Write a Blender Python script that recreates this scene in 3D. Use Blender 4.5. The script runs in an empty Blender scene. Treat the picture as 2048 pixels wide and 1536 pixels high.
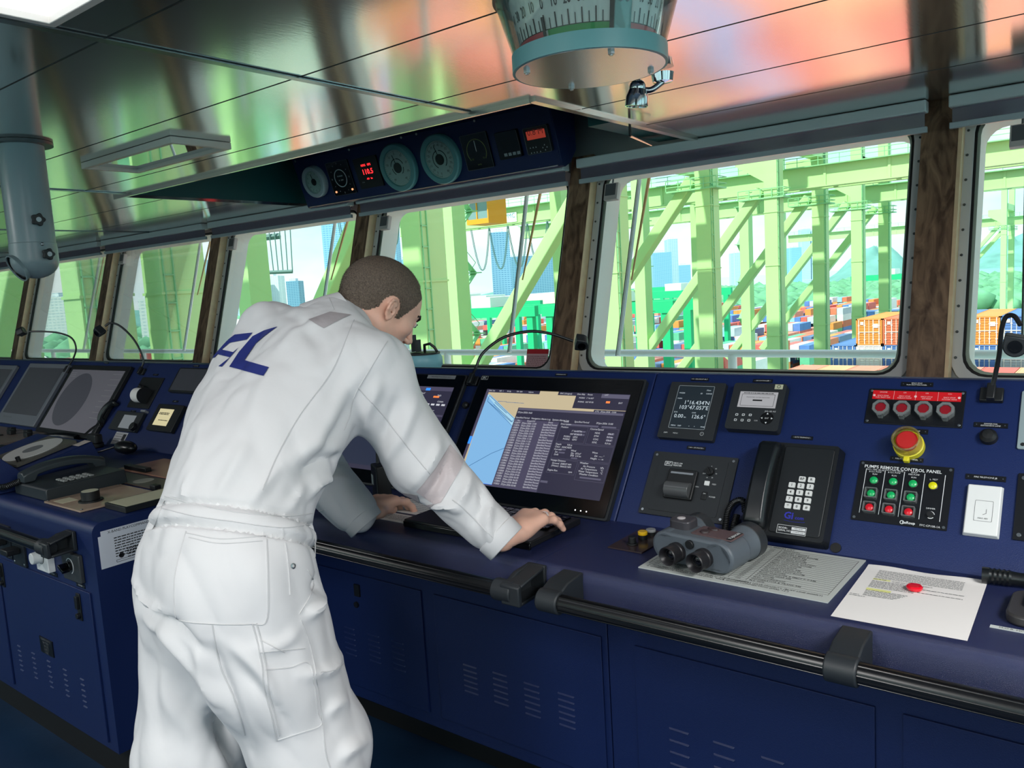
import bpy, bmesh, math, random
import numpy as np
from mathutils import Vector, Matrix
from mathutils.bvhtree import BVHTree
random.seed(7); rng = np.random.default_rng(7)
SC = bpy.context.scene; COL = SC.collection
# ---------------------------------------------------------------- camera
CZ = 1.475; FPX = 1620.8
YAW, PIT, ROL = [math.radians(a) for a in (38.209, 6.8676, -3.4227)]
_f = np.array([-math.sin(YAW)*math.cos(PIT), math.cos(YAW)*math.cos(PIT), -math.sin(PIT)])
_r = np.array([math.cos(YAW), math.sin(YAW), 0.0]); _u = np.cross(_r, _f)
CR = _r*math.cos(ROL)+_u*math.sin(ROL); CU = -_r*math.sin(ROL)+_u*math.cos(ROL); CF = _f
CP = np.array([0.0, 0.0, CZ])
cam = bpy.data.cameras.new('camera'); cam.sensor_width = 36; cam.lens = FPX/2048*36
cam.clip_start = 0.05; cam.clip_end = 9000
cob = bpy.data.objects.new('camera', cam); COL.objects.link(cob)
_m = Matrix.Identity(4)
for i in range(3):
    _m[i][0] = CR[i]; _m[i][1] = CU[i]; _m[i][2] = -CF[i]; _m[i][3] = CP[i]
cob.matrix_world = _m; SC.camera = cob
# ---------------------------------------------------------------- view
SC.view_settings.view_transform = 'Standard'; SC.view_settings.look = 'None'
SC.view_settings.exposure = 0.6; SC.view_settings.gamma = 1.0; SC.view_settings.use_curve_mapping = False
SC.cycles.max_bounces = 8; SC.cycles.diffuse_bounces = 3; SC.cycles.glossy_bounces = 4
SC.cycles.transmission_bounces = 6; SC.cycles.transparent_max_bounces = 16
SC.cycles.sample_clamp_indirect = 4.0; SC.cycles.caustics_reflective = False; SC.cycles.caustics_refractive = False
try: SC.cycles.use_denoising = True
except Exception: pass
# ---------------------------------------------------------------- sky
W = bpy.data.worlds.new('sky'); SC.world = W; W.use_nodes = True
nt = W.node_tree; nt.nodes.clear()
def N(t, kind, **kw):
    n = t.nodes.new(kind)
    for k, v in kw.items():
        if k in n.inputs.keys(): n.inputs[k].default_value = v
        else: setattr(n, k, v)
    return n
def hexlin(h, a=1.0):
    h = h.lstrip('#'); o = []
    for i in (0, 2, 4):
        c = int(h[i:i+2], 16)/255
        o.append(c/12.92 if c <= 0.04045 else ((c+0.055)/1.055)**2.4)
    return (*o, a)
tc = N(nt, 'ShaderNodeTexCoord'); sep = N(nt, 'ShaderNodeSeparateXYZ')
nt.links.new(tc.outputs['Generated'], sep.inputs[0])
gr = N(nt, 'ShaderNodeValToRGB'); e = gr.color_ramp.elements
e[0].position = 0.0; e[0].color = hexlin('#d9f0f8'); e[1].position = 0.5; e[1].color = hexlin('#8cc4ee')
k = e.new(0.12); k.color = hexlin('#c3e6f6')
nt.links.new(sep.outputs['Z'], gr.inputs[0])
mp = N(nt, 'ShaderNodeMapping'); mp.inputs['Scale'].default_value = (1.6, 1.6, 5.0)
nt.links.new(tc.outputs['Generated'], mp.inputs[0])
ns = N(nt, 'ShaderNodeTexNoise'); ns.inputs['Scale'].default_value = 2.2; ns.inputs['Detail'].default_value = 7
nt.links.new(mp.outputs[0], ns.inputs['Vector'])
cr = N(nt, 'ShaderNodeValToRGB'); cr.color_ramp.elements[0].position = 0.42; cr.color_ramp.elements[1].position = 0.62
nt.links.new(ns.outputs['Fac'], cr.inputs[0])
mx = N(nt, 'ShaderNodeMixRGB'); mx.inputs['Color2'].default_value = hexlin('#f2fafc')
nt.links.new(cr.outputs[0], mx.inputs['Fac']); nt.links.new(gr.outputs[0], mx.inputs['Color1'])
bg = N(nt, 'ShaderNodeBackground'); bg.inputs['Strength'].default_value = 1.05
nt.links.new(mx.outputs[0], bg.inputs['Color'])
wo = N(nt, 'ShaderNodeOutputWorld'); nt.links.new(bg.outputs[0], wo.inputs['Surface'])
# ---------------------------------------------------------------- sun (from abaft, high)
sl = bpy.data.lights.new('sun', 'SUN'); sl.energy = 4.6; sl.angle = math.radians(1.5); sl.color = (1.0, 0.96, 0.86)
so = bpy.data.objects.new('sun', sl); COL.objects.link(so)
so.rotation_euler = Vector((0.10, 0.62, -0.78)).to_track_quat('-Z', 'Y').to_euler(); so.location = (0, -5, 60)
# ---------------------------------------------------------------- added fill lamps, out of view behind and beside the camera
FILL_LAMPS = [(-1.1, -0.9, 0.6, 1.2, 26), (1.0, 0.5, 0.6, 1.2, 44), (-4.6, -0.7, 0.6, 1.2, 22), (1.2, -2.6, 0.6, 1.2, 18)]
for i, (x, y, sx, sy, pw) in enumerate(FILL_LAMPS):
    l = bpy.data.lights.new('fill_lamp', 'AREA'); l.shape = 'RECTANGLE'; l.size = sx-.08; l.size_y = sy-.08; l.energy = pw; l.color = (1.0, 0.97, 0.95)
    o = bpy.data.objects.new('fill_lamp', l); COL.objects.link(o); o.location = (x, y, 2.165)

for nm, loc, rot, sx, sy in (('front_portal', (-5, 4.35, 1.5), (math.radians(-90), 0, 0), 17, 1.3), ('back_portal', (-5, -3.72, 1.5), (math.radians(90), 0, 0), 17, 1.2), ('side_portal', (3.45, .5, 1.5), (0, math.radians(90), 0), 1.2, 8)):
    l = bpy.data.lights.new(nm, 'AREA'); l.shape = 'RECTANGLE'; l.size = sx; l.size_y = sy; l.cycles.is_portal = True
    o = bpy.data.objects.new(nm, l); COL.objects.link(o); o.location = loc; o.rotation_euler = rot

# ================================================================ helpers
def ray(px, py): return CR*((px-1024)/FPX) - CU*((py-768)/FPX) + CF
def AZ(px, py, z): d = ray(px, py); return CP+d*((z-CZ)/d[2])
def AY(px, py, y): d = ray(px, py); return CP+d*(y/d[1])
def AX(px, py, x): d = ray(px, py); return CP+d*(x/d[0])
def AD(px, py, dep): return CP+ray(px, py)*dep
class Frame:
    def __init__(s, O, U, V, k=1.0):
        s.k = k; s.O = np.array(O, float); s.U = np.array(U, float); s.U /= np.linalg.norm(s.U)
        s.V = np.array(V, float); s.V /= np.linalg.norm(s.V); s.W = np.cross(s.U, s.V)
    def pt(s, u, v, w=0): return s.O+(s.U*u+s.V*v+s.W*w)*s.k
    def uv(s, px, py, w=0):
        d = ray(px, py); o = s.O+s.W*w*s.k; t = np.dot(o-CP, s.W)/np.dot(d, s.W); P = CP+d*t-s.O
        return float(P@s.U)/s.k, float(P@s.V)/s.k
    def M(s, u=0, v=0, w=0, rot=0):
        m = Matrix.Identity(4); p = s.pt(u, v, w); c, n = math.cos(rot), math.sin(rot)
        A = s.U*c+s.V*n; B = -s.U*n+s.V*c
        for i in range(3): m[i][0] = A[i]*s.k; m[i][1] = B[i]*s.k; m[i][2] = s.W[i]*s.k; m[i][3] = p[i]
        return m
    def rect(s, TL, TR, BR, BL, w=0):
        a, b, c, d = [s.uv(*q, w) for q in (TL, TR, BR, BL)]
        return (a[0]+d[0])/2, (b[0]+c[0])/2, (c[1]+d[1])/2, (a[1]+b[1])/2   # u0,u1,v0,v1
I4 = Matrix.Identity(4)
def T(x=0, y=0, z=0): return Matrix.Translation((x, y, z))
def aimZ(p0, p1):
    d = Vector(p1)-Vector(p0); q = d.to_track_quat('Z', 'Y'); return Matrix.Translation(Vector(p0)) @ q.to_matrix().to_4x4(), d.length
def rrect(x0, x1, y0, y1, r, n=5):
    o = []
    for cx, cy, a in ((x1-r, y1-r, 0), (x0+r, y1-r, 90), (x0+r, y0+r, 180), (x1-r, y0+r, 270)):
        for i in range(n+1):
            t = math.radians(a+90*i/n); o.append((cx+r*math.cos(t), cy+r*math.sin(t)))
    return o
def circ(r, n=32, cx=0, cy=0): return [(cx+r*math.cos(2*math.pi*i/n), cy+r*math.sin(2*math.pi*i/n)) for i in range(n)]
_tc = {}
def text_data(s, size, align, bold):
    key = (s, size, align, bold)
    if key not in _tc:
        cu = bpy.data.curves.new('t', 'FONT'); cu.body = s; cu.size = size; cu.align_x = align; cu.align_y = 'CENTER'
        cu.resolution_u = 2; cu.offset = bold*size; cu.space_line = 1.0
        ob = bpy.data.objects.new('t', cu); me = bpy.data.meshes.new_from_object(ob)
        _tc[key] = ([tuple(v.co) for v in me.vertices], [tuple(p.vertices) for p in me.polygons])
        bpy.data.objects.remove(ob); bpy.data.curves.remove(cu); bpy.data.meshes.remove(me)
    return _tc[key]
class MB:
    def __init__(s): s.v = []; s.f = []; s.m = []; s.cur = 0
    def mi(s, i): s.cur = i; return s
    def add(s, vs, fs, T=I4):
        n = len(s.v)
        for v in vs: s.v.append(tuple(T @ Vector(v)))
        for f in fs: s.f.append([n+i for i in f]); s.m.append(s.cur)
        return s
    def box(s, x0, x1, y0, y1, z0, z1, T=I4):
        return s.add([(x, y, z) for z in (z0, z1) for y in (y0, y1) for x in (x0, x1)],
            [(0, 2, 3, 1), (4, 5, 7, 6), (0, 1, 5, 4), (2, 6, 7, 3), (0, 4, 6, 2), (1, 3, 7, 5)], T)
    def quad(s, a, b, c, d, T=I4): return s.add([a, b, c, d], [(0, 1, 2, 3)], T)
    def prism(s, poly, z0, z1, T=I4, top=None):
        n = len(poly); tp = top or poly
        return s.add([(x, y, z0) for x, y in poly]+[(x, y, z1) for x, y in tp],
            [tuple(range(n-1, -1, -1)), tuple(range(n, 2*n))]+[(i, (i+1) % n, n+(i+1) % n, n+i) for i in range(n)], T)
    def ringp(s, outer, inner, z0, z1, T=I4):
        n = len(outer); vs = [(x, y, z0) for x, y in outer]+[(x, y, z0) for x, y in inner]+[(x, y, z1) for x, y in outer]+[(x, y, z1) for x, y in inner]
        fs = []
        for i in range(n):
            j = (i+1) % n
            fs += [(i, n+i, n+j, j), (2*n+i, 2*n+j, 3*n+j, 3*n+i), (i, j, 2*n+j, 2*n+i), (n+i, 3*n+i, 3*n+j, n+j)]
        return s.add(vs, fs, T)
    def cyl(s, r, z0, z1, T=I4, n=24, r2=None, cx=0, cy=0):
        r2 = r if r2 is None else r2
        return s.prism(circ(r, n, cx, cy), z0, z1, T, circ(r2, n, cx, cy))
    def rod(s, p0, p1, r, n=12, r2=None):
        m, L = aimZ(p0, p1); return s.cyl(r, 0, L, m, n, r2)
    def lathe(s, prof, T=I4, n=32, a0=0, a1=2*math.pi):
        full = abs(a1-a0-2*math.pi) < 1e-6; k = n if full else n+1; vs = []; fs = []
        for i in range(k):
            a = a0+(a1-a0)*i/n
            for r, z in prof: vs.append((r*math.cos(a), r*math.sin(a), z))
        p = len(prof)
        for i in range(n):
            j = (i+1) % k
            for q in range(p-1): fs.append((i*p+q, j*p+q, j*p+q+1, i*p+q+1))
        return s.add(vs, fs, T)
    def sph(s, c, r, T=I4, n=20, m=12):
        rx, ry, rz = (r, r, r) if not hasattr(r, '__len__') else r
        prof = [(math.sin(math.pi*i/m), -math.cos(math.pi*i/m)) for i in range(m+1)]
        return s.lathe(prof, T @ Matrix.Translation(c) @ Matrix.Diagonal((rx, ry, rz, 1)), n)
    def tube(s, pts, r, n=10, T=I4, closed=False, r2=None):
        P = [Vector(p) for p in pts]; L = len(P); vs = []; fs = []
        up = None
        for i, p in enumerate(P):
            if closed: d = P[(i+1) % L]-P[i-1]
            else: d = P[min(i+1, L-1)]-P[max(i-1, 0)]
            d.normalize()
            if up is None: up = d.orthogonal().normalized()
            up = (up-d*up.dot(d)).normalized(); b = d.cross(up)
            rr = r if r2 is None else r+(r2-r)*i/(L-1)
            for k in range(n):
                a = 2*math.pi*k/n; vs.append(p+up*rr*math.cos(a)+b*rr*math.sin(a))
        for i in range(L if closed else L-1):
            j = (i+1) % L
            for k in range(n): fs.append((i*n+k, i*n+(k+1) % n, j*n+(k+1) % n, j*n+k))
        if not closed: fs += [tuple(range(n-1, -1, -1)), tuple((L-1)*n+k for k in range(n))]
        return s.add(vs, fs, T)
    def text(s, body, size, T=I4, align='CENTER', bold=0.0):
        v, f = text_data(body, size, align, bold); return s.add(v, f, T)
def curve(ctrl, n=10):
    P = [Vector(c) for c in ctrl]; P = [P[0]*2-P[1]]+P+[P[-1]*2-P[-2]]; o = []
    for i in range(1, len(P)-2):
        for k in range(n):
            t = k/n; a, b, c, d = P[i-1:i+3]
            o.append(0.5*((2*b)+(c-a)*t+(2*a-5*b+4*c-d)*t*t+(3*b-a-3*c+d)*t**3))
    o.append(P[-2]); return o
MERGE = {'screws', 'panel_legends', 'key_legends', 'print', 'engraving', 'highlighting', 'legends', 'key_symbols', 'maker_mark', 'strip_screws', 'frame_bolts', 'scale_print', 'screen_text', 'type_plate', 'case_feet', 'indicator_lamp', 'number_keys', 'scale'}
def mark(o, mb, mats):
    me = o.data; nm0 = len(me.materials); vs = [tuple(v.co) for v in me.vertices]; fs = [tuple(p.vertices) for p in me.polygons]; mi = [p.material_index for p in me.polygons]
    ms = list(me.materials)+list(mats); n = len(vs); new = bpy.data.meshes.new(me.name)
    new.from_pydata(vs+mb.v, [], fs+[[n+i for i in f] for f in mb.f])
    for m in ms: new.materials.append(m)
    new.polygons.foreach_set('material_index', mi+[nm0+k for k in mb.m]); new.update()
    new.shade_smooth(); new.set_sharp_from_angle(angle=math.radians(35)); o.data = new; return o
def obj(name, mb, mats, parent=None, bevel=0, ang=35, seg=2):
    if name in MERGE and parent is not None:
        tgt = parent if parent.type == 'MESH' else next((c for c in COL.objects if c.parent == parent and c.type == 'MESH'), None)
        if tgt: return mark(tgt, mb, mats if isinstance(mats, (list, tuple)) else [mats])
    me = bpy.data.meshes.new(name); me.from_pydata(mb.v, [], mb.f)
    if not isinstance(mats, (list, tuple)): mats = [mats]
    for m in mats: me.materials.append(m)
    if len(mats) > 1: me.polygons.foreach_set('material_index', mb.m)
    me.update(); bm = bmesh.new(); bm.from_mesh(me); bmesh.ops.recalc_face_normals(bm, faces=bm.faces); bm.to_mesh(me); bm.free()
    me.shade_smooth(); me.set_sharp_from_angle(angle=math.radians(ang))
    o = bpy.data.objects.new(name, me); COL.objects.link(o)
    if parent is not None:
        o.parent = parent; o.matrix_parent_inverse = WM[parent.name].inverted() if parent.name in WM else Matrix.Identity(4)
    WM[o.name] = Matrix.Identity(4)
    if bevel:
        b = o.modifiers.new('bevel', 'BEVEL'); b.width = bevel; b.segments = seg; b.limit_method = 'ANGLE'; b.angle_limit = math.radians(40)
    return o
WM = {}
def tag(o, label, cat, group=None):
    o['label'] = label; o['category'] = cat
    if group: o['group'] = group
    return o
def thing(name, label, cat, loc=(0, 0, 0), group=None):
    o = bpy.data.objects.new(name, None); COL.objects.link(o); o.location = tuple(float(c) for c in loc); o.empty_display_size = 0.05
    WM[o.name] = Matrix.Translation(o.location)
    return tag(o, label, cat, group)
def struct(name, mb, m, **k): o = obj(name, mb, m, **k); o['kind'] = 'structure'; return o
def copy_thing(root, loc, rz=0, label=None, group=None):
    r = root.copy(); COL.objects.link(r); r.location = loc; r.rotation_euler = (0, 0, rz)
    if label: r['label'] = label
    if group: r['group'] = group
    for c in root.children:
        d = c.copy(); COL.objects.link(d); d.parent = r
        for g in c.children:
            h = g.copy(); COL.objects.link(h); h.parent = d
    return r
# ---------------------------------------------------------------- materials
_mc = {}
def mat(name, col, rough=0.5, metal=0.0, bump=0.0, bscale=200, var=0.0, vscale=3, emit=0, spec=0.5, aniso=None, coat=0):
    if name in _mc: return _mc[name]
    m = bpy.data.materials.new(name); m.use_nodes = True; t = m.node_tree; b = t.nodes['Principled BSDF']
    c = hexlin(col) if isinstance(col, str) else (*col, 1)
    b.inputs['Base Color'].default_value = c; b.inputs['Roughness'].default_value = rough; b.inputs['Metallic'].default_value = metal
    b.inputs['Specular IOR Level'].default_value = spec
    if coat: b.inputs['Coat Weight'].default_value = coat; b.inputs['Coat Roughness'].default_value = 0.03
    tcn = None
    if bump or var:
        tcn = N(t, 'ShaderNodeTexCoord'); mpn = N(t, 'ShaderNodeMapping'); t.links.new(tcn.outputs['Object'], mpn.inputs[0])
        if aniso: mpn.inputs['Scale'].default_value = aniso
    if bump:
        n = N(t, 'ShaderNodeTexNoise'); n.inputs['Scale'].default_value = bscale; n.inputs['Detail'].default_value = 3
        t.links.new(mpn.outputs[0], n.inputs['Vector'])
        bn = N(t, 'ShaderNodeBump'); bn.inputs['Strength'].default_value = bump; bn.inputs['Distance'].default_value = 0.002
        t.links.new(n.outputs['Fac'], bn.inputs['Height']); t.links.new(bn.outputs[0], b.inputs['Normal'])
    if var:
        n = N(t, 'ShaderNodeTexNoise'); n.inputs['Scale'].default_value = vscale; n.inputs['Detail'].default_value = 5
        t.links.new(mpn.outputs[0], n.inputs['Vector'])
        r = N(t, 'ShaderNodeValToRGB'); r.color_ramp.elements[0].position = 0.3; r.color_ramp.elements[1].position = 0.7
        r.color_ramp.elements[0].color = tuple(min(1, x*(1-var)) for x in c[:3])+(1,); r.color_ramp.elements[1].color = tuple(min(1, x*(1+var)) for x in c[:3])+(1,)
        t.links.new(n.outputs['Fac'], r.inputs[0]); t.links.new(r.outputs[0], b.inputs['Base Color'])
    if emit:
        b.inputs['Emission Color'].default_value = c; b.inputs['Emission Strength'].default_value = emit
        b.inputs['Base Color'].default_value = (0.01, 0.01, 0.01, 1)
    _mc[name] = m; return m
def glass(name, tint='#ffffff', gloss=0.06, rough=0.0, dens=0.0):
    if name in _mc: return _mc[name]
    m = bpy.data.materials.new(name); m.use_nodes = True; t = m.node_tree; t.nodes.clear()
    o = N(t, 'ShaderNodeOutputMaterial'); a = N(t, 'ShaderNodeBsdfTransparent'); a.inputs[0].default_value = hexlin(tint)
    g = N(t, 'ShaderNodeBsdfGlossy'); g.inputs['Roughness'].default_value = rough
    lw = N(t, 'ShaderNodeLayerWeight'); lw.inputs['Blend'].default_value = 0.12
    mu = N(t, 'ShaderNodeMath', operation='MULTIPLY_ADD'); mu.inputs[1].default_value = 0.6; mu.inputs[2].default_value = gloss*0.3
    t.links.new(lw.outputs['Fresnel'], mu.inputs[0])
    x = N(t, 'ShaderNodeMixShader'); t.links.new(mu.outputs[0], x.inputs[0]); t.links.new(a.outputs[0], x.inputs[1]); t.links.new(g.outputs[0], x.inputs[2])
    if dens:
        d = N(t, 'ShaderNodeBsdfDiffuse'); d.inputs[0].default_value = hexlin(tint); y = N(t, 'ShaderNodeMixShader'); y.inputs[0].default_value = dens
        t.links.new(x.outputs[0], y.inputs[1]); t.links.new(d.outputs[0], y.inputs[2]); x = y
    t.links.new(x.outputs[0], o.inputs[0]); _mc[name] = m; return m
def wood(name, c1, c2, rough=0.45):
    m = bpy.data.materials.new(name); m.use_nodes = True; t = m.node_tree; b = t.nodes['Principled BSDF']; b.inputs['Roughness'].default_value = rough
    tcn = N(t, 'ShaderNodeTexCoord'); mp = N(t, 'ShaderNodeMapping'); mp.inputs['Scale'].default_value = (13, 13, .8)
    t.links.new(tcn.outputs['Object'], mp.inputs[0]); n = N(t, 'ShaderNodeTexNoise'); n.inputs['Scale'].default_value = 1.5; n.inputs['Detail'].default_value = 8; n.inputs['Distortion'].default_value = 1.2
    t.links.new(mp.outputs[0], n.inputs['Vector']); r = N(t, 'ShaderNodeValToRGB'); r.color_ramp.elements[0].position = .35; r.color_ramp.elements[1].position = .65
    r.color_ramp.elements[0].color = hexlin(c1); r.color_ramp.elements[1].color = hexlin(c2)
    t.links.new(n.outputs['Fac'], r.inputs[0]); t.links.new(r.outputs[0], b.inputs['Base Color']); return m
BLUE = mat('navy_steel', '#122658', 0.45, bump=0.25, bscale=500)
BLUETOP = mat('navy_textured_top', '#252e58', 0.27, bump=.8, bscale=1300, spec=.7)
BLACK = mat('black_plastic', '#15181a', 0.45); DARK = mat('charcoal_plastic', '#22272b', 0.5, bump=0.1, bscale=700)
GLOSSB = mat('black_gloss', '#060709', 0.12); GREYP = mat('grey_plastic', '#6d7376', 0.5); WHITE = mat('white_plastic', '#e6ebea', 0.4)
CHROME = mat('chrome', '#c9cdd0', 0.08, 1.0); STEEL = mat('steel', '#aeb4b6', 0.3, 1.0); TXW = mat('white_ink', '#dfe4e6', 0.6)
TXK = mat('black_ink', '#1b1d20', 0.6); REDP = mat('red_plastic', '#d01824', 0.35); RUB = mat('black_rubber', '#0b0c0d', 0.6)
TEAL = mat('teal_enamel', '#74b0b2', 0.4); CREAM = mat('cream_frame', '#f3ecdf', 0.4); GREYM = mat('grey_enamel', '#8ea0a4', 0.3)
PAPER = mat('paper', '#f0efec', 0.8, bump=0.15, bscale=30); INK = mat('ink_grey', '#6a6d70', 0.8)
WOODD = wood('walnut_laminate', '#5d4433', '#a58468'); WOOD_LIT = mat('daylit_tan_edge', '#ffd9ac', 0.5, var=0.1, vscale=20)  # the tan puts daylight on the post sides into the colour
SKIN = mat('skin', '#e8b8a2', 0.5, var=0.06, vscale=25)
SKIN.node_tree.nodes['Principled BSDF'].inputs['Subsurface Weight'].default_value = 0.08
SKIN.node_tree.nodes['Principled BSDF'].inputs['Subsurface Radius'].default_value = (0.01, 0.004, 0.002)
def screws(mb, M, u0, u1, v0, v1, r=.004, h=.002, ins=.01):
    for u in (u0+ins, u1-ins):
        for v in (v0+ins, v1-ins): mb.cyl(r, 0, h, M @ T(u, v, 0), 10)
# ================================================================ ROOM
CEIL = 2.19
s16, c16 = math.sin(math.radians(16)), math.cos(math.radians(16))
WF = Frame((0, 4.1, CZ), (1, 0, 0), (0, s16, c16))          # window plane, W points into the cabin
XL, XR, YB = -13.2, 3.3, -3.6
FLOORM = mat('deck_floor', '#1b3450', 0.3, bump=0.15, bscale=60, var=0.15, vscale=4)
struct('floor', MB().box(XL, XR, YB, 4.1, -0.1, 0.0), FLOORM)
CEILM = mat('brushed_ceiling', '#d9dcda', 0.12, 0.97, bump=0.035, bscale=9, aniso=(14, 3.0, 8))
RX0, RX1, RY0, RY1 = -5.2, -1.915, 2.64, 4.40                # recess opening in the ceiling
mb = MB()
for x0, x1, y0, y1 in ((XL, XR, YB, RY0), (XL, RX0, RY0, 4.16), (RX1, XR, RY0, 4.16)):
    mb.box(x0, x1, y0, y1, CEIL, CEIL+.02)
struct('ceiling', mb, CEILM)
TEALD = mat('dark_teal_paint', '#1c5a5c', 0.5)
mb = MB()
for x0, x1, y0, y1 in ((RX0-.02, RX0, RY0, RY1), (RX1, RX1+.02, RY0, RY1), (RX0, RX1, RY0-.02, RY0), (RX0, RX1, RY1, RY1+.02)): mb.box(x0, x1, y0, y1, CEIL+.02, CEIL+.42)
mb.box(RX0-.02, RX1+.02, RY0-.02, RY1+.02, CEIL+.42, CEIL+.45)
mb.box(RX1-.30, RX1-.02, 3.55, 4.3, CEIL+.05, CEIL+.1)
struct('trim_1', mb, TEALD)
# pale lip round the recess opening
LIP = mat('recess_lip', '#d7d2c8', 0.2, 0.7)
mb = MB(); q = .014
mb.box(RX0, RX1+q, RY0-q, RY0, CEIL-.018, CEIL+.02).box(RX1, RX1+q*2.5, RY0, RY1, CEIL-.012, CEIL+.02)
struct('trim_2', mb, LIP)
# panel joints
SEAM = mat('ceiling_joint', '#20282b', 0.5); k = 3
def xs(y): return AZ(0, 0, CEIL)
jy = [1.135-0.6286*2, 1.135-.6286, 1.135, 1.762, 2.36, 2.965, 3.52]
for y in jy:
    mb = MB()
    if y < RY0: mb.box(XL, XR, y-.0022, y+.0022, CEIL-.0012, CEIL+.003)
    else: mb.box(XL, RX0-.02, y-.002, y+.002, CEIL-.0012, CEIL+.003).box(RX1+.04, XR, y-.002, y+.002, CEIL-.0012, CEIL+.003)
    struct('trim_%d' % k, mb, SEAM); k += 1
for x in (-2.2, -5.02, -7.5, 0.6, -10.2):
    y1 = RY0-.03 if RX0 < x < RX1 else 4.14
    mb = MB().box(x-.016, x+.016, YB, y1, CEIL-.006, CEIL+.003).box(x-.026, x-.016, YB, y1, CEIL-.002, CEIL+.003)
    struct('trim_%d' % k, mb, mat('joint_cover', '#8d9698', 0.22, 0.95)); k += 1
    struct('trim_%d' % k, MB().box(x+.016, x+.020, YB, y1, CEIL-.0012, CEIL+.003), SEAM); k += 1
# walls
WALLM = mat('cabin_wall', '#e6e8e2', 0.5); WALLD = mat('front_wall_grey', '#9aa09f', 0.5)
struct('wall_left', MB().box(XL-.1, XL, YB, 4.6, 0, 2.7), WALLM)
mb = MB().box(XR, XR+.1, YB, 4.6, 0, .95).box(XR, XR+.1, YB, 4.6, 2.08, 2.7)
for y in (YB, -1.0, 1.6, 4.0): mb.box(XR, XR+.1, y, y+.25, .95, 2.08)
struct('wall_right', mb, WALLM)
mb = MB().box(XL, XR, YB-.1, YB, 0, .9).box(XL, XR, YB-.1, YB, 2.1, 2.7)
for k in range(8): mb.box(XL+k*2.3, XL+k*2.3+.22, YB-.1, YB, .9, 2.1)
struct('wall_back', mb, WALLM)
GLB = glass('window_glass', '#f4fbf8', 0.05)
struct('window_20', MB().box(XL, XR, YB-.06, YB-.05, .88, 2.12), GLB); struct('window_21', MB().box(XR+.05, XR+.06, YB, 4.2, .93, 2.1), GLB)  # aft and side windows, out of view, added to let daylight in
struct('trim_40', MB().box(XL-.1, XR+.1, YB, 4.75, CEIL+.46, CEIL+.6), WALLM)          # deckhead above the lining
# posts
PX = [((22, 715.6), (31.7, 715.6)), ((177, 719), (191.6, 719)), ((384.5, 721.7), (404, 722)), ((702, 498), (730.6, 498)), ((1094, 736), (1141, 742)), ((1812, 750), (1895, 751))]
PW = .075; posts = []
for a, b in PX: posts.append((WF.uv(*a, PW)[0], WF.uv(*b, PW)[0]))
print('POSTS', [tuple(round(c, 3) for c in p) for p in posts])
wd = .15
posts = [(b-wd, b) for a, b in posts[:5]]+[posts[5]]
posts = [(posts[0][0]-2.05, posts[0][1]-2.05)]+posts+[(1.15, 1.3)]
VB, VT, VHI = -0.535, 0.682, 1.25; VFL = -1.475/c16
FRM = mat('window_frame_grey', '#d9dcdb', 0.4); OUTW = mat('outer_reveal_cream', '#e8e2d8', 0.6)
cen = [(a+b)/2 for a, b in posts]; edges = [XL]+cen+[XR]
GL = glass('window_glass', '#f4fbf8', 0.05)
M0 = WF.M()
nwin = 0; WIN = []
for i in range(len(edges)-1):
    e0, e1 = edges[i], edges[i+1]
    if e1-e0 < .8: struct('wall_front', MB().box(e0, e1, VFL, VHI, -.12, 0, M0), WALLD); continue
    u0, u1 = e0+.118, e1-.118
    op = rrect(u0, u1, VB, VT, .1); ou = rrect(e0, e1, VFL, VHI, .0005)
    struct('wall_front', MB().ringp(ou, op, -.10, 0, M0), WALLD)
    nwin += 1
    ring_o = rrect(u0-.038, u1+.038, VB-.038, VT+.038, .125)
    r = obj('window_%d' % nwin, MB().ringp(ring_o, rrect(u0+.006, u1-.006, VB+.006, VT-.006, .095), 0, .012, M0), FRM, bevel=.002); r['kind'] = 'structure'
    # bolts
    bm_ = MB(); per = []
    n = int((u1-u0)/.11)
    for t in range(n+1):
        u = u0+.1+(u1-u0-.2)*t/n
        for v in (VB-.019, VT+.019): bm_.cyl(.0065, .012, .017, M0 @ T(u, v, 0), 8)
    for t in range(10):
        v = VB+.09+(VT-VB-.18)*t/9
        for u in (u0-.019, u1+.019): bm_.cyl(.0065, .012, .017, M0 @ T(u, v, 0), 8)
    obj('frame_bolts', bm_, mat('bolt_dark', '#5b6163', .4, .8), r)
    obj('outer_reveal', MB().ringp(rrect(u0, u1, VB, VT, .1), rrect(u0+.028, u1-.028, VB+.03, VT-.02, .09), -.16, -.012, M0), OUTW, r)
    obj('gasket', MB().ringp(rrect(u0+.006, u1-.006, VB+.006, VT-.006, .095), rrect(u0+.017, u1-.017, VB+.017, VT-.017, .09), .001, .007, M0), RUB, r)
    gm = MB().prism(rrect(u0+.002, u1-.002, VB+.002, VT-.002, .098), -.010, -.002, M0)
    obj('glass_pane', gm, GL, r)
    WIN.append((u0, u1, e0, e1))
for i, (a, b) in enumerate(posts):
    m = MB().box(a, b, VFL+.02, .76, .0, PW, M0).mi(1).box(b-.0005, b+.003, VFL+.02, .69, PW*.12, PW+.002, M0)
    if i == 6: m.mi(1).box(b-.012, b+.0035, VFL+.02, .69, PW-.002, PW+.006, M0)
    o = struct('trim_%d' % (50+i), m, [WOODD, WOOD_LIT])
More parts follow.
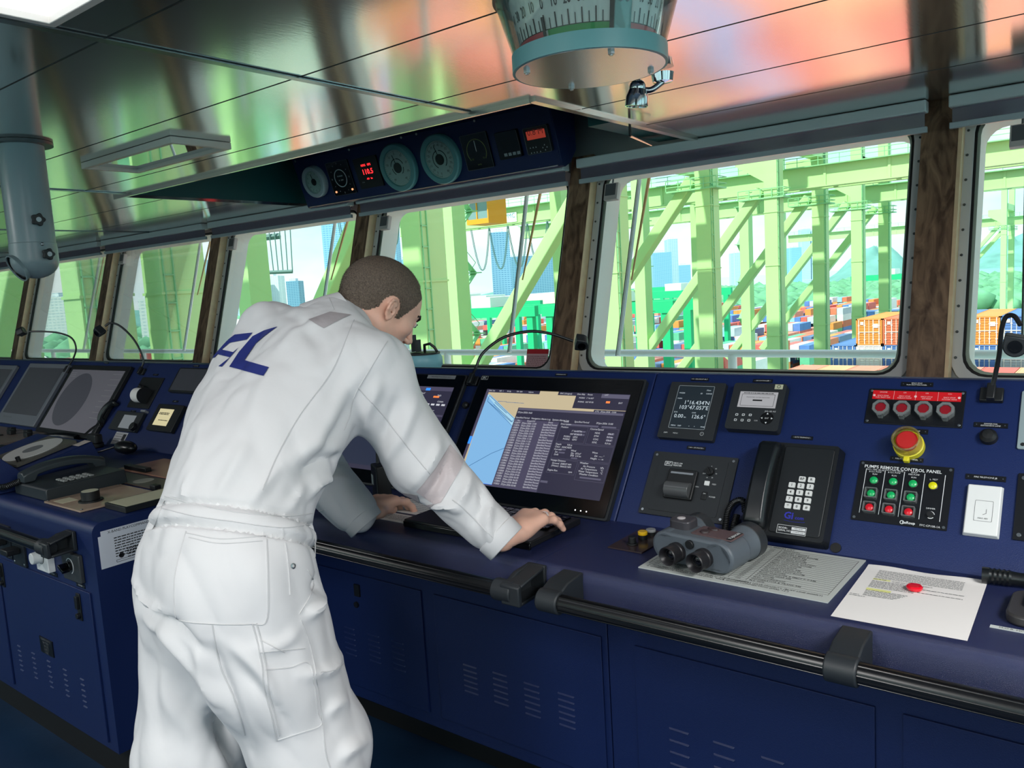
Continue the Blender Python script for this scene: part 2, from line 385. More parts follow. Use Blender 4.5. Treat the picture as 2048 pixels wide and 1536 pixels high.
    # side cheeks: window light on the wood painted in as light tan
# ================================================================ CONSOLES
TP = math.radians(54)
SP = Frame((0, 1.74, .862), (1, 0, 0), (0, math.cos(TP), math.sin(TP)))      # sloping instrument panel; u = x
WT = Frame((0, 0, .86), (1, 0, 0), (0, 1, 0))                                # worktop
DF = Frame((0, 1.677, 0), (1, 0, 0), (0, 0, 1))                              # cupboard doors of the main console
LF = Frame((0, 1.034, 0), (1, 0, 0), (0, 0, 1))                              # front of the left console
SD = Frame((-2.40, 0, 0), (0, 1, 0), (0, 0, 1))                              # right-hand side of the left console
SPL = (1.21-.862)/math.sin(TP)                                               # slope length
SPM, WTM, DFM, LFM, SDM = SP.M(), WT.M(), DF.M(), LF.M(), SD.M()
PLATE = mat('engraved_black', '#0e1116', 0.35)
def xprof(mb, prof, x0, x1):
    """closed (y,z) profile extruded along x"""
    n = len(prof)
    mb.add([(x0, y, z) for y, z in prof]+[(x1, y, z) for y, z in prof], [tuple(range(n-1, -1, -1)), tuple(range(n, 2*n))]+[(i, (i+1) % n, n+(i+1) % n, n+i) for i in range(n)])
def arc(cy, cz, r, a0, a1, n=6): return [(cy+r*math.cos(math.radians(a0+(a1-a0)*i/n)), cz+r*math.sin(math.radians(a0+(a1-a0)*i/n))) for i in range(n+1)]
def louvre(mb, M, u, v, w=.062, h=.013, d=.009):
    a = [(-w/2, -h/2, 0), (w/2, -h/2, 0), (w/2, h/2, 0), (-w/2, h/2, 0)]; q = .006
    b = [(-w/2+q, -h/2+.001, d), (w/2-q, -h/2+.001, d), (w/2-q, -h/2+.003, d), (-w/2+q, -h/2+.003, d)]
    mb.add(a+b, [(4, 5, 6, 7), (0, 1, 5, 4), (1, 2, 6, 5), (2, 3, 7, 6), (3, 0, 4, 7)], M @ T(u, v, 0))
def louvre_group(mb, F, pa, pb, n=6, w=.062):
    a, b = F.uv(*pa), F.uv(*pb); u = (a[0]+b[0])/2
    for i in range(n): louvre(mb, F.M(), u, a[1]+(b[1]-a[1])*i/(n-1), w)
def door(name, F, u0, u1, v0, v1, parent, groups=(), mtl=BLUE, w=.062):
    mb = MB().box(u0, u1, v0, v1, 0, .006, F.M())
    for a, b in groups: louvre_group(mb, F, a, b, w=w)
    # louvres stand on the door skin
    o = obj(name, mb, mtl, parent, bevel=.0015); return o
def nameplate(parent, F, px, py, w, h, lines, size=.0055):
    u, v = F.uv(px, py); M_ = F.M(u, v, .0)
    mb = MB().box(-w/2, w/2, -h/2, h/2, 0, .002, M_); mb.mi(1).text(lines, size, M_ @ T(0, 0, .0024))
    mb.mi(2); mb.cyl(.0012, .002, .003, M_ @ T(-w/2+.005, 0, 0), 8).cyl(.0012, .002, .003, M_ @ T(w/2-.005, 0, 0), 8)
    return obj('nameplate', mb, [PLATE, TXW, STEEL], parent)
def main_unit(label, x0, x1, doors):
    t = thing('console_unit', label, 'console', ((x0+x1)/2, 1.7, 0))
    g = .0012; a, b = x0+g, x1-g
    mb = MB(); xprof(mb, [(1.405, .861)]+arc(1.405, .840, .021, 90, 180)+[(1.384, .785), (1.392, .77), (1.45, .765), (1.74, .80), (1.74, .861)], a, b)
    obj('worktop', mb, BLUETOP, t, ang=50)
    mb = MB(); xprof(mb, [(1.7405, .855), (1.7405, .862), (1.74+SPL*math.cos(TP), 1.21), (1.74+SPL*math.cos(TP)+.005, 1.213), (2.03, 1.213), (2.03, .60), (1.80, .60)], a, b)
    obj('instrument_panel', mb, BLUETOP if False else BLUE, t, bevel=.003)
    mb = MB().box(a, b, 1.677, 2.03, .135, .764); obj('cabinet_body', mb, BLUE, t, bevel=.002)
    mb = MB().box(a, b, 1.775, 2.0, .0, .134); obj('plinth', mb, RUB, t)
    for d in doors:
        (ua, ub, grp) = d
        door('cupboard_door', DF, ua, ub, .178, .572, t, grp)
    return t
def C3(x, y): return (640+x/3.413, 1080+y/3.413)
def C8(x, y): return (640+x/1.4545, 1040+y/1.4545)
du = lambda px, py: DF.uv(px, py)[0]
UA = main_unit('navy steel console unit the man leans on, with the chart monitor in its slope', -2.399, -1.06,
    [(-2.34, du(851, 1290), [(C3(205, 590), C3(225, 770)), (C3(370, 640), C3(390, 820)), (C3(535, 685), C3(555, 875))]),
     (du(877, 1300), du(1209, 1390), [(C3(1030, 850), C3(1045, 1030)), (C3(1235, 905), C3(1250, 1105)), (C3(1450, 975), C3(1465, 1185)), (C3(1685, 1045), C3(1700, 1260))])])
UB = main_unit('navy steel console unit on the right, holding the grey desk telephone and pump panel', -1.06, 1.3,
    [(du(1275, 1400), du(1751, 1460), [(C8(1040, 605), C8(1060, 780)), (C8(1170, 645), C8(1190, 830)), (C8(1312, 690), C8(1330, 880))]),
     (du(1807, 1470), .86, [((1960, 1540), (1965, 1700))])])
# latches of the far door
obj('door_latch', MB().box(-2.02, -1.995, .50, .54, .006, .012, DFM), BLACK, UA); obj('door_lock', MB().cyl(.010, .006, .012, DFM @ T(*DF.uv(*C3(262, 435)), 0), 12), BLACK, UA)
# hole in the panel right of the phone
o = obj('cable_hole', MB().cyl(.011, .0005, .003, SPM @ T(*SP.uv(1672, 1096), 0), 20), RUB, UB)
# ---- grab rails
def grab_rail(label, x0, x1, y, z, brackets, wall, group=None):
    t = thing('grab_rail', label, 'handrail', ((x0+x1)/2, y, z), group)
    mb = MB().rod((x0, y, z), (x1, y, z), .0185, 20)
    for k in range(3):                                          # grip ribs
        a = math.radians(120+k*50); mb.rod((x0, y+.0180*math.cos(a), z+.0180*math.sin(a)), (x1, y+.0180*math.cos(a), z+.0180*math.sin(a)), .0016, 6)
    obj('rail_tube', mb, mat('rail_black', '#090a0c', 0.3), t)
    for x, kind in brackets:
        mb = MB(); wy = wall
        mb.rod((x-.026, y, z), (x+.026, y, z), .0245, 20)
        # arm: hollow bracket rising to the fascia
        poly = [(y-.018, z-.012), (y-.016, z+.014), (y+.03, z+.034), (wy, z+.038), (wy, z-.022), (y+.02, z-.024)]
        xprof(mb, poly, x-.025, x+.025) if kind != 'end' else None
        if kind == 'end':
            s = 1 if kind == 'end' else -1
            xprof(mb, poly, x+.0, x+.012)
            xprof(mb, [(y-.018, z-.024), (y-.02, z+.02), (y-.008, z+.024), (y-.006, z-.024)], x, x+.05)
            xprof(mb, [(wy-.012, z-.022), (wy-.012, z+.038), (wy, z+.038), (wy, z-.022)], x, x+.05)
            xprof(mb, [(y-.008, z+.022), (wy-.01, z+.038), (wy-.01, z+.030), (y-.008, z+.014)], x, x+.05)
            xprof(mb, [(y-.008, z-.024), (wy-.01, z-.022), (wy-.01, z-.014), (y-.008, z-.016)], x, x+.05)
        obj('bracket', mb, DARK, t, bevel=.003)
    return t
grab_rail('long black ribbed grab rail along the right console front below the papers', -.955, 1.25, 1.30, .824, [(-.955, 's'), (AY(1685, 1320, 1.30)[0], 'm')], 1.388)
grab_rail('black grab rail at the console front beside the man, ending in a hollow bracket', -2.30, -1.075, 1.30, .824, [(-1.075, 'end'), (-2.28, 's')], 1.388)
# ---- left console
LX0, LX1 = -7.2, -2.40
def left_body():
    t = thing('console_unit', 'navy steel console on the left with slanted pedestal, desk phone and dark monitors', 'console', (-3.4, 1.4, 0))
    mb = MB(); R = .03
    xprof(mb, [(1.74, .86)]+arc(1.034+R, .86-R, R, 90, 180)+[(1.034, .148), (1.74, .148)], LX0, LX1)
    obj('cabinet_body', mb, BLUE, t, ang=50, bevel=.0)
    mb = MB(); xprof(mb, [(1.7405, .80), (1.7405, .862), (1.74+SPL*math.cos(TP), 1.21), (2.03, 1.213), (2.03, .15), (1.7405, .15)], LX0, LX1-.001)
    obj('instrument_panel', mb, BLUE, t, bevel=.003)
    mb = MB().box(LX0, LX1-.04, 1.085, 1.98, 0, .147); obj('plinth', mb, RUB, t)
    # doors
    g = [((118, 828), (140, 968)), ((200, 870), (222, 1012)), ((288, 915), (312, 1065)), ((380, 963), (405, 1115)), ((480, 1018), (505, 1178))]
    c = lambda p: (p[0]/2.866, 1000+p[1]/2.866)
    u0 = LF.uv(3, 1119)[0]; vt = LF.uv(90, 1147)[1]-.004
    d = door('cupboard_door', LF, u0+.0, -2.452, .172, vt, t, [(c(a), c(b)) for a, b in g], w=.036)
    obj('nameplate', MB().box(*[v for v in (lambda a, b: (a[0], b[0], b[1], a[1]))(LF.uv(*c((240, 772))), LF.uv(*c((325, 900))))], .006, .009, LFM).mi(1)
        .text('POWER DISTR.\nBATTERY\n24V DC\nSUPPLY\nUNIT', .011, LFM @ T(*[(a+b)/2 for a, b in zip(LF.uv(*c((240, 772))), LF.uv(*c((325, 900))))], .0095)), [PLATE, INK], d)
    for a, b in ((c((20, 370)), c((35, 480))), (c((462, 545)), c((478, 670)))):
        ua, ub = LF.uv(*a), LF.uv(*b); um = (ua[0]+ub[0])/2
        mb = MB().box(um-.012, um+.012, ub[1]-.008, ua[1]+.008, .006, .010, LFM).box(um-.008, um+.008, ub[1]+.03, ua[1], .010, .018, LFM).cyl(.009, .010, .020, LFM @ T(um, ub[1]+.008, 0), 14)
        obj('door_latch', mb, BLACK, d, bevel=.001)
    door('cupboard_door', LF, u0-.92, u0-.03, .172, vt, t)
    return t
UL = left_body()
grab_rail('black grab rail across the front of the left console', -4.6, -2.55, .965, .79, [(-2.55, 'end'), (-4.5, 's')], 1.033)
# ================================================================ INSTRUMENTS ON THE MAIN CONSOLE
def c1(x, y): return (900+x/4.8, 740+y/4.8)
def c2(x, y): return (1240+x/4.267, 740+y/4.267)
def c3(x, y): return (1660+x/4.266, 740+y/4.266)
def E(name, col, s=1.0): return mat('glow_'+name, col, 0.4, emit=s)
E_SEA = E('sea', '#86bdec', .62); E_LAND = E('land', '#cdbd9b', .62); E_LIST = E('list', '#4c4860', .62); E_PAN = E('panel', '#2f2d42', .62); E_BAR = E('bar', '#3a3848', .62)
E_TXT = E('text', '#c9cbd2', .7); E_ORG = E('orange', '#e8783a', 1); E_BLU = E('blue', '#2f7fe0', 1); E_DIM = E('dim', '#5d5b70', .65); E_SHAL = E('shallow', '#a9d8ef', .65); E_LINE = E('line', '#2f5f8c', .8)
def words(mb, M_, x0, x1, y, h, seed, gap=.35):
    r = random.Random(seed); x = x0
    while x < x1-h:
        w = min(r.uniform(1.2, 5)*h, x1-x); mb.quad((x, y-h/2, 0), (x+w, y-h/2, 0), (x+w, y+h/2, 0), (x, y+h/2, 0), M_); x += w+h*gap*2
def panel_box(mb, F, rc, h, r=.004, w0=0.0):
    mb.prism(rrect(rc[0], rc[1], rc[2], rc[3], r), w0, h, F.M())
# ---------------- chart monitors
def monitor(label, rc, sc, draw, group=None):
    t = thing('chart_monitor', label, 'monitor', SP.pt((rc[0]+rc[1])/2, rc[2]), group)
    u0, u1, v0, v1 = rc
    obj('housing', MB().prism(rrect(u0, u1, v0, v1, .006), .0, .0168, SPM), DARK, t, bevel=.003)
    obj('bezel', MB().ringp(rrect(u0+.006, u1-.006, v0+.006, v1-.006, .004), rrect(sc[0], sc[1], sc[2], sc[3], .001), .017, .0205, SPM), GLOSSB, t)
    draw(t, sc); return t
def scr(F, mb, pts, w):     # polygon given by pixel corners of the chart picture, laid on the screen plane
    q = [F.uv(*p, .0175) for p in pts]; mb.add([(a, b, w) for a, b in q], [tuple(range(len(q)))], F.M())
rc = SP.rect((962.5, 750), (1292.7, 758.3), (1212.5, 1042), (892, 995), .018)
ua, _ = SP.uv(962.5, 750, .018); ub, _ = SP.uv(1292.7, 758.3, .018); uc, vb = SP.uv(1212.5, 1042, .018); _, vt1 = SP.uv(1292.7, 758.3, .018)
rc = (ua, (ub+uc)/2, vb, vt1)
sc = SP.rect((969.8, 777.5), (1263.5, 790), (1198, 1005.6), (913.4, 961.6), .0175)
def draw_chart(t, sc):
    u0, u1, v0, v1 = sc; mb = MB()
    mb.mi(0).quad((u0, v0, .0175), (u1, v0, .0175), (u1, v1, .0175), (u0, v1, .0175), SPM)            # land
    def uvc(x, y): return SP.uv(*c1(x, y), .0175)
    def poly(m, pts, w): 
        q = [uvc(*p) for p in pts]; q = [(min(max(a, u0), u1), min(max(b, v0), v1)) for a, b in q]
        mb.mi(m).add([(a, b, w) for a, b in q], [tuple(range(len(q)))], SPM)
    poly(1, [(350, 235), (385, 235), (670, 510), (470, 1100), (90, 1060)], .0177)
    poly(2, [(360, 245), (375, 235), (670, 505), (645, 580), (620, 565)], .0178)
    lw = .0007
    def line(pts, w=.0180, m=7, lw=.0008):
        q = [uvc(*p) for p in pts]
        for (a, b), (c, d) in zip(q, q[1:]):
            L = math.hypot(c-a, d-b); n = (-(d-b)/L*lw, (c-a)/L*lw)
            mb.mi(m).quad((a+n[0], b+n[1], w), (c+n[0], d+n[1], w), (c-n[0], d-n[1], w), (a-n[0], b-n[1], w), SPM)
    line([(380, 245), (620, 470), (590, 500), (360, 300), (380, 245)]); line([(420, 330), (600, 500)]); line([(430, 310), (545, 415)]); line([(375, 315), (660, 600)], lw=.0005)
    line([(185, 920), (400, 800), (560, 735), (600, 725)]); line([(620, 470), (670, 515)])
    for k, (x, y) in enumerate(((460, 300), (540, 310), (620, 315), (650, 465))):
        a, b = uvc(x, y); words(mb.mi(7), SPM @ T(a, b, .018), 0, .035 if k < 3 else .012, 0, .0015, k)
    # top tool bar, left tool bar
    H = v1-v0; Wd = u1-u0
    def rect(m, x0, x1, y0, y1, w): mb.mi(m).quad((u0+Wd*x0, v0+H*y0, w), (u0+Wd*x1, v0+H*y0, w), (u0+Wd*x1, v0+H*y1, w), (u0+Wd*x0, v0+H*y1, w), SPM)
    rect(3, 0, .40, .965, 1, .0182); rect(3, .53, .66, .965, 1, .0182); rect(3, .655, 1, .84, 1, .0181); rect(3, .80, 1, .80, .835, .0182)
    rect(5, .82, .995, .955, .995, .0183); rect(4, 0, .02, 0, 1, .0183); rect(4, 0, .30, 0, .018, .0183)
    rect(8, 0, .022, .40, .48, .0184); rect(8, 0, .30, .018, .024, .0184)
    rect(9, .86, .885, .905, .925, .0184)
    # log window
    lx0, lx1 = .285, 1.0
    rect(3, lx0, lx1, .0, .815, .0186); rect(4, lx0, .60, .0, .69, .0188); rect(3, .603, 1, .0, .69, .0188)
    rect(5, lx0+.005, lx1-.01, .79, .812, .0189)
    for x0, x1, y0, y1 in ((.62, .80, .50, .66), (.81, .99, .50, .66), (.62, .99, .34, .49), (.62, .80, .20, .33), (.81, .99, .16, .33)):
        for e in ((x0, x1, y1-.002, y1), (x0, x1, y0, y0+.002), (x0, x0+.0012, y0, y1), (x1-.0012, x1, y0, y1)): rect(5, *e, .0190)
    for x0, x1, y0, y1 in ((.72, .79, .605, .62), (.72, .79, .575, .59), (.93, .97, .60, .615), (.93, .97, .57, .585), (.93, .97, .54, .555), (.66, .70, .42, .435), (.66, .70, .39, .405), (.75, .79, .35, .362), (.84, .97, .18, .195), (.88, .97, .665, .68), (.66, .86, .665, .68)): rect(10, x0, x1, y0, y1, .0191)
    for x0, x1 in ((.603, .65), (.285, .34)): rect(10, x0, x1, .10, .12, .0191) if x0 > .5 else rect(10, x0, x1, .67, .69, .0191)
    mb.mi(6)
    def tx(s, x, y, size, al='LEFT', b=0): mb.text(s, size, SPM @ T(u0+Wd*x, v0+H*y, .0192), al, b)
    rows = 25; y = .655
    for i in range(rows):
        yy = y-i*(.645/rows); n = 132877-i; hh = 13-i//3; mm = (40, 20, 0)[i % 3]
        s = .0075
        tx('%d' % n, .292, yy, s); tx('29.Jun.2026 %02d:%02d' % (max(hh, 0), mm), .347, yy, s); tx('Specified Period' if i != 5 else 'At Noon', .50, yy, s)
    tx('No.', .31, .68, .007); tx('Date/UTC', .38, .68, .007); tx('Event', .53, .68, .007)
    tx('Specified Period   Navigation Alarm Log   System Alarm Log', .292, .71, .0078)
    tx('29.Jun.2026', .292, .765, .008); tx('Add', .37, .765, .008); tx('Event', .63, .70, .0075); tx('Specified Period', .70, .705, .0075); tx('29.Jun.2026 13:00', .84, .705, .0075); tx('Description', .615, .675, .0075)
    for s, x, yy in (('Position', .625, .645), ("1°16.437'N", .70, .612), ("103°47.051'E", .695, .582), ('POSN1', .66, .555), ('GPS1', .72, .555), ('POSN2', .66, .53), ('GPS1', .72, .53), ('Course/Speed', .815, .645),
                     ('HDG', .85, .61), ('126.0°', .93, .61), ('STW', .85, .58), ('0.0 kn', .93, .58), ('COG', .85, .55), ('126.6°', .93, .55), ('SOG', .85, .52), ('0.0 kn', .93, .52), ('Depth', .625, .475), ('9.8 m', .70, .475), ('Chart', .625, .45), ('SG4C4035', .67, .45),
                     ('Current', .625, .425), ('Set', .635, .40), ('Drift', .635, .375), ('Wind', .735, .425), ('Dir  073.4°', .74, .40), ('SPD  5.4 kn', .74, .378), ('Wave', .87, .425), ('Dir  ---.- °', .89, .395), ('Height  --.- m', .87, .37),
                     ('Voyage Distance', .625, .32), ('Ground  258537 NM', .64, .292), ('(Water)  266632 NM', .64, .268), ('Engine Rev.', .625, .225), ('rpm', .76, .225), ('Weather', .815, .32), ('Air Pressure        hPa', .84, .292), ('Air Temperature     °C', .83, .268), ('Water Temperature   °C', .82, .243), ('Weather Condition', .83, .218)):
        tx(s, x, yy, .0075)
    for s, x, yy in (('ENC Set', .02, .982), ('HD  1', .10, .982), ('N Up', .16, .982), ('TM  RM', .23, .982), ('Inform', .32, .982), ('Own Ship', .66, .982), ('Route', .73, .982), ('POSN1  1°16.437', .68, .945), ('POSN2  103°47.05', .68, .905), ('LAT', .84, .985), ('ENT', .94, .91), ('UTC  29.Jun.2026  13:04', .81, .818), ('ENC (Original)', .545, .982)):
        tx(s, x, yy, .0068)
    obj('screen', mb, [E_LAND, E_SEA, E_SHAL, E_PAN, E_LIST, E_DIM, E_TXT, E_LINE, E_BLU, E_ORG, E_DIM], t)
    mb = MB(); mb.text('JRC', .010, SPM @ T(rc[0]+.022, rc[3]-.012, .0212), 'CENTER', .02)
    a, b = rc[0]+.022, rc[3]-.012
    mb.ringp(rrect(a-.013, a+.013, b-.0065, b+.0065, .001), rrect(a-.0122, a+.0122, b-.0057, b+.0057, .001), .0206, .021, SPM)
    obj('maker_mark', mb, TXW, t)
    mb = MB()
    for i in range(3): mb.cyl(.0018, .0205, .0215, SPM @ T(rc[1]-.098+i*.0175, rc[2]+.016, 0), 10)
    obj('indicator_lamp', mb, E('white', '#ffffff', 1.5), t)
monitor('black chart monitor showing a blue sea chart and a dark log window, above the keyboard', rc, sc, draw_chart)
# second monitor, mostly behind the man
W2 = rc[1]-rc[0]; ur = SP.uv(935, 749, .018)[0]
rc2 = (ur-W2, ur, rc[2], rc[3]); dx = rc2[0]-rc[0]; sc2 = (sc[0]+dx, sc[1]+dx, sc[2], sc[3])
def draw_conning(t, sc):
    u0, u1, v0, v1 = sc; mb = MB(); Wd, H = u1-u0, v1-v0
    mb.mi(0).quad((u0, v0, .0175), (u1, v0, .0175), (u1, v1, .0175), (u0, v1, .0175), SPM)
    def rect(m, x0, x1, y0, y1, w): mb.mi(m).quad((u0+Wd*x0, v0+H*y0, w), (u0+Wd*x1, v0+H*y0, w), (u0+Wd*x1, v0+H*y1, w), (u0+Wd*x0, v0+H*y1, w), SPM)
    rect(1, .62, 1, .955, 1, .0178)
    mb.mi(2)
    def tx(s, x, y, size=.0085): mb.text(s, size, SPM @ T(u0+Wd*x, v0+H*y, .018), 'LEFT')
    for s, x, y in (('WPT', .66, .975), ('HDG  126.0°', .68, .92), ('THD', .88, .90), ('LAT/LON', .70, .86), ('GPS1', .70, .825), ('CONN', .90, .83), ('COG / SOG', .66, .76), ('SPD  0.2 kn', .66, .72), ('126.0°', .86, .72), ('0.2 kn', .86, .69), ('UTC 29.Jun.2026', .64, .64), ('102.3 °', .86, .60), ('0.0 kn', .87, .57), ('WIND 073.4°', .64, .50), ('Alarm', .64, .44), ('Depth  9.8 m', .64, .38), ('SHIP', .1, .9), ('RANGE', .1, .5)):
        tx(s, x, y)
    for i in range(6): rect(2, .72+i*.045, .75+i*.045, .785, .805, .0179)
    rect(3, .85, .90, .875, .895, .0179); rect(4, .76, .80, .955, .985, .0180); rect(1, .62, .99, .66, .68, .0179); rect(5, .05, .6, .05, .9, .0178)
    obj('screen', mb, [E_PAN, E_LIST, E_TXT, E_ORG, E_BLU, E('deep', '#1d2438', .8)], t)
    obj('label_strip', MB().box(u1-.135, u1-.01, rc[3]-.02, rc[3]-.007, .0205, .0212, SPM).mi(1).text('MULTIFUNCTION DISPLAY NO.2', .006, SPM @ T(u1-.073, rc[3]-.0135, .0216)), [mat('strip', '#8d9196', .5), TXK], t)
monitor('second black monitor with dark data screen, half hidden behind the man', rc2, sc2, draw_conning)
# ---------------- small displays
def P4(F, *p, w=0): return F.rect(*p, w)
g = P4(SP, c2(440, 100), c2(905, 112), c2(790, 605), c2(315, 570), w=.015); s_ = P4(SP, c2(505, 130), c2(808, 140), c2(722, 513), c2(412, 490), w=.016)
t = thing('position_display', 'portrait dark display reading latitude and longitude in pale digits', 'display', SP.pt((g[0]+g[1])/2, g[2]))
obj('housing', MB().prism(rrect(*g, .004), 0, .015, SPM), DARK, t, bevel=.002)
mb = MB().quad((s_[0], s_[2], .0155), (s_[1], s_[2], .0155), (s_[1], s_[3], .0155), (s_[0], s_[3], .0155), SPM)
mb.mi(1).ringp(rrect(*s_, .003), rrect(s_[0]+.0012, s_[1]-.0012, s_[2]+.0012, s_[3]-.0012, .002), .0152, .016, SPM); mb.mi(2)
sw, sh = s_[1]-s_[0], s_[3]-s_[2]
def TX(s, x, y, size, al='LEFT'): mb.text(s, size, SPM @ T(s_[0]+sw*x, s_[2]+sh*y, .0162), al)
TX("1°16.434'N", .97, .60, sh*.125, 'RIGHT'); TX("103°47.057'E", .97, .485, sh*.125, 'RIGHT'); TX('0.00', .08, .28, sh*.12); TX('kn', .36, .26, sh*.05); TX('126.6°', .95, .28, sh*.12, 'RIGHT')
for s, x, y in (('POSN', .05, .69), ('SOG', .05, .37), ('COG', .55, .37), ('WGS84', .06, .82), ('3D', .65, .82), ('13:04:05', .8, .82), ('29.Jun', .8, .9), ('MENU', .06, .06), ('DISP', .25, .06), ('<', .55, .06), ('>', .7, .06), ('MOB', .88, .06)): TX(s, x, y, sh*.04)
obj('screen', mb, [E('lcd_dark', '#0d1a22', .8), mat('screen_rim', '#9aa3a8', .4), E('lcd_text', '#a9b6bd', .9)], t)
mb = MB().ringp(circ(.005, 20), circ(.0042, 20), .015, .0156, SP.M(g[1]-.032, g[2]+.017)); mb.text('I', .006, SP.M(g[1]-.032, g[2]+.017, .0155)); mb.text('DIM', .006, SP.M(g[0]+.022, g[2]+.014, .0155)); mb.text('MENU', .005, SP.M(g[0]+.05, g[2]+.014, .0155))
obj('key_legends', mb, TXW, t)
# AIS controller
g = P4(SP, c2(980, 110), c2(1425, 125), c2(1350, 528), c2(895, 500), w=.02); s_ = P4(SP, c2(1030, 182), c2(1347, 192), c2(1330, 327), c2(1000, 315), w=.022)
t = thing('radio_controller', 'square black controller with a pale grey screen and white key symbols', 'controller', SP.pt((g[0]+g[1])/2, g[2]))
obj('housing', MB().prism(rrect(*g, .007), 0, .022, SPM), DARK, t, bevel=.003)
mb = MB().box(s_[0], s_[1], s_[2], s_[3], .021, .0225, SPM); mb.mi(1); um, vm = (s_[0]+s_[1])/2, (s_[2]+s_[3])/2
mb.text('PASSWORD: ENTER PASSCODE', .0042, SP.M(um, vm+.006, .0228)); mb.box(um-.012, um+.012, vm-.004, vm, .0224, .0227, SPM)
mb.ringp(rrect(s_[0]+.006, s_[1]-.006, s_[2]+.004, s_[3]-.007, .001), rrect(s_[0]+.0068, s_[1]-.0068, s_[2]+.0048, s_[3]-.0078, .001), .0224, .0227, SPM); words(mb, SP.M(0, 0, .0227), s_[0]+.01, s_[1]-.01, s_[3]-.004, .002, 4)
obj('screen', mb, [E('lcd_pale', '#a9aaae', .6), TXK], t)
mb = MB()
for x, y in ((997, 380), (1053, 382), (1112, 384), (985, 425), (1042, 428), (1100, 430)):
    a, b = SP.uv(*c2(x, y), .022); mb.ringp(rrect(a-.0035, a+.0035, b-.003, b+.003, .0012), rrect(a-.0022, a+.0022, b-.0017, b+.0017, .0008), .022, .0226, SPM)
for s, x, y in (('CLR', 1159, 433), ('ENT', 1252, 413)): mb.text(s, .005, SP.M(*SP.uv(*c2(x, y), .022), .0226))
a, b = SP.uv(*c2(1252, 412), .022)
for k in range(4):
    an = k*math.pi/2; q = SP.M(a+.0125*math.cos(an), b+.0125*math.sin(an), .0226, an); mb.add([(-.002, -.0025, 0), (.0025, 0, 0), (-.002, .0025, 0)], [(0, 1, 2)], q)
mb.text('JHS-183 AIS', .0055, SP.M(*SP.uv(*c2(1283, 355), .022), .0226))
obj('key_symbols', mb, TXW, t)
obj('key_pad', MB().cyl(.0165, .0219, .0224, SP.M(a, b), 28), GLOSSB, t)
a, b = SP.uv(*c2(1357, 143), .022); obj('approval_sticker', MB().box(a-.010, a+.010, b-.007, b+.006, .022, .0224, SPM).mi(1).ringp(circ(.0045, 16), circ(.0033, 16), .0222, .0227, SP.M(a, b)), [mat('sticker', '#bfc4a8', .5), TXK], t)
# printer panel
g = P4(SP, c2(285, 690), c2(1012, 750), c2(850, 1330), c2(165, 1215), w=.006)
u_ = [SP.uv(*c2(285, 690), .006), SP.uv(*c2(1012, 750), .006), SP.uv(*c2(165, 1215), .006)]
g = ((u_[0][0]+u_[2][0])/2, u_[1][0], u_[2][1], (u_[0][1]+u_[1][1])/2)
t = thing('printer_panel', 'charcoal panel with small paper printer, rotary switch and white feed button', 'printer', SP.pt((g[0]+g[1])/2, g[2]))
mb = MB().prism(rrect(*g, .003), 0, .005, SPM); mb.prism(rrect(g[0]+.022, g[1]-.022, g[2]+.012, g[3]-.012, .006), .005, .0065, SPM); obj('face_plate', mb, DARK, t, bevel=.0012)
mb = MB(); screws(mb, SP.M(0, 0, .005), *g, r=.0035); obj('screws', mb, STEEL, t)
h = P4(SP, c2(415, 835), c2(655, 850), c2(600, 1105), c2(355, 1075), w=.02)
mb = MB().prism(rrect(*h, .003), .006, .016, SPM)
obj('print_head', mb, BLACK, t, bevel=.002)
rr = (h[3]-h[2])*.28; cm = SP.M((h[0]+h[1])/2, h[2]+rr*1.05, .017)
mb = MB(); mb.rod(tuple(cm @ Vector((-(h[1]-h[0])*.42, 0, 0))), tuple(cm @ Vector(((h[1]-h[0])*.42, 0, 0))), rr*.9, 24); obj('paper_cover', mb, mat('smoke_cover', '#55585a', .2), t, bevel=.001)
obj('tear_bar', MB().box(h[0]+.008, h[1]-.008, h[3]-.014, h[3]-.009, .016, .019, SPM), STEEL, t)
a, b = SP.uv(*c2(765, 865), .012); mb = MB().cyl(.010, .0065, .016, SP.M(a, b), 20).box(-.002, .002, -.010, .010, .016, .020, SP.M(a, b, 0, .6)); obj('rotary_switch', mb, BLACK, t, bevel=.0008)
mb = MB()
for k, s in enumerate(('OFF', '10', '20', '30', '60', '6')): an = math.radians(200+k*50); mb.text(s, .0045, SP.M(a+.016*math.cos(an), b+.016*math.sin(an), .007))
a2, b2 = SP.uv(*c2(415, 797), .007); mb.ringp(rrect(a2-.0105, a2+.0105, b2-.006, b2+.006, .001), rrect(a2-.0095, a2+.0095, b2-.005, b2+.005, .001), .0066, .0072, SPM); mb.text('JRC', .009, SP.M(a2, b2, .0072), 'CENTER', .02)
a2, b2 = SP.uv(*c2(455, 803), .007); mb.text('NKG-104\nPRINTER', .0062, SP.M(a2, b2, .0072), 'LEFT', .015)
for s, x, y in (('OPEN', 632, 994), ('FEED', 785, 975), ('POWER', 758, 1082)): mb.text(s, .0048, SP.M(*SP.uv(*c2(x, y), .007), .007), 'LEFT')
obj('panel_legends', mb, TXW, t)
a, b = SP.uv(*c2(740, 965), .01); obj('feed_button', MB().box(a-.0065, a+.0065, b-.006, b+.006, .0065, .0105, SPM), WHITE, t, bevel=.001)
a, b = SP.uv(*c2(715, 1070), .01); obj('power_switch', MB().box(a-.0065, a+.0065, b-.010, b+.010, .0065, .0095, SPM).mi(1).text('ON', .004, SP.M(a, b+.005, .0098)), [BLACK, TXW], t, bevel=.0008)
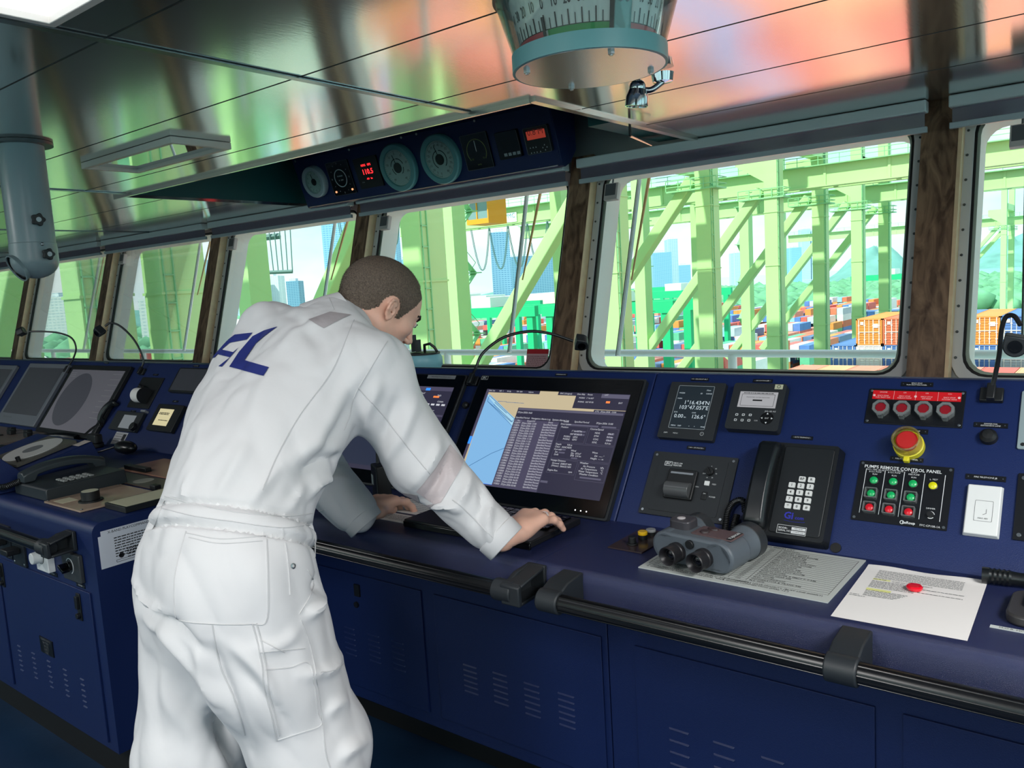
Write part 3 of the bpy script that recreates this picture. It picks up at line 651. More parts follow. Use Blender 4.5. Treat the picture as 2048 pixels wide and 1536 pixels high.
# ---------------- desk telephone in the slope
pw = .035
q = [SP.uv(*c2(1890, 650), pw), SP.uv(*c2(1745, 1500), pw)]; ul, vl = SP.uv(*c2(1195, 590), pw)
g = (ul, (q[0][0]+q[1][0])/2, q[1][1]+.002, (q[0][1]+vl)/2)
t = thing('desk_telephone', 'black wall telephone with white number keys and handset, on the slope above the binoculars', 'telephone', SP.pt((g[0]+g[1])/2, g[2]))
mb = MB().prism(rrect(*g, .006), 0, pw, SPM, rrect(g[0]+.004, g[1]-.004, g[2]+.003, g[3]-.003, .006)); uh = g[0]+(g[1]-g[0])*.345
obj('telephone_body', mb, mat('telephone_black', '#0f1418', 0.42, bump=.1, bscale=800), t, bevel=.003)
obj('key_field', MB().prism(rrect(uh, g[1]-.012, g[2]+.012, g[3]-.012, .006), pw-.001, pw+.003, SPM), mat('telephone_face', '#11171b', .45), t, bevel=.0015)
# handset
ha, hb = SP.uv(*c2(1290, 600), pw+.03), SP.uv(*c2(1155, 1320), pw+.03); hu = g[0]+.035
L = (ha[1]-hb[1]); n = 24; vs = []; fs = []
for i in range(n+1):
    s = i/n; v = hb[1]+L*s; e_ = abs(2*s-1); wz = pw+.030+.012*(1-e_**2); hw = .023+.003*e_**2; dep = .030 if e_ > .68 else .016
    if i in (0, n): hw *= .9; wz -= .004
    lo = wz-dep-.004 if e_ > .66 else wz-.022
    for du_, dw in ((-hw, lo), (-hw, wz-.008), (-hw*.7, wz), (hw*.7, wz), (hw, wz-.008), (hw, lo)): vs.append((hu+du_, v, dw))
for i in range(n):
    for k in range(6): fs.append((i*6+k, i*6+(k+1) % 6, (i+1)*6+(k+1) % 6, (i+1)*6+k))
fs += [tuple(range(6)), tuple(n*6+k for k in range(6))]
obj('handset', MB().add(vs, fs, SPM), mat('handset_black', '#11161a', .3), t, bevel=.002)
obj('cradle', MB().prism(rrect(g[0]+.006, uh-.006, g[2]+.01, g[3]-.006, .006), pw-.001, pw+.004, SPM), BLACK, t)
KEYS = [('RP', 1555, 930), ('R', 1633, 937), ('1', 1467, 980), ('2', 1543, 988), ('3', 1622, 995), ('4', 1455, 1040), ('5', 1532, 1045), ('6', 1610, 1053), ('7', 1444, 1098), ('8', 1520, 1106), ('9', 1600, 1114), ('*', 1432, 1157), ('0', 1508, 1166), ('#', 1590, 1175)]
mb = MB()
K0 = SP.uv(*c2(1443, 1157-58*3.0), pw+.005)
kk = {}
for s, x, y in KEYS: kk[s] = SP.uv(*c2(x, y), pw+.006)
for s, x, y in KEYS:
    a, b = kk[s]; k_ = MB().prism(rrect(a-.0072, a+.0072, b-.0062, b+.0062, .002), pw+.002, pw+.0062, SPM); k_.mi(1).text(s, .0085 if s != '*' else .012, SP.M(a, b-(0 if s != '*' else .002), pw+.0065), 'CENTER', .02)
    obj('number_key', k_, [mat('key_white', '#dfe3e2', .4), TXK], t)
mb = MB(); a, b = SP.uv(*c2(1490, 1250), pw+.003)
mb.text('Gi', .022, SP.M(a-.013, b, pw+.0034), 'CENTER', .03); mb.text('com', .011, SP.M(a+.011, b-.003, pw+.0034), 'CENTER', .02); mb.tube([SP.pt(a-.022+.046*i/10, b-.011-.002*math.sin(i/10*math.pi), pw+.0034) for i in range(11)], .0004, 4)
obj('maker_mark', mb, mat('maker_blue', '#2a2fa8', .5), t)
a, b = SP.uv(*c2(1470, 1368), pw+.003); mb = MB(); mb.ringp(rrect(a-.034, a+.030, b-.010, b+.010, .001), rrect(a-.0333, a+.0293, b-.0093, b+.0093, .001), pw+.0031, pw+.0036, SPM)
mb.text('MODEL:\nSERIAL NO.', .0058, SP.M(a-.031, b, pw+.0036), 'LEFT', .01); mb.box(a-.002, a+.028, b+.001, b+.007, pw+.0031, pw+.0036, SPM).box(a-.002, a+.028, b-.007, b-.001, pw+.0031, pw+.0036, SPM)
mb.mi(1).text('KBC10/30', .0042, SP.M(a+.013, b+.004, pw+.0039)); mb.text('177-0602010/24', .0038, SP.M(a+.013, b-.004, pw+.0039)); obj('type_plate', mb, [TXW, TXK], t)
# coiled cord
def coil(path, r, turns, n=12):
    P = curve(path, 24); o = []; L = len(P)
    for i in range(turns*n):
        f = i/(turns*n-1)*(L-1); k = min(int(f), L-2); p = P[k].lerp(P[k+1], f-k); d = (P[k+1]-P[k]).normalized(); a = d.orthogonal().normalized(); b = d.cross(a); th = 2*math.pi*i/n
        o.append(p+a*r*math.cos(th)+b*r*math.sin(th))
    return o
cp = [SP.pt(hu-.005, hb[1]+.004, pw+.004)]+[SP.pt(*SP.uv(x_, y_, .015), .015) for x_, y_ in ((1492, 1030), (1486, 1002), (1468, 1004), (1456, 1022), (1452, 1045), (1450, 1066), (1462, 1070), (1468, 1050), (1474, 1030))]
obj('coiled_cord', MB().tube(coil(cp, .0062, 60, 9), .0019, 5), BLACK, t)
# ---------------- emergency stop panel
def plate_thing(name, label, cat, corners, h=.003, w=.003):
    g = P4(SP, *corners, w=w); t = thing(name, label, cat, SP.pt((g[0]+g[1])/2, g[2])); obj('face_plate', MB().prism(rrect(*g, .002), 0, h, SPM), PLATE, t, bevel=.0005)
    mb = MB(); screws(mb, SP.M(0, 0, h), *g, r=.003, h=.0012, ins=.006); obj('screws', mb, STEEL, t); return t, g
t, g = plate_thing('emergency_stop_panel', 'black panel with four red stop buttons under a red lettered strip', 'control panel', (c3(340, 155), c3(1160, 180), c3(1130, 495), c3(290, 450)))
r_ = P4(SP, c3(370, 170), c3(1122, 195), c3(1118, 272), c3(360, 243), w=.005)
mb = MB().box(*r_, .003, .0045, SPM).mi(1); ww = (r_[1]-r_[0])/4; vm = (r_[2]+r_[3])/2
for k, s in enumerate(('ENGINE\n\nEMCY STOP\nFUEL SHUT OFF', 'E/R\n\nEMCY STOP\nFUEL/LO PUMP', 'E/R\n\nEMCY STOP\nE/R FANS', 'C/H\n\nEMCY STOP\nACCOM. FANS')): mb.text(s, .0045, SP.M(r_[0]+ww*(k+.5), vm, .0048))
for k in range(1, 4): mb.box(r_[0]+ww*k-.0003, r_[0]+ww*k+.0003, r_[2], r_[3], .0045, .0048, SPM)
for k in (0.08, 2.0, 3.92): mb.cyl(.0028, .0045, .0055, SP.M(r_[0]+ww*k, vm-.002), 12)
obj('red_strip', mb, [mat('strip_red', '#d3141f', .45), mat('strip_ink', '#f0c9c9', .5)], t)
GC = glass('clear_plastic', '#dfe6e6', .25, .05, dens=.16)
for x, y in ((432, 300), (613, 307), (797, 312), (986, 322)):
    a, b = SP.uv(*c3(x, y), .02); b -= .004
    o = obj('stop_button', MB().cyl(.0125, .003, .018, SP.M(a, b), 28, .0115), mat('stop_red', '#8c1020', .4), t, bevel=.001)
    obj('clear_guard', MB().ringp(circ(.0185, 8), circ(.0125, 8), .017, .021, SP.M(a, b, 0, .39)).ringp(circ(.0175, 8), circ(.0163, 8), .003, .018, SP.M(a, b, 0, .39)).box(-.005, .005, -.021, -.016, .004, .021, SP.M(a, b)), GC, o)
# yellow mushroom stop
a, b = SP.uv(*c3(665, 625), .02); t = thing('mushroom_stop_button', 'round red push button in a yellow ring with clear cover', 'button', SP.pt(a, b))
obj('collar', MB().lathe([(.0, 0), (.031, 0), (.031, .016), (.027, .018), (.0, .018)], SP.M(a, b), 40), mat('yellow_plastic', '#ded52c', .4), t)
obj('push_cap', MB().lathe([(0, .018), (.018, .018), (.018, .028), (.022, .03), (.022, .036), (.019, .039), (0, .040)], SP.M(a, b), 36), mat('cap_red', '#c22a2a', .35), t)
obj('clear_cover', MB().lathe([(.029, .018), (.029, .046), (.026, .048), (.0245, .046), (.0245, .042)], SP.M(a, b), 40), glass('cover_clear', '#efe8b8', .3, .03, dens=.10), t)
obj('pull_tab', MB().box(-.006, .006, -.041, -.029, .004, .018, SP.M(a, b)), mat('yellow_plastic', '#ded52c', .4), t, bevel=.002)
# pumps remote panel
t, g = plate_thing('pump_control_panel', 'black pump control panel with green, red and yellow round lamps', 'control panel', (c3(260, 770), c3(1055, 835), c3(1000, 1375), c3(180, 1270)))
mb = MB(); mb.text('PUMPS REMOTE CONTROL PANEL', .0100, SP.M((g[0]+g[1])/2-.006, g[3]-.013, .0034), 'CENTER', .015)
PX_ = {}
for s, x, y in (('NO.1 FIRE, BILGE\n& G.S. PUMP', 388, 860), ('NO.2 FIRE, BILGE\n& G.S. PUMP', 550, 868), ('EMCY\nFIRE PUMP', 718, 885), ('RUN', 383, 889), ('RUN', 547, 902), ('RUN', 715, 918), ('L. TEST', 885, 935), ('DIMMER', 858, 1183)): mb.text(s, .0048, SP.M(*SP.uv(*c3(x, y), .0034), .0034))
mb.text('LeRoup', .008, SP.M(*SP.uv(*c3(670, 1305), .0034), .0034), 'CENTER', .02); mb.ringp(circ(.0042, 18), circ(.003, 18), .003, .0035, SP.M(*SP.uv(*c3(613, 1298), .0034))); mb.text('FPC-CP108-1A', .0062, SP.M(*SP.uv(*c3(850, 1333), .0034), .0034))
for x0, y0, x1, y1 in ((310, 840, 250, 1215), (470, 855, 415, 1233), (635, 868, 583, 1252), (808, 885, 760, 1273), (983, 898, 937, 1295)):
    a, b = SP.uv(*c3(x0, y0), .0034), SP.uv(*c3(x1, y1), .0034); um = (a[0]+b[0])/2; mb.box(um-.0006, um+.0006, b[1], a[1], .003, .0034, SPM)
a, b = SP.uv(*c3(855, 1235), .005); mb.lathe([(.0068, .0034), (.0082, .0034), (.0082, .0038), (.0068, .0038)], SP.M(a, b), 20, .2, 2.2); mb.lathe([(.0068, .0034), (.0082, .0034), (.0082, .0038), (.0068, .0038)], SP.M(a, b), 20, 4.1, 5.6)
obj('panel_legends', mb, TXW, t)
obj('dimmer_knob', MB().cyl(.006, .003, .010, SP.M(a, b), 20), BLACK, t)
LG = mat('lamp_green', '#17b866', .3, coat=.3); LR = mat('lamp_red', '#e0162a', .3, coat=.3); LY = mat('lamp_yellow', '#e6e41a', .3)
def dome(x, y, m, nm, sq=False):
    a, b = SP.uv(*c3(x, y), .008)
    o = obj(nm, MB().lathe([(0, .003), (.0082, .003), (.0082, .008), (.0065, .0095), (0, .0105)], SP.M(a, b), 24), m, t)
    if sq: obj('clear_guard', MB().ringp(rrect(a-.0125, a+.0125, b-.0115, b+.0115, .002), rrect(a-.0105, a+.0105, b-.0095, b+.0095, .002), .003, .014, SPM), GC, o)
    else: obj('lamp_rim', MB().lathe([(.0095, .003), (.0095, .006), (.0084, .0065), (.0084, .003)], SP.M(a, b), 24), BLACK, o)
for x, y in ((372, 938), (537, 950), (706, 968)): dome(x, y, LG, 'green_lamp')
dome(877, 985, LY, 'yellow_lamp')
for x, y in ((350, 1050), (520, 1067), (688, 1085)): dome(x, y, LG, 'start_button', True)
for x, y in ((335, 1170), (502, 1188), (668, 1210)): dome(x, y, LR, 'stop_button', True)
# white telephone jack box
g = P4(SP, c3(1170, 955), c3(1480, 985), c3(1440, 1430), c3(1118, 1390), w=.014)
t = thing('telephone_socket', 'white square-cornered telephone jack box on the navy slope', 'socket', SP.pt((g[0]+g[1])/2, g[2]))
obj('cover_plate', MB().prism(rrect(*g, .002), 0, .012, SPM, rrect(g[0]+.003, g[1]-.003, g[2]+.003, g[3]-.003, .002)), WHITE, t, bevel=.0015)
um, vm = (g[0]+g[1])/2+.002, (g[2]+g[3])/2-.003
mb = MB().ringp(rrect(um-.016, um+.016, vm-.022, vm+.022, .002), rrect(um-.0155, um+.0155, vm-.0215, vm+.0215, .002), .012, .0126, SPM); mb.tube([SP.pt(um+.005, vm+.004, .0126), SP.pt(um+.005, vm-.005, .0126), SP.pt(um-.001, vm-.008, .0126)], .0005, 4); mb.text('MAX 48V', .0045, SP.M(um, vm-.016, .0127))
obj('jack_flap', mb, INK, t)
# goosenecks
def gooseneck(label, base, path_px, head, deps, group=None, face=None):
    a, b = SP.uv(*base); B = SP.pt(a, b); t = thing('gooseneck_lamp', label, 'lamp', B, group)
    d0 = float(np.dot(B-CP, CF))
    obj('base_clamp', MB().box(-.022, .022, -.016, .016, 0, .012, SP.M(a, b)).box(-.008, .008, -.017, .02, .012, .026, SP.M(a, b)), BLACK, t, bevel=.002)
    n = len(path_px); pts = [SP.pt(a, b+.01, .018)]+[AD(x, y, d0+deps*(i+1)/n) for i, (x, y) in enumerate(path_px)]
    cv = curve(pts, 12); obj('flexible_neck', MB().tube(cv, .0048, 10), mat('neck_black', '#1a1c1e', .35), t)
    H_ = Vector(AD(*head, d0+deps)); d = (H_-Vector(pts[-1])); d = d.normalized() if d.length > 1e-5 else Vector((1, 0, 0))
    fc = Vector(face) if face else Vector((0.35, -0.55, -0.5)); fc.normalize(); side = fc.cross(d).normalized(); d2 = side.cross(fc).normalized()
    m = Matrix((( side.x, d2.x, fc.x, H_.x), (side.y, d2.y, fc.y, H_.y), (side.z, d2.z, fc.z, H_.z), (0, 0, 0, 1)))
    out = [(.022*math.cos(math.radians(k)), .022*math.sin(math.radians(k))) for k in range(180, 361, 15)]+[(.022, .020), (-.022, .020)]
    out = [(x, -y) for x, y in out]; mb = MB().prism(out, -.018, .018, m); obj('lamp_head', mb, DARK, t, bevel=.003)
    mb = MB().lathe([(.013, .018), (.013, .021), (.009, .021), (.009, .0185), (0, .0185)], m, 24); obj('lens_ring', mb, GLOSSB, t)
    return t
gooseneck('black gooseneck lamp arching over the chart monitor', (948, 764), [(952, 735), (966, 706), (1005, 676), (1055, 663), (1100, 667), (1146, 682)], (1163, 685), .06)
gooseneck('gooseneck lamp with head facing forward at the right edge, by the window post', (1984, 793), [(1990, 752), (1999, 705), (2003, 660), (2012, 634), (2028, 632), (2041, 650)], (2031, 690), -.10, face=(.05, -.9, -.1))
# dimmer knob and plates
a, b = SP.uv(*c3(1350, 560), .01); obj('dimmer_knob', MB().lathe([(0, 0), (.017, 0), (.016, .012), (.010, .018), (0, .019)], SP.M(a, b), 28), BLACK, UB)
for x, y, w, h, s, sz in ((743, 125, .066, .0105, 'EMCY STOP\nPUSH BUTTON PANEL', .0042), (720, 525, .055, .011, 'EMCY STOP', .0045), (655, 765, .066, .0095, 'FIRE PUMP R. C. PANEL', .0045), (1372, 473, .062, .011, 'DIMMER FOR\nGOOSENECK LAMP', .0042), (1328, 922, .072, .0115, 'FIRE TELEPHONE JB', .0048)):
    nameplate(UB, SP, *c3(x, y), w, h, s, sz)
for x, y, s in ((683, 82, 'NO.1 GPS DISPLAY UNIT'), (1220, 95, 'AIS CONTROLLER'), (652, 668, 'NO.1 GPS PRINTER'), (1555, 580, 'AUTO TELEPHONE')): nameplate(UB, SP, *c2(x, y), .05, .009, s, .0042)
nameplate(UA, SP, *c1(1070, 47), .042, .008, 'ECDIS/RADAR NO.1', .004)
a, b = SP.uv(*c1(140, 330), .01); obj('dimmer_knob', MB().lathe([(0, 0), (.012, 0), (.011, .009), (.007, .013), (0, .0135)], SP.M(a, b), 24), BLACK, UA)
# right-edge panels
u0_ = SP.uv(*c3(1635, 185))[0]; u0b = SP.uv(*c3(1600, 680))[0]; vt_, vb_ = SP.uv(*c3(1640, 185))[1], SP.uv(*c3(1610, 680))[1]
t = thing('grey_instrument_plate', 'grey enamelled instrument plate cut by the right edge of the photo', 'panel', SP.pt(u0_, vb_)); g = ((u0_+u0b)/2, (u0_+u0b)/2+.16, vb_, vt_)
obj('face_plate', MB().prism(rrect(*g, .004), 0, .005, SPM), GREYM, t, bevel=.001); mb = MB(); screws(mb, SP.M(0, 0, .005), *g, r=.004); obj('screws', mb, BLACK, t); obj('meter', MB().box(g[0]+.03, g[1]-.03, g[2]+.03, g[3]-.02, .005, .012, SPM), GLOSSB, t, bevel=.002)
a, b = SP.uv(*c3(1605, 885)), SP.uv(*c3(1562, 1450)); um = (a[0]+b[0])/2
t = thing('black_instrument_plate', 'black engraved plate low at the right edge of the photo', 'panel', SP.pt(um, b[1])); g = (um, um+.17, b[1], a[1])
obj('face_plate', MB().prism(rrect(*g, .002), 0, .004, SPM), PLATE, t, bevel=.0005); mb = MB(); screws(mb, SP.M(0, 0, .004), *g, r=.004); mb.box(g[0]+.02, g[0]+.0212, g[2]+.02, g[3]-.02, .004, .0045, SPM); obj('screws', mb, STEEL, t)
# ================================================================ ON THE WORKTOP
z0 = .8612
# keyboard with ball
t = thing('control_keyboard', 'low black keyboard with trackball under the right hand of the man', 'keyboard', (-1.33, 1.56, z0)); KM = Matrix.Translation((0, 0, z0))
obj('keyboard_case', MB().prism(rrect(-1.535, -1.117, 1.452, 1.668, .004), .004, .020, KM), mat('keyboard_black', '#1c1d1f', .35), t, bevel=.003)
obj('wrist_edge', MB().box(-1.535, -1.117, 1.449, 1.456, .0, .016, KM), GLOSSB, t, bevel=.002)
mb = MB().mi(0)
for i in range(15):
    for j in range(5):
        x = -1.515+i*.0255; y = 1.545+j*.0225
        if -1.26 < x < -1.19 and j < 2: continue
        mb.mi(0).box(x, x+.021, y, y+.018, .020, .0245, KM); mb.mi(1).quad((x+.006, y+.006, .0248), (x+.014, y+.006, .0248), (x+.014, y+.0085, .0248), (x+.006, y+.0085, .0248), KM)
obj('keys', mb, [GLOSSB, mat('key_ink', '#8b8f92', .5)], t)
obj('track_ball', MB().sph((-1.225, 1.555, .020), .016, KM), mat('ball_grey', '#5a5f62', .2), t)
obj('case_feet', MB().cyl(.006, 0, .005, KM @ T(-1.13, 1.46, 0), 10).cyl(.006, 0, .005, KM @ T(-1.52, 1.46, 0), 10), GREYP, t)
# two cards beside it
for nm, lab, (x0, x1, y0, y1), z in (('instruction_card', 'pale printed card lying on the worktop behind the thumb of the left hand', (-1.735, -1.545, 1.545, 1.66), .0), ('instruction_card', 'narrow pale card at the thumb tip, nearer than the other card', (-1.66, -1.555, 1.47, 1.53), .0)):
    o = thing(nm, lab, 'card', ((x0+x1)/2, (y0+y1)/2, z0)); mb = MB().box(x0, x1, y0, y1, z0, z0+.0012).mi(1)
    for k in range(7): words(mb, T(0, 0, z0+.0016), x0+.01, x1-.012, y1-.012-k*(y1-y0-.02)/7, .0022, k+3)
    obj('printed_sheet', mb, [PAPER, INK], o)
# dimmer plate with knob and two lamps
t = thing('worktop_dimmer_plate', 'small brown-black plate with a black knob and a yellow cap, left of the binoculars', 'control panel', (-.93, 1.63, z0))
obj('face_plate', MB().prism(rrect(-.968, -.878, 1.549, 1.712, .002), 0, .003, KM), mat('brown_plate', '#3a2f30', .25), t, bevel=.0006)
obj('pointer_knob', MB().cyl(.013, .003, .007, KM @ T(-.925, 1.59, 0), 20).cyl(.009, .007, .022, KM @ T(-.925, 1.59, 0), 20), BLACK, t, bevel=.001)
o = obj('lamp_holder', MB().cyl(.011, .003, .014, KM @ T(-.922, 1.635, 0), 24), BLACK, t); obj('yellow_cap', MB().cyl(.0115, .014, .023, KM @ T(-.922, 1.635, 0), 24), mat('amber', '#e0b51c', .15, coat=.5), o, bevel=.0015)
o = obj('lamp_holder', MB().cyl(.011, .003, .010, KM @ T(-.922, 1.675, 0), 24), BLACK, t); obj('grey_cap', MB().cyl(.0118, .010, .017, KM @ T(-.922, 1.675, 0), 24), mat('grey_cap', '#8e9294', .3), o, bevel=.0015)
# telephone list plate
t = thing('telephone_number_plate', 'grey engraved plate of telephone numbers lying under the binoculars', 'sign plate', (-.645, 1.6, z0)); x0, x1, y0, y1 = -.842, -.447, 1.468, 1.727
obj('plate', MB().box(x0, x1, y0, y1, 0, .002, KM), mat('plate_grey', '#c3cac6', .4), t, bevel=.0004)
mb = MB(); zt = .0023
mb.text('TELEPHONE NUMBERS LIST', .0095, KM @ T(-.65, y1-.008, zt), 'CENTER', .012)
tx0, tx1, ty0, ty1 = x0+.008, x1-.010, y0+.034, y1-.016; rows = 20
def ln(a, b, c, d): mb.box(a, b, c, d, .002, zt, KM)
for k in range(rows+1): y = ty1-(ty1-ty0)*k/rows; ln(tx0, tx1, y-.0002, y+.0002)
for x in (tx0, tx0+.032, -.655, -.618, tx1): ln(x-.0003, x+.0003, ty0, ty1)
LT = ['POSITION', 'GALLEY PANTRY', "OFFICER'S MESS ROOM", "CREW'S MESS RM", 'SMOKING ROOM', 'DUTY MESS ROOM', 'FIRE CONTROL STATION', 'ENG. CONTROL ROOM', 'EMCY GEN. ROOM', 'ELEVATOR CAGE', 'ELEV. CONTROL RM', 'BUNKER STATION P/S', 'AIR COND. UNIT ROOM', 'BOSUN STORE', 'BOW THRUSTER & EMCY F. P RM', 'STEERING GEAR RM', 'C.E. ROOM', 'ELEC. WORKSHOP', 'INCINERATOR & TRANS. RM', 'M.E. SIDE']
LL = ['POSITION', 'WHEELHOUSE', 'CHART ROOM', 'CAPTAIN', 'CHIEF ENG.', 'CHIEF OFF.', '2ND OFF.', '3RD OFF.', '1ST ENG.', '2ND ENG.', '3RD ENG.', 'OFFICE WITH C.R.', 'CONFERENCE ROOM', 'HOSPITAL', 'PILOT', "OFFICER'S RECREATION RM", "CREW'S RECREATION RM", 'GYMNASIUM', 'STEWARD', 'DOCTOR']
for k in range(rows):
    y = ty1-(ty1-ty0)*(k+.5)/rows
    mb.text(LT[k], .0078, KM @ T(-.612, y, zt), 'LEFT', .01); mb.text(LL[k], .0078, KM @ T(tx0+.036, y, zt), 'LEFT', .01); mb.text('NO.' if k == 0 else str(219+k), .0075, KM @ T(-.636, y, zt)); mb.text('NO.' if k == 0 else str(200+k), .0075, KM @ T(tx0+.016, y, zt))
mb.text('1. "*" NUMBERS HAVE ACCESS TO PUBLIC ADDR.(DIAL"*0")\n2. OTHERS HAVE ACCESS TO FIRE (DIAL "606")', .0085, KM @ T(x0+.012, y0+.0205, zt), 'LEFT', .01)
mb.text('3. "*" NUMBERS HAVE PRIORITY (BUSY LINE INSERT)\n4. SHORE CONNECTION (DIAL"12")', .0085, KM @ T(-.66, y0+.0205, zt), 'LEFT', .01)
obj('engraving', mb, TXK, t)
# sheet of paper with slight wave
t = thing('paper_sheet', 'white printed sheet with yellow highlighted lines, lying on the right of the worktop', 'paper', (-.32, 1.55, z0))
P0 = Vector((-.426, 1.4135, z0)); PU = Vector((.2115, .0075, 0)).normalized(); PV = Vector((-PU.y, PU.x, 0))
def pz(u, v): return .0006+.0035*max(0, (v-.27)/.027)*(.5+.5*math.sin(u*42)) if v > .27 else .0006
nu, nv = 40, 26; vs = []; fs = []
for j in range(nv+1):
    for i in range(nu+1):
        u, v = .213*i/nu, .292*j/nv; p = P0+PU*u+PV*v; vs.append((p.x, p.y, p.z+pz(u, v)))
for j in range(nv):
    for i in range(nu): a = j*(nu+1)+i; fs.append((a, a+1, a+nu+2, a+nu+1))
obj('sheet', MB().add(vs, fs), PAPER, t)
PF = Frame(tuple(P0), tuple(PU), tuple(PV)); mb = MB(); PM = PF.M(0, 0, .0012)
for k in range(8): words(mb, PM, .026, .178, .268-k*.0062, .0018, 40+k)
words(mb, PM, .026, .052, .216, .0022, 58); words(mb, PM, .06, .13, .214, .0018, 59)
for k in range(7): words(mb, PM, .026, .105, .206-k*.0058, .0018, 60+k)
words(mb, PM, .11, .185, .196, .0018, 80); words(mb, PM, .11, .185, .178, .0018, 81)
for k in range(6): words(mb, PM, .026, .10-k*.004, .152-k*.0056, .0018, 90+k)
words(mb, PM, .004, .02, .122, .0018, 97); words(mb, PM, .004, .032, .115, .0018, 98)
for k in range(7): mb.box(.026+k*.0125, .0262+k*.0125, .168, .208, 0, .0001, PM)
obj('print', mb, mat('print_ink', '#55585c', .8), t)
obj('highlighting', MB().box(.025, .056, .213, .220, 0, .0001, PF.M(0, 0, .0009)).box(.025, .068, .152, .164, 0, .0001, PF.M(0, 0, .0009)), mat('highlighter', '#e9ec9a', .7), t)
p = AZ(1829, 1176, z0+.005)
t = thing('red_magnet', 'small translucent red oval disc on the white paper', 'magnet', (p[0], p[1], z0))
obj('red_disc', MB().lathe([(0, .001), (.0125, .001), (.0145, .004), (.0145, .007), (.012, .0095), (0, .010)], Matrix.Translation((p[0], p[1], z0+.001)), 32), mat('red_jelly', '#e8102a', .08, coat=.6), t)
# torch lying at the foot of the slope
t = thing('torch', 'ribbed black torch lying against the slope at the right edge', 'torch', (-.12, 1.70, z0))
a, b = Vector((-.232, 1.705, z0+.016)), Vector((-.02, 1.722, z0+.016)); m, L = aimZ(a, b)
obj('torch_barrel', MB().lathe([(0, 0), (.0155, 0), (.0155, .01)]+[(r, .012+.004*k) for k in range(10) for r in ((.0155, .0135)[k % 2],)]+[(.0125, .06), (.0125, .16), (.0145, .165), (.0145, .21), (0, .21)], m, 24), mat('torch_black', '#14181a', .3), t, ang=20)
# rounded black foot + label strip at right edge
a = AZ(2040, 1222, z0); t = thing('microphone_base', 'rounded dark grey base cut off by the right edge, on the worktop', 'microphone', (a[0]+.05, a[1], z0))
obj('base_plate', MB().prism(rrect(a[0]-.016, a[0]+.12, a[1]-.075, a[1]+.065, .03), 0, .018, KM), mat('base_grey', '#3b3a3a', .35), t, bevel=.004); obj('base_top', MB().prism(rrect(a[0]+.012, a[0]+.105, a[1]-.04, a[1]+.045, .02), .018, .032, KM), BLACK, t, bevel=.004)
a, b = AZ(1980, 1252, z0), AZ(2060, 1271, z0); t = thing('label_strip', 'narrow white lettered strip stuck near the front edge of the worktop', 'label', (a[0]+.05, a[1], z0))
obj('strip', MB().box(a[0], a[0]+.11, a[1]-.006, a[1]+.006, 0, .0006, KM).mi(1).text('M.O.B. MODE  NO.1 GPS', .008, KM @ T(a[0]+.056, a[1], .0009), 'CENTER'), [mat('strip_white', '#c9d2d0', .5), TXK], t)
# hand radio standing in front of the left hand
rp = AZ(766, 1004, z0); RP_ = Matrix.Translation((rp[0], rp[1], z0)); t = thing('handheld_radio', 'black handheld radio standing on the worktop beside the left hand', 'radio', (rp[0], rp[1], z0))
obj('radio_body', MB().prism(rrect(-.033, .033, -.022, .022, .006), 0, .115, RP_ @ Matrix.Rotation(-.5, 4, 'Z')), mat('radio_black', '#101317', .35), t, bevel=.004)
obj('radio_label', MB().box(-.024, -.002, -.0235, -.0222, .055, .085, RP_ @ Matrix.Rotation(-.5, 4, 'Z')), mat('label_grey', '#9aa2a3', .4), t)
obj('antenna', MB().rod((rp[0]-.02, rp[1]+.01, z0+.11), (rp[0]-.022, rp[1]+.013, z0+.17), .006, 12, .004), BLACK, t)
# ---------------- binoculars
BG = mat('binocular_grey', '#59626a', .42, bump=.15, bscale=900); BT = mat('binocular_brown', '#5d4b4c', .3)
t = thing('binoculars', 'grey marine binoculars resting on the telephone number plate', 'binoculars', (-.71, 1.56, z0+.002))
BM = Matrix.Translation((-.728, 1.553, z0+.0025)) @ Matrix.Rotation(math.radians(-8), 4, 'Z') @ Matrix.Rotation(math.radians(2.0), 4, 'X')     # local y = forward, z up
for s, nm in ((-1, 'left'), (1, 'right')):
    cx = s*.052; ox = s*.062
    m = BM @ T(ox, -.02, .040) @ Matrix.Rotation(-math.pi/2, 4, 'X')          # local z -> +y
    o = obj('barrel', MB().lathe([(0, -.03), (.030, -.03), (.034, -.02), (.034, .04), (.036, .075), (.0375, .078), (.0375, .105), (.0335, .105), (.0335, .098), (0, .098)], m, 36), BG, t)
    obj('objective_ring', MB().lathe([(.0376, .079), (.039, .080), (.039, .106), (.034, .1065), (.034, .104)], m, 36), mat('ring_black', '#2b2f33', .35), o)
    ex = s*.033; m = BM @ T(ex, -.048, .036) @ Matrix.Rotation(math.pi/2, 4, 'X')       # toward the eye
    o = obj('eyepiece', MB().lathe([(.020, -.012), (.021, .012), (.0195, .014), (.0205, .040), (.019, .042), (.0165, .040), (.012, .028), (0, .028)], m, 32), mat('eyecup_black', '#1d1c1f', .4), t)
    obj('eye_lens', MB().sph((0, 0, .0275), (.011, .011, .003), m, 20, 8), mat('lens', '#05060a', .05, coat=.8), o)
mb = MB()
poly = rrect(-.100, .100, .006, .074, .033, 8)
prof = [(x, z) for x, z in poly]
mm = BM @ T(0, .022, 0) @ Matrix.Rotation(math.pi/2, 4, 'X')                # prism housing: x,z outline pulled along y
mb.prism(prof, 0, .072, mm, [(x*.985, (z-.04)*.97+.04) for x, z in prof]); obj('prism_housing', mb, BG, t, bevel=.006, seg=3)
obj('hinge_cap', MB().cyl(.0095, .0, .082, BM @ T(0, .026, .058) @ Matrix.Rotation(math.pi/2, 4, 'X'), 24), BLACK, t, bevel=.001)
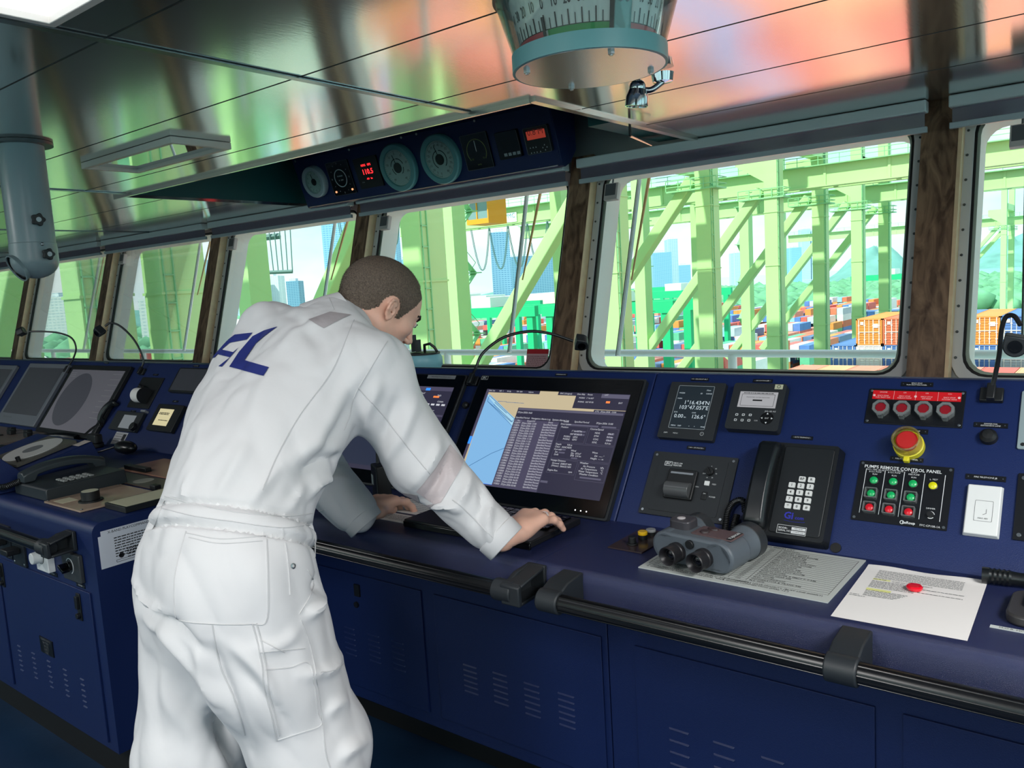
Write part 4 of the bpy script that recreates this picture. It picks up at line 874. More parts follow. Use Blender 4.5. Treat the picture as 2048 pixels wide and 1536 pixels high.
obj('compass_housing', MB().prism(rrect(-.030, .022, -.022, .024, .014), .070, .092, BM @ T(-.045, .0, 0)), mat('compass_grey', '#3e3d42', .35), t, bevel=.003)
obj('compass_window', MB().lathe([(0, .0922), (.009, .0922), (.009, .0935), (.0, .0945)], BM @ T(-.052, -.002, 0), 20), mat('window_pale', '#cfcaca', .1), t)
obj('top_plate', MB().prism(rrect(-.012, .085, -.030, .022, .004), .072, .0755, BM), BT, t, bevel=.001)
mb = MB().lathe([(0, .0755), (.010, .0755), (.009, .079), (0, .079)], BM @ T(.012, -.012, 0), 20).lathe([(0, .0755), (.010, .0755), (.009, .079), (0, .079)], BM @ T(.018, .010, 0) @ Matrix.Diagonal((1.3, .8, 1, 1)), 20); obj('control_buttons', mb, mat('button_brown', '#3c2e2f', .3), t)
mb = MB().box(.072, .082, -.028, .020, .0755, .0765, BM).mi(1).text('FUJINON', .0098, BM @ T(.0775, -.004, .0768) @ Matrix.Rotation(math.pi/2, 4, 'Z'), 'CENTER', .03); obj('name_strip', mb, [BLACK, TXW], t)
# ================================================================ LEFT CONSOLE
def c5(x, y): return (x/4.876, 700+y/4.876)
def c6(x, y): return (x/6.0235, 860+y/6.0235)
def c7(x, y): return (x/5.486, 1020+y/5.486)
def cl(x, y): return (x/2.866, 1000+y/2.866)
SCR = mat('screen_off', '#52545b', .16, var=.08, vscale=2); SCR2 = mat('screen_radar', '#908d97', .22, var=.05, vscale=2); SCRD = mat('screen_radar_disc', '#65656f', .22)  # screen greys raised to stand in for reflections on the glass
MONF = mat('monitor_frame_grey', '#70767e', .4)
def left_monitor(label, TR, BR, wid, hgt, frame, screen, disc=False, bot=.0):
    a, b = SP.uv(*TR, .02), SP.uv(*BR, .02); u1 = (a[0]+b[0])/2; v1 = a[1]; v0 = b[1]; u0 = u1-wid
    t = thing('radar_monitor', label, 'monitor', SP.pt((u0+u1)/2, max(v0, 0)))
    obj('housing', MB().prism(rrect(u0, u1, v0, v1, .006), 0, .02, SPM), frame, t, bevel=.003)
    s = (u0+.03, u1-.03, v0+.025+bot, v1-.028)
    mb = MB().quad((s[0], s[2], .0206), (s[1], s[2], .0206), (s[1], s[3], .0206), (s[0], s[3], .0206), SPM)
    if disc:
        cx, cy, r = s[0]+(s[3]-s[2])*.52, (s[2]+s[3])/2, (s[3]-s[2])*.44; mb.mi(1).prism(circ(r, 48, cx, cy), .0204, .0208, SPM)
        mb.mi(2)
        for k in range(9): words(mb, SP.M(0, 0, .0209), s[1]-.10, s[1]-.01, s[3]-.02-k*.03, .002, k+5)
        for k in range(3): words(mb, SP.M(0, 0, .0209), s[0]+.01, s[0]+.07, s[3]-.02-k*.01, .002, k+25)
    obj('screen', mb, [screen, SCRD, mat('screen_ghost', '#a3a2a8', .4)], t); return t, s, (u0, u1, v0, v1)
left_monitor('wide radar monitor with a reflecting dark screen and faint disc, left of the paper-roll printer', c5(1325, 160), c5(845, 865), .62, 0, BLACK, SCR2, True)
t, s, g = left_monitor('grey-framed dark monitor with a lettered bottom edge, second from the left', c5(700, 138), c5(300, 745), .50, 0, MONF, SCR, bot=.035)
obj('maker_strip', (lambda mb: (words(mb, SP.M(0, 0, .0206), s[0]+.04, s[0]+.15, s[2]-.022, .010, 12, .2), mb)[1])(MB()), GREYP, t)
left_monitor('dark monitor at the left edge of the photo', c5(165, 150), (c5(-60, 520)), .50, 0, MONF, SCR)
# printer with paper roll
g = P4(SP, c5(1400, 262), c5(1597, 272), c5(1440, 578), c5(1225, 548), w=.006); t = thing('roll_printer', 'panel printer with a white paper roll sticking out, on the left slope', 'printer', SP.pt((g[0]+g[1])/2, g[2]))
obj('face_plate', MB().prism(rrect(*g, .003), 0, .005, SPM), BLACK, t, bevel=.001)
a, b = SP.uv(*c5(1370, 440), .03); obj('paper_roll', MB().rod(tuple(SP.pt(a-.035, b, .028)), tuple(SP.pt(a+.03, b, .028)), .034, 28), PAPER, t)
obj('roll_disc', MB().rod(tuple(SP.pt(a+.03, b, .028)), tuple(SP.pt(a+.036, b, .028)), .037, 28), BLACK, t)
obj('tear_lever', MB().rod(tuple(SP.pt(a-.075, b+.055, .02)), tuple(SP.pt(a-.02, b+.04, .03)), .007, 10), BLACK, t)
# vhf radio unit + handset
g = P4(SP, c5(1160, 600), c5(1412, 612), c5(1320, 802), c5(1055, 770), w=.012); t = thing('marine_radio', 'small radio unit with grey display and round knob on the left slope', 'radio', SP.pt((g[0]+g[1])/2, g[2]))
obj('radio_case', MB().prism(rrect(*g, .004), 0, .018, SPM), DARK, t, bevel=.002)
s_ = P4(SP, c5(1215, 632), c5(1335, 640), c5(1265, 770), c5(1150, 755), w=.018); obj('screen', MB().box(*s_, .018, .0188, SPM), E('radio_lcd', '#70767a', .6), t)
a, b = SP.uv(*c5(1290, 745), .03); obj('tuning_knob', MB().cyl(.019, .018, .036, SP.M(a, b), 24), BLACK, t, bevel=.002)
a, b = SP.uv(*c5(1400, 607), .012); obj('label_strip', MB().box(a-.02, a+.02, b+.0, b+.009, 0, .0186, SPM), mat('strip', '#8d9196', .5), t)
def handset(label, p0, p1, r=.022, h=.05, cat='handset'):
    t = thing('telephone_handset', label, cat, tuple(p0)); P0, P1 = Vector(p0), Vector(p1); n = 20; vs = []; fs = []
    d = (P1-P0).normalized(); up = Vector((0, -.3, 1)); up = (up-d*up.dot(d)).normalized(); sd = d.cross(up)
    for i in range(n+1):
        s = i/n; e_ = abs(2*s-1); c = P0.lerp(P1, s)+up*(.030+.014*(1-e_*e_)); hw = r*(.85+.15*e_); lo = -.034 if e_ > .66 else -.018
        for x, z in ((-hw, lo), (-hw, -.006), (-hw*.65, .004), (hw*.65, .004), (hw, -.006), (hw, lo)): vs.append(c+sd*x+up*z)
    for i in range(n):
        for k in range(6): fs.append((i*6+k, i*6+(k+1) % 6, (i+1)*6+(k+1) % 6, (i+1)*6+k))
    fs += [tuple(range(6)), tuple(n*6+k for k in range(6))]
    obj('grip', MB().add(vs, fs), mat('handset_black', '#1b2125', .3), t, bevel=.003); return t
t = handset('black telephone handset lying on the slope beside the radio unit', SP.pt(*SP.uv(*c5(1010, 715)), 0), SP.pt(*SP.uv(*c5(1160, 520)), 0))
obj('coiled_cord', MB().tube(coil([SP.pt(*SP.uv(*c5(1010, 735)), .01), SP.pt(*SP.uv(*c5(930, 790)), .012), SP.pt(*SP.uv(*c5(860, 850)), .012)], .011, 26, 9), .003, 5), BLACK, t)
# dark display behind the shoulder, amber display
def small_display(name, label, corners, sc_, col, em, w=.02):
    g = P4(SP, *corners, w=w); t = thing(name, label, 'display', SP.pt((g[0]+g[1])/2, g[2])); obj('housing', MB().prism(rrect(*g, .004), 0, w, SPM), BLACK, t, bevel=.002)
    s = P4(SP, *sc_, w=w); obj('screen', MB().box(*s, w, w+.0006, SPM), em, t); return t, s
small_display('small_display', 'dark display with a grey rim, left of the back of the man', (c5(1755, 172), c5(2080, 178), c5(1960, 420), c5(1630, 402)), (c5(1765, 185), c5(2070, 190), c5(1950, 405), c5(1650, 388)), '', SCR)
t, s = small_display('message_display', 'small display with a glowing cream screen, left of the back of the man', (c5(1545, 525), c5(1770, 535), c5(1690, 800), c5(1420, 778)), (c5(1572, 572), c5(1702, 580), c5(1618, 742), c5(1480, 728)), '', E('cream', '#d9cfa2', .6))
mb = MB(); words(mb, SP.M(0, 0, .021), s[0]+.012, s[1]-.02, s[3]-.02, .004, 3); words(mb, SP.M(0, 0, .021), s[0]+.03, s[1]-.01, s[3]-.055, .004, 4); words(mb, SP.M(0, 0, .021), s[0]+.01, s[1]-.02, s[3]-.026, .004, 8); obj('screen_text', mb, TXK, t)
g = P4(SP, c5(1130, 797), c5(1255, 808), c5(1195, 925), c5(1085, 918)); t = thing('notice_sticker', 'pale sticker with a dark picture low on the left slope', 'sticker', SP.pt((g[0]+g[1])/2, g[2]))
mb = MB().box(*g, 0, .0008, SPM).mi(1).box(g[1]-.035, g[1]-.008, g[3]-.04, g[3]-.008, .0008, .0011, SPM)
for k in range(6): words(mb, SP.M(0, 0, .0011), g[0]+.006, g[1]-.04, g[3]-.01-k*.012, .002, k)
obj('sticker_sheet', mb, [mat('sticker_grey', '#b9bcc0', .6), TXK], t)
for x, y, s in ((1520, 243, 'NO.2 VHF'), (1712, 503, 'NAVTEX'), (1300, 598, 'MF/HF'), (1040, 128, 'RADAR NO.2'), (1915, 158, 'ECHO SOUNDER')): nameplate(UL, SP, *c5(x, y), .045, .009, s, .004)
gooseneck('gooseneck lamp bending left, its head before the first tan post edge', (138, 742), [(146, 718), (152, 696), (143, 676), (118, 666), (88, 663), (58, 663)], (42, 663), -.02, face=(-.5, -.5, -.3))
gooseneck('gooseneck lamp bending left, its head beside the second window post', (286, 745), [(287, 722), (278, 696), (262, 672), (240, 652), (222, 646), (210, 652)], (199, 663), -.04, face=(.1, -.85, -.4))
# ---- on the left worktop
z0 = .8612; KM = Matrix.Translation((0, 0, z0))
t = thing('steering_pedestal', 'slanted navy pedestal with a grey dial plate, standing on the left console', 'pedestal', (-3.4, 1.25, z0))
mb = MB(); xprof(mb, [(1.045, z0), (1.045, 1.005), (1.078, .987), (1.135, .928), (1.394, .986), (1.44, z0)], -3.62, -3.135); obj('pedestal_body', mb, BLUE, t, bevel=.003)
DP = Frame((-3.135, 1.135, .930), (1, 0, 0), (0, .259, .058)); DM = DP.M()
o = obj('dial_plate', MB().prism(rrect(-.30, -.055, .012, .235, .004), 0, .012, DM), mat('plate_bronze', '#565650', .35), t, bevel=.001)
obj('dial_disc', MB().cyl(.104, .012, .0145, DM @ T(-.178, .124, 0), 48), mat('disc_white', '#c6cac8', .3), o); obj('dial_centre', MB().cyl(.036, .0145, .0155, DM @ T(-.178, .124, 0), 32), GREYP, o)
obj('small_knob', MB().cyl(.008, .012, .030, DM @ T(-.085, .035, 0), 14), BLACK, o); obj('small_knob', MB().cyl(.007, .012, .022, DM @ T(-.235, .022, 0), 14), BLACK, o); obj('small_knob', MB().cyl(.007, .012, .022, DM @ T(-.285, .03, 0), 14), BLACK, o)
obj('pale_edge', MB().box(-.055, -.003, .215, .262, 0, .001, DM), mat('edge_pale', '#c5bdb6', .4), t)
# desk phone
t = thing('desk_telephone', 'black desk telephone with handset, lying before the slanted pedestal', 'telephone', (-2.96, 1.23, z0))
mb = MB(); xprof(mb, [(1.095, z0), (1.095, z0+.036), (1.10, z0+.042), (1.362, z0+.052), (1.368, z0)], -3.09, -2.838); obj('telephone_body', mb, mat('telephone_grey', '#2b3236', .42), t, bevel=.004)
mb = MB()
for i in range(4):
    for j in range(5): mb.box(-2.93+i*.017, -2.917+i*.017, 1.165+j*.022, 1.181+j*.022, z0+.046, z0+.053)
obj('number_keys', mb, mat('keys_dim', '#8c9290', .5), t)
P0, P1 = (-3.03, 1.095, z0+.035), (-3.03, 1.375, z0+.04); n = 24; vs = []; fs = []
for i in range(n+1):
    s = i/n; e_ = abs(2*s-1); y = P0[1]+(P1[1]-P0[1])*s; top = z0+.078+.026*(1-e_**2.2); lo = z0+.045 if e_ > .68 else top-.028; hw = .027
    for x, z in ((-hw, lo), (-hw, top-.010), (-hw*.6, top), (hw*.6, top), (hw, top-.010), (hw, lo)): vs.append((P0[0]+x, y, z))
for i in range(n):
    for k in range(6): fs.append((i*6+k, i*6+(k+1) % 6, (i+1)*6+(k+1) % 6, (i+1)*6+k))
fs += [tuple(range(6)), tuple(n*6+k for k in range(6))]
obj('handset', MB().add(vs, fs), mat('handset_grey', '#343c40', .35), t, bevel=.003)
obj('coiled_cord', MB().tube(coil([(-3.04, 1.10, z0+.05), (-3.10, 1.062, z0+.03), (-3.25, 1.04, z0+.02), (-3.45, 1.035, z0+.012)], .009, 34, 9), .0026, 5), BLACK, t)
BRN = mat('brown_gloss_plate', '#b09a86', .25, var=.06); BEI = mat('beige_plate', '#d6d2b4', .3)
t = thing('instrument_plate', 'brown plate with a round black knob, nearest corner of the left worktop', 'control panel', (-2.7, 1.2, z0))
obj('face_plate', MB().prism(rrect(-2.832, -2.575, 1.083, 1.335, .003), .0, .006, KM), BRN, t, bevel=.001); obj('pale_label', MB().box(-2.80, -2.735, 1.10, 1.15, .006, .0066, KM), BEI, t)
obj('flange', MB().cyl(.037, .006, .011, KM @ T(-2.675, 1.163, 0), 28), BLACK, t); obj('round_knob', MB().cyl(.028, .011, .040, KM @ T(-2.675, 1.163, 0), 28), BLACK, t, bevel=.001); obj('knob_disc', MB().cyl(.025, .040, .0408, KM @ T(-2.675, 1.163, 0), 28), mat('disc_pale', '#c9c8b0', .4), t)
mb = MB(); screws(mb, KM @ T(0, 0, .006), -2.832, -2.575, 1.083, 1.335); obj('screws', mb, STEEL, t)
t = thing('instrument_plate', 'long beige plate at the right edge of the left worktop', 'control panel', (-2.5, 1.28, z0)); obj('face_plate', MB().prism(rrect(-2.555, -2.425, 1.15, 1.42, .002), 0, .018, KM), BLACK, t, bevel=.001); obj('beige_insert', MB().box(-2.548, -2.432, 1.158, 1.36, .018, .0186, KM), BEI, t)
t = thing('rocker_switch', 'small black box switch on the brown surface beside the man', 'switch', (-2.645, 1.302, z0)); obj('switch_body', MB().prism(rrect(-.017, .017, -.012, .012, .003), 0, .018, KM @ T(-2.635, 1.36, 0)), BLACK, t, bevel=.002)
t = thing('small_box', 'small blue box at the elbow side of the man', 'box', (-2.56, 1.44, z0)); obj('box_body', MB().box(-2.58, -2.545, 1.43, 1.47, 0, .03, KM), mat('box_blue', '#1f6aa8', .4), t, bevel=.002)
t = thing('instrument_plate', 'large brown plate behind the desk telephone, with a black bar', 'control panel', (-2.85, 1.56, z0)); obj('face_plate', MB().prism(rrect(-3.12, -2.62, 1.47, 1.66, .003), 0, .006, KM), mat('brown_red_plate', '#a07a68', .28), t, bevel=.001); obj('black_bar', MB().box(-3.08, -2.92, 1.475, 1.50, .006, .022, KM), BLACK, t, bevel=.002)
t = thing('instrument_plate', 'dark plate with a pale round scale between the two brown plates', 'control panel', (-2.8, 1.40, z0)); obj('face_plate', MB().prism(rrect(-3.05, -2.60, 1.355, 1.455, .003), 0, .005, KM), mat('dark_brown_plate', '#4d423c', .28), t, bevel=.001); obj('scale_disc', MB().cyl(.035, .005, .0056, KM @ T(-2.80, 1.405, 0), 28), mat('disc_pale2', '#b9b7ac', .4), t)
# hand microphone and lever
t = thing('hand_microphone', 'black hand microphone on the left worktop behind the pedestal', 'microphone', (-3.45, 1.66, z0))
obj('microphone_body', MB().sph((-3.42, 1.655, z0+.030), (.075, .036, .028)), mat('mic_black', '#15181b', .3), t); obj('microphone_cord', MB().tube(curve([(-3.49, 1.64, z0+.028), (-3.56, 1.60, z0+.008), (-3.55, 1.53, z0+.006), (-3.45, 1.50, z0+.006)]), .004, 8), BLACK, t)
t = thing('thruster_lever', 'dark stubby lever standing behind the pedestal', 'lever', (-3.75, 1.69, z0)); obj('lever_base', MB().cyl(.035, 0, .02, KM @ T(-3.75, 1.68, 0), 20), BLACK, t, bevel=.003); obj('lever_grip', MB().prism(rrect(-.045, .045, -.018, .018, .012), .02, .062, KM @ T(-3.75, 1.68, 0)), BLACK, t, bevel=.006)
handset('black handset farther back on the left worktop, right of the button board', (-4.20, 1.60, z0), (-4.02, 1.72, z0)); handset('black handset at the left edge, just behind the pedestal', (-4.15, 1.38, z0), (-3.80, 1.42, z0))
t = thing('button_board', 'brown-grey board with rows of black buttons at the left edge', 'control panel', (-4.6, 1.6, z0)); obj('face_plate', MB().prism(rrect(-5.1, -4.25, 1.46, 1.72, .004), 0, .02, KM), mat('board_brown', '#6b615c', .35), t, bevel=.002)
for i in range(4):
    obj('control_knob', MB().prism(rrect(-.022, .022, -.014, .014, .004), .02, .042, KM @ T(-4.62+i*.1, 1.66-(i % 2)*.04, 0)), BLACK, t, bevel=.002)
mb = MB()
for i in range(12):
    for j in range(3): mb.box(-5.05+i*.045, -5.02+i*.045, 1.49+j*.035, 1.515+j*.035, .02, .026, KM)
obj('buttons', mb, BLACK, t)
t = thing('dome_cap', 'small pale dome on the left worktop behind the pedestal', 'dome', (-4.08, 1.52, z0)); obj('dome', MB().sph((-3.98, 1.53, z0+.0), (.045, .045, .03)), mat('dome_pale', '#b9bab4', .35), t)
# ---- front face of the left console
def fuv(p): return LF.uv(*p)
t = thing('dimmer_box', 'white square dimmer box with a round knob, under the left grab rail', 'switch', LF.pt(*fuv(c7(550, 520))))
a, b = fuv(c7(450, 355)), fuv(c7(655, 672)); c_, d_ = fuv(c7(630, 430)), fuv(c7(490, 632)); g = ((a[0]+d_[0])/2, (b[0]+c_[0])/2, (d_[1]+b[1])/2-.002, (a[1]+c_[1])/2+.0)
g = (g[0], g[0]+.086, g[2], g[2]+.088)
obj('cover_plate', MB().prism(rrect(*g, .003), 0, .022, LFM), WHITE, t, bevel=.002); k = fuv(c7(520, 530)); um, vm = (g[0]+g[1])/2-.004, (g[2]+g[3])/2+.004
obj('round_knob', MB().cyl(.020, .022, .050, LFM @ T(um, vm, 0), 28, .018), WHITE, t, bevel=.002); obj('knob_ring', MB().lathe([(.024, .022), (.024, .0235), (.0228, .0235)], LFM @ T(um, vm, 0), 28), BLACK, t)
t = thing('rotary_switch_plate', 'dark grey plate with a black rotary switch, right of the white dimmer box', 'switch', LF.pt(*fuv(c7(800, 620))))
q = [fuv(c7(700, 430)), fuv(c7(905, 495)), fuv(c7(945, 805)), fuv(c7(770, 745))]; g = (q[0][0]+.008, (q[1][0]+q[2][0])/2, q[2][1], q[1][1])
obj('face_plate', MB().prism(rrect(*g, .005), 0, .014, LFM), mat('plate_charcoal', '#3a3e40', .4), t, bevel=.003); um, vm = (g[0]+g[1])/2-.004, (g[2]+g[3])/2+.004
obj('rotary_knob', MB().cyl(.014, .014, .022, LFM @ T(um, vm, 0), 20).box(-.005, .005, -.020, .014, .022, .044, LFM @ T(um, vm, 0) @ Matrix.Rotation(1.1, 4, 'Z')), GLOSSB, t, bevel=.001)
obj('pale_arc', MB().lathe([(.022, .014), (.0245, .014), (.0245, .0146), (.022, .0146)], LFM @ T(um, vm, 0), 28, -1.2, 2.6), TXW, t)
for x, y, lab in ((75, 330, 'black key switch plate, farthest left under the grab rail'), (225, 430, 'black key switch plate between the other switch and the white dimmer box')):
    a, b = fuv(c7(x, y)); t = thing('switch_plate', lab, 'switch', LF.pt(a, b)); obj('face_plate', MB().prism(rrect(a-.048, a+.048, b-.055, b+.055, .003), 0, .008, LFM), mat('switch_dark', '#20262c', .4), t, bevel=.001)
    obj('lever', MB().box(-.035, .02, -.010, .010, .008, .05, LFM @ T(a, b, 0)), BLACK, t, bevel=.003); mb = MB(); screws(mb, LF.M(0, 0, .008), a-.048, a+.048, b-.055, b+.055); obj('screws', mb, STEEL, t)
for x, y in ((110, 515), (260, 580), (590, 700), (890, 825)): nameplate(UL, LF, *c7(x, y), .055, .013, 'SWITCH' if x == 110 else 'LIGHT' if x == 260 else 'DIMMER' if x == 590 else 'CONTROL', .006)
# ---- notices on the side
def suv(p): return SD.uv(*p)
q = [suv(cl(560, 215)), suv(cl(765, 160)), suv(cl(580, 400))]; g = (q[0][0], q[0][0]+.20, q[2][1], q[0][1]-.0)
t = thing('notice_sheet', 'white printed notice on the navy side of the left console, below a lettered strip', 'paper', SD.pt(g[0], g[2])); mb = MB().box(*g, 0, .0012, SDM).mi(1)
for k in range(8): words(mb, SD.M(0, 0, .0016), g[0]+.045, g[1]-.02, g[3]-.015-k*.008, .003, k+11)
mb.ringp(rrect(g[0]+.045, g[1]-.01, g[2]+.008, g[3]-.082, .002), rrect(g[0]+.046, g[1]-.011, g[2]+.009, g[3]-.083, .002), .0012, .0016, SDM); mb.cyl(.008, .0012, .0016, SDM @ T(g[0]+.062, g[2]+.026, 0), 20)
for k in range(4): words(mb, SD.M(0, 0, .0016), g[0]+.08, g[1]-.02, g[2]+.04-k*.008, .003, k+31)
obj('sheet', mb, [mat('paper_cool', '#dfe5ee', .7), TXK], t)
a = suv(cl(575, 190)); t = thing('notice_strip', 'white strip reading 4-BAND PLAYCOMM above the notice on the console side', 'label', SD.pt(*a)); mb = MB().box(a[0], a[0]+.2, a[1]-.012, a[1]+.004, 0, .001, SDM).mi(1).text('X-BAND PLAYCOMMAND', .011, SDM @ T(a[0]+.02, a[1]-.004, .0013), 'LEFT'); obj('strip', mb, [mat('paper_cool', '#dfe5ee', .7), TXK], t)
t['label'] = 'narrow white lettered strip above the notice on the console side'
# ================================================================ OVERHEAD PANEL
def co(x, y): return (560+x/3.303, 180+y/3.303)
KO = 1.45  # overhead console scaled about the camera by this factor, frame origin below included
OH = Frame((0, 3.886, 2.5016), (1, 0, 0), (0, -.0788, .243), KO); OM = OH.M()
t = thing('overhead_console', 'navy overhead console of round and square gauges hung in the ceiling recess', 'instrument console', (-3.9, 4.1, 2.16)); OC = t
a, b, c, d = OH.uv(582.7, 317.8), OH.uv(1101.9, 225.4), OH.uv(1126, 331.4), OH.uv(616, 415.5); OU0, OU1 = (a[0]+d[0])/2, (b[0]+c[0])/2; OV0 = (c[1]+d[1])/2
y0_, z0_ = OH.pt(0, OV0)[1:]; mb = MB()
xprof(mb, [(OH.O[1], OH.O[2]), (y0_, z0_), (y0_+.03, z0_-.004), (4.08, z0_+.02), (4.15, z0_+.10), (4.15, 2.62), (3.92, 2.62)], OU0*KO, OU1*KO); obj('console_box', mb, BLUE, t, bevel=.003)
obj('cover_plate', MB().prism(rrect(OU0+.004, OU1-.004, OV0+.004, -.012, .003), 0, .003, OM), mat('navy_dark', '#12265c', .45), t, bevel=.001)
mb = MB()
for x, y in ((105, 470), (460, 393), (805, 312), (905, 290), (1288, 202)): mb.cyl(.006, .003, .007, OM @ T(*OH.uv(*co(x, y)), 0), 10)
obj('screws', mb, STEEL, t)
mb = MB(); mb.tube([OH.pt(OU0+.02, OV0+.004, .004), OH.pt(OU1-.02, OV0+.004, .004)], .003, 6); obj('bottom_trim', mb, LIP, t)
for (x, y), s in zip(((275, 752), (455, 722), (632, 692), (838, 658), (1113, 608), (1353, 572), (1563, 535), (1750, 498)), ('CLOCK', 'RUDDER', 'SPEED LOG', 'M/E RPM', 'RUDDER ANGLE', 'R.O.T.', 'WIND', 'HEADING')): nameplate(OC, OH, *co(x, y), .062, .015, s, .008)
def dial(label, cx, cy, R, ringm, facem, nums, a0, a1, ptr, arcs=(), deep=.03, inner=.78, cat='gauge'):
    u, v = OH.uv(*co(cx, cy), deep); M_ = OH.M(u, v); t = thing('round_gauge', label, cat, OH.pt(u, v))
    obj('bezel', MB().lathe([(R*.55, 0), (R, .002), (R, deep*.8), (R*.96, deep), (R*inner, deep), (R*(inner-.03), deep*.72)], M_, 56), ringm, t)
    mb = MB().cyl(R*(inner-.02), .002, deep*.72, M_, 48); mb.mi(1)
    ri = R*(inner-.06); n = len(nums)
    for k, s in enumerate(nums):
        an = math.radians(a0+(a1-a0)*k/(n-1)); mb.text(s, R*.13, M_ @ T(ri*.80*math.cos(an), ri*.80*math.sin(an), deep*.72+.0006))
        for q in range(5 if k < n-1 else 1):
            an2 = an+math.radians((a1-a0)/(n-1)*q/5); L_ = .9 if q == 0 else .95
            mb.box(ri*L_, ri, -.0006, .0006, deep*.72, deep*.72+.0005, M_ @ Matrix.Rotation(an2, 4, 'Z'))
    for r_, lo, hi in arcs: mb.lathe([(ri*r_, deep*.72), (ri*(r_+.045), deep*.72), (ri*(r_+.045), deep*.72+.0006), (ri*r_, deep*.72+.0006)], M_, 30, math.radians(lo), math.radians(hi))
    obj('dial_face', mb, [facem, TXK], t); mb = MB()
    if ptr is not None:
        q = M_ @ Matrix.Rotation(math.radians(ptr), 4, 'Z'); mb.box(0, ri*.78, -.0018, .0018, deep*.78, deep*.8, q); mb.cyl(R*.22, deep*.72, deep*.80, M_, 28)
        obj('pointer', mb, BLACK, t)
    obj('cover_glass', MB().cyl(R*(inner-.01), deep*.88, deep*.9, M_, 40), GL, t)
    return t, u, v, M_
R5 = (OH.uv(*co(1178, 450), .03)[0]-OH.uv(*co(922, 460), .03)[0])/2*.98
FACEG = mat('dial_grey', '#dcdfe1', .5)
dial('grey-rimmed round clock, first instrument of the overhead console', 215, 612, R5*.72, mat('clock_rim', '#c4ced3', .3, .2), mat('clock_face', '#e3e6e7', .5), [str((3-k) % 12 or 12) for k in range(13)][:12]+[''], 0, -360, 100, inner=.74, cat='clock', deep=.035)
dial('pale dial in a teal ring, nearer the red digit display', 770, 517, R5, TEAL, FACEG, ['40', '30', '20', '10', '0', '10', '20', '30', '40'], 235, -55, 103, arcs=((.50, 20, 88), (.50, 95, 165), (.42, 180, 235), (.42, -55, 0)))
dial('pale dial in a teal ring, right beside the square rate gauge', 1048, 462, R5, TEAL, FACEG, ['%d' % (k*5) for k in range(17)], 260, -60, 104, arcs=((.48, 100, 240), (.48, -50, 85)))
mb = MB()
def square(name, label, corners, w=.012, m=GLOSSB, frame=None):
    g = OH.rect(*[co(*c) for c in corners], w); t = thing(name, label, 'gauge', OH.pt((g[0]+g[1])/2, g[2])); obj('case', MB().prism(rrect(*g, .006), 0, w, OM), m, t, bevel=.002)
    if frame: obj('rim_line', MB().ringp(rrect(*g, .006), rrect(g[0]+.0015, g[1]-.0015, g[2]+.0015, g[3]-.0015, .005), w-.001, w+.0006, OM), frame, t)
    return t, g
IND = mat('legend_olive', '#8e9350', .5)
t, g = square('rudder_repeater', 'black square instrument with a ring of small knobs, right of the clock', ((298, 485), (435, 460), (510, 680), (362, 702)), frame=GREYP); um, vm = (g[0]+g[1])/2, (g[2]+g[3])/2; s = (g[1]-g[0])/2
mb = MB().ringp(circ(s*.55, 32), circ(s*.50, 32), .012, .0128, OM @ T(um, vm, 0))
for k in range(12): an = k*math.pi/6; mb.text('+' if k % 3 else '0', .012, OM @ T(um+s*.78*math.cos(an), vm+s*.9*math.sin(an), .0126))
mb.text('RUDDER\n\nH   DIM', .010, OM @ T(um, vm, .0126)); obj('legends', mb, TXW, t); obj('lamp', MB().cyl(.005, .012, .016, OM @ T(g[0]+.02, g[2]+.02, 0), 12), E('peach', '#f0a070', 1), t); obj('lamp', MB().cyl(.005, .012, .016, OM @ T(g[1]-.02, g[2]+.02, 0), 12), E('peach', '#f0a070', 1), t)
t, g = square('speed_display', 'dark display with glowing red digits on the overhead console', ((480, 458), (622, 432), (690, 625), (535, 662)), m=mat('case_dark', '#1b1d20', .4)); um, vm = (g[0]+g[1])/2, (g[2]+g[3])/2
mb = MB().text('HDG   GPS', .014, OM @ T(um, vm+.036, .0126), 'CENTER', .02).text('110.5', .034, OM @ T(um, vm+.004, .0126), 'CENTER', .02).text('-0.0   kn', .012, OM @ T(um, vm-.028, .0126), 'CENTER', .02); obj('red_digits', mb, E('red', '#ff2a30', 1.6), t); obj('legends', MB().text('STW', .008, OM @ T(g[0]+.03, g[2]+.03, .0126)), TXW, t)
t, g = square('rate_gauge', 'black square gauge with a yellow-green arc and white pointer', ((1190, 300), (1355, 278), (1420, 510), (1235, 535)), frame=GREYP); um, vm = (g[0]+g[1])/2, (g[2]+g[3])/2
mb = MB().lathe([(.050, .012), (.053, .012), (.053, .0127), (.050, .0127)], OM @ T(um, vm, 0), 40, math.radians(-40), math.radians(220)).text('10', .011, OM @ T(um-.03, vm-.03, .0126)).text('10', .011, OM @ T(um+.03, vm-.03, .0126)).text('RATE', .008, OM @ T(um, vm-.055, .0126)).text('0', .01, OM @ T(um, vm+.036, .0126)); obj('scale', mb, IND, t)
obj('pointer', MB().box(um-.0012, um+.0012, vm-.0, vm+.046, .0125, .014, OM), WHITE, t)
t, g = square('wind_display', 'black square display with a row of four white buttons', ((1405, 285), (1550, 263), (1605, 438), (1460, 465)), w=.02)
for k in range(4):
    x = g[0]+.03+k*.022; obj('white_button', MB().box(x, x+.015, g[2]+.012, g[2]+.024, .02, .024, OM), mat('button_white', '#b9bcc0', .4), t, bevel=.001)
t, g = square('heading_display', 'grey square unit with a brown-red display, right end of the overhead console', ((1597, 255), (1757, 230), (1800, 405), (1640, 430)), w=.02, m=DARK, frame=GREYP)
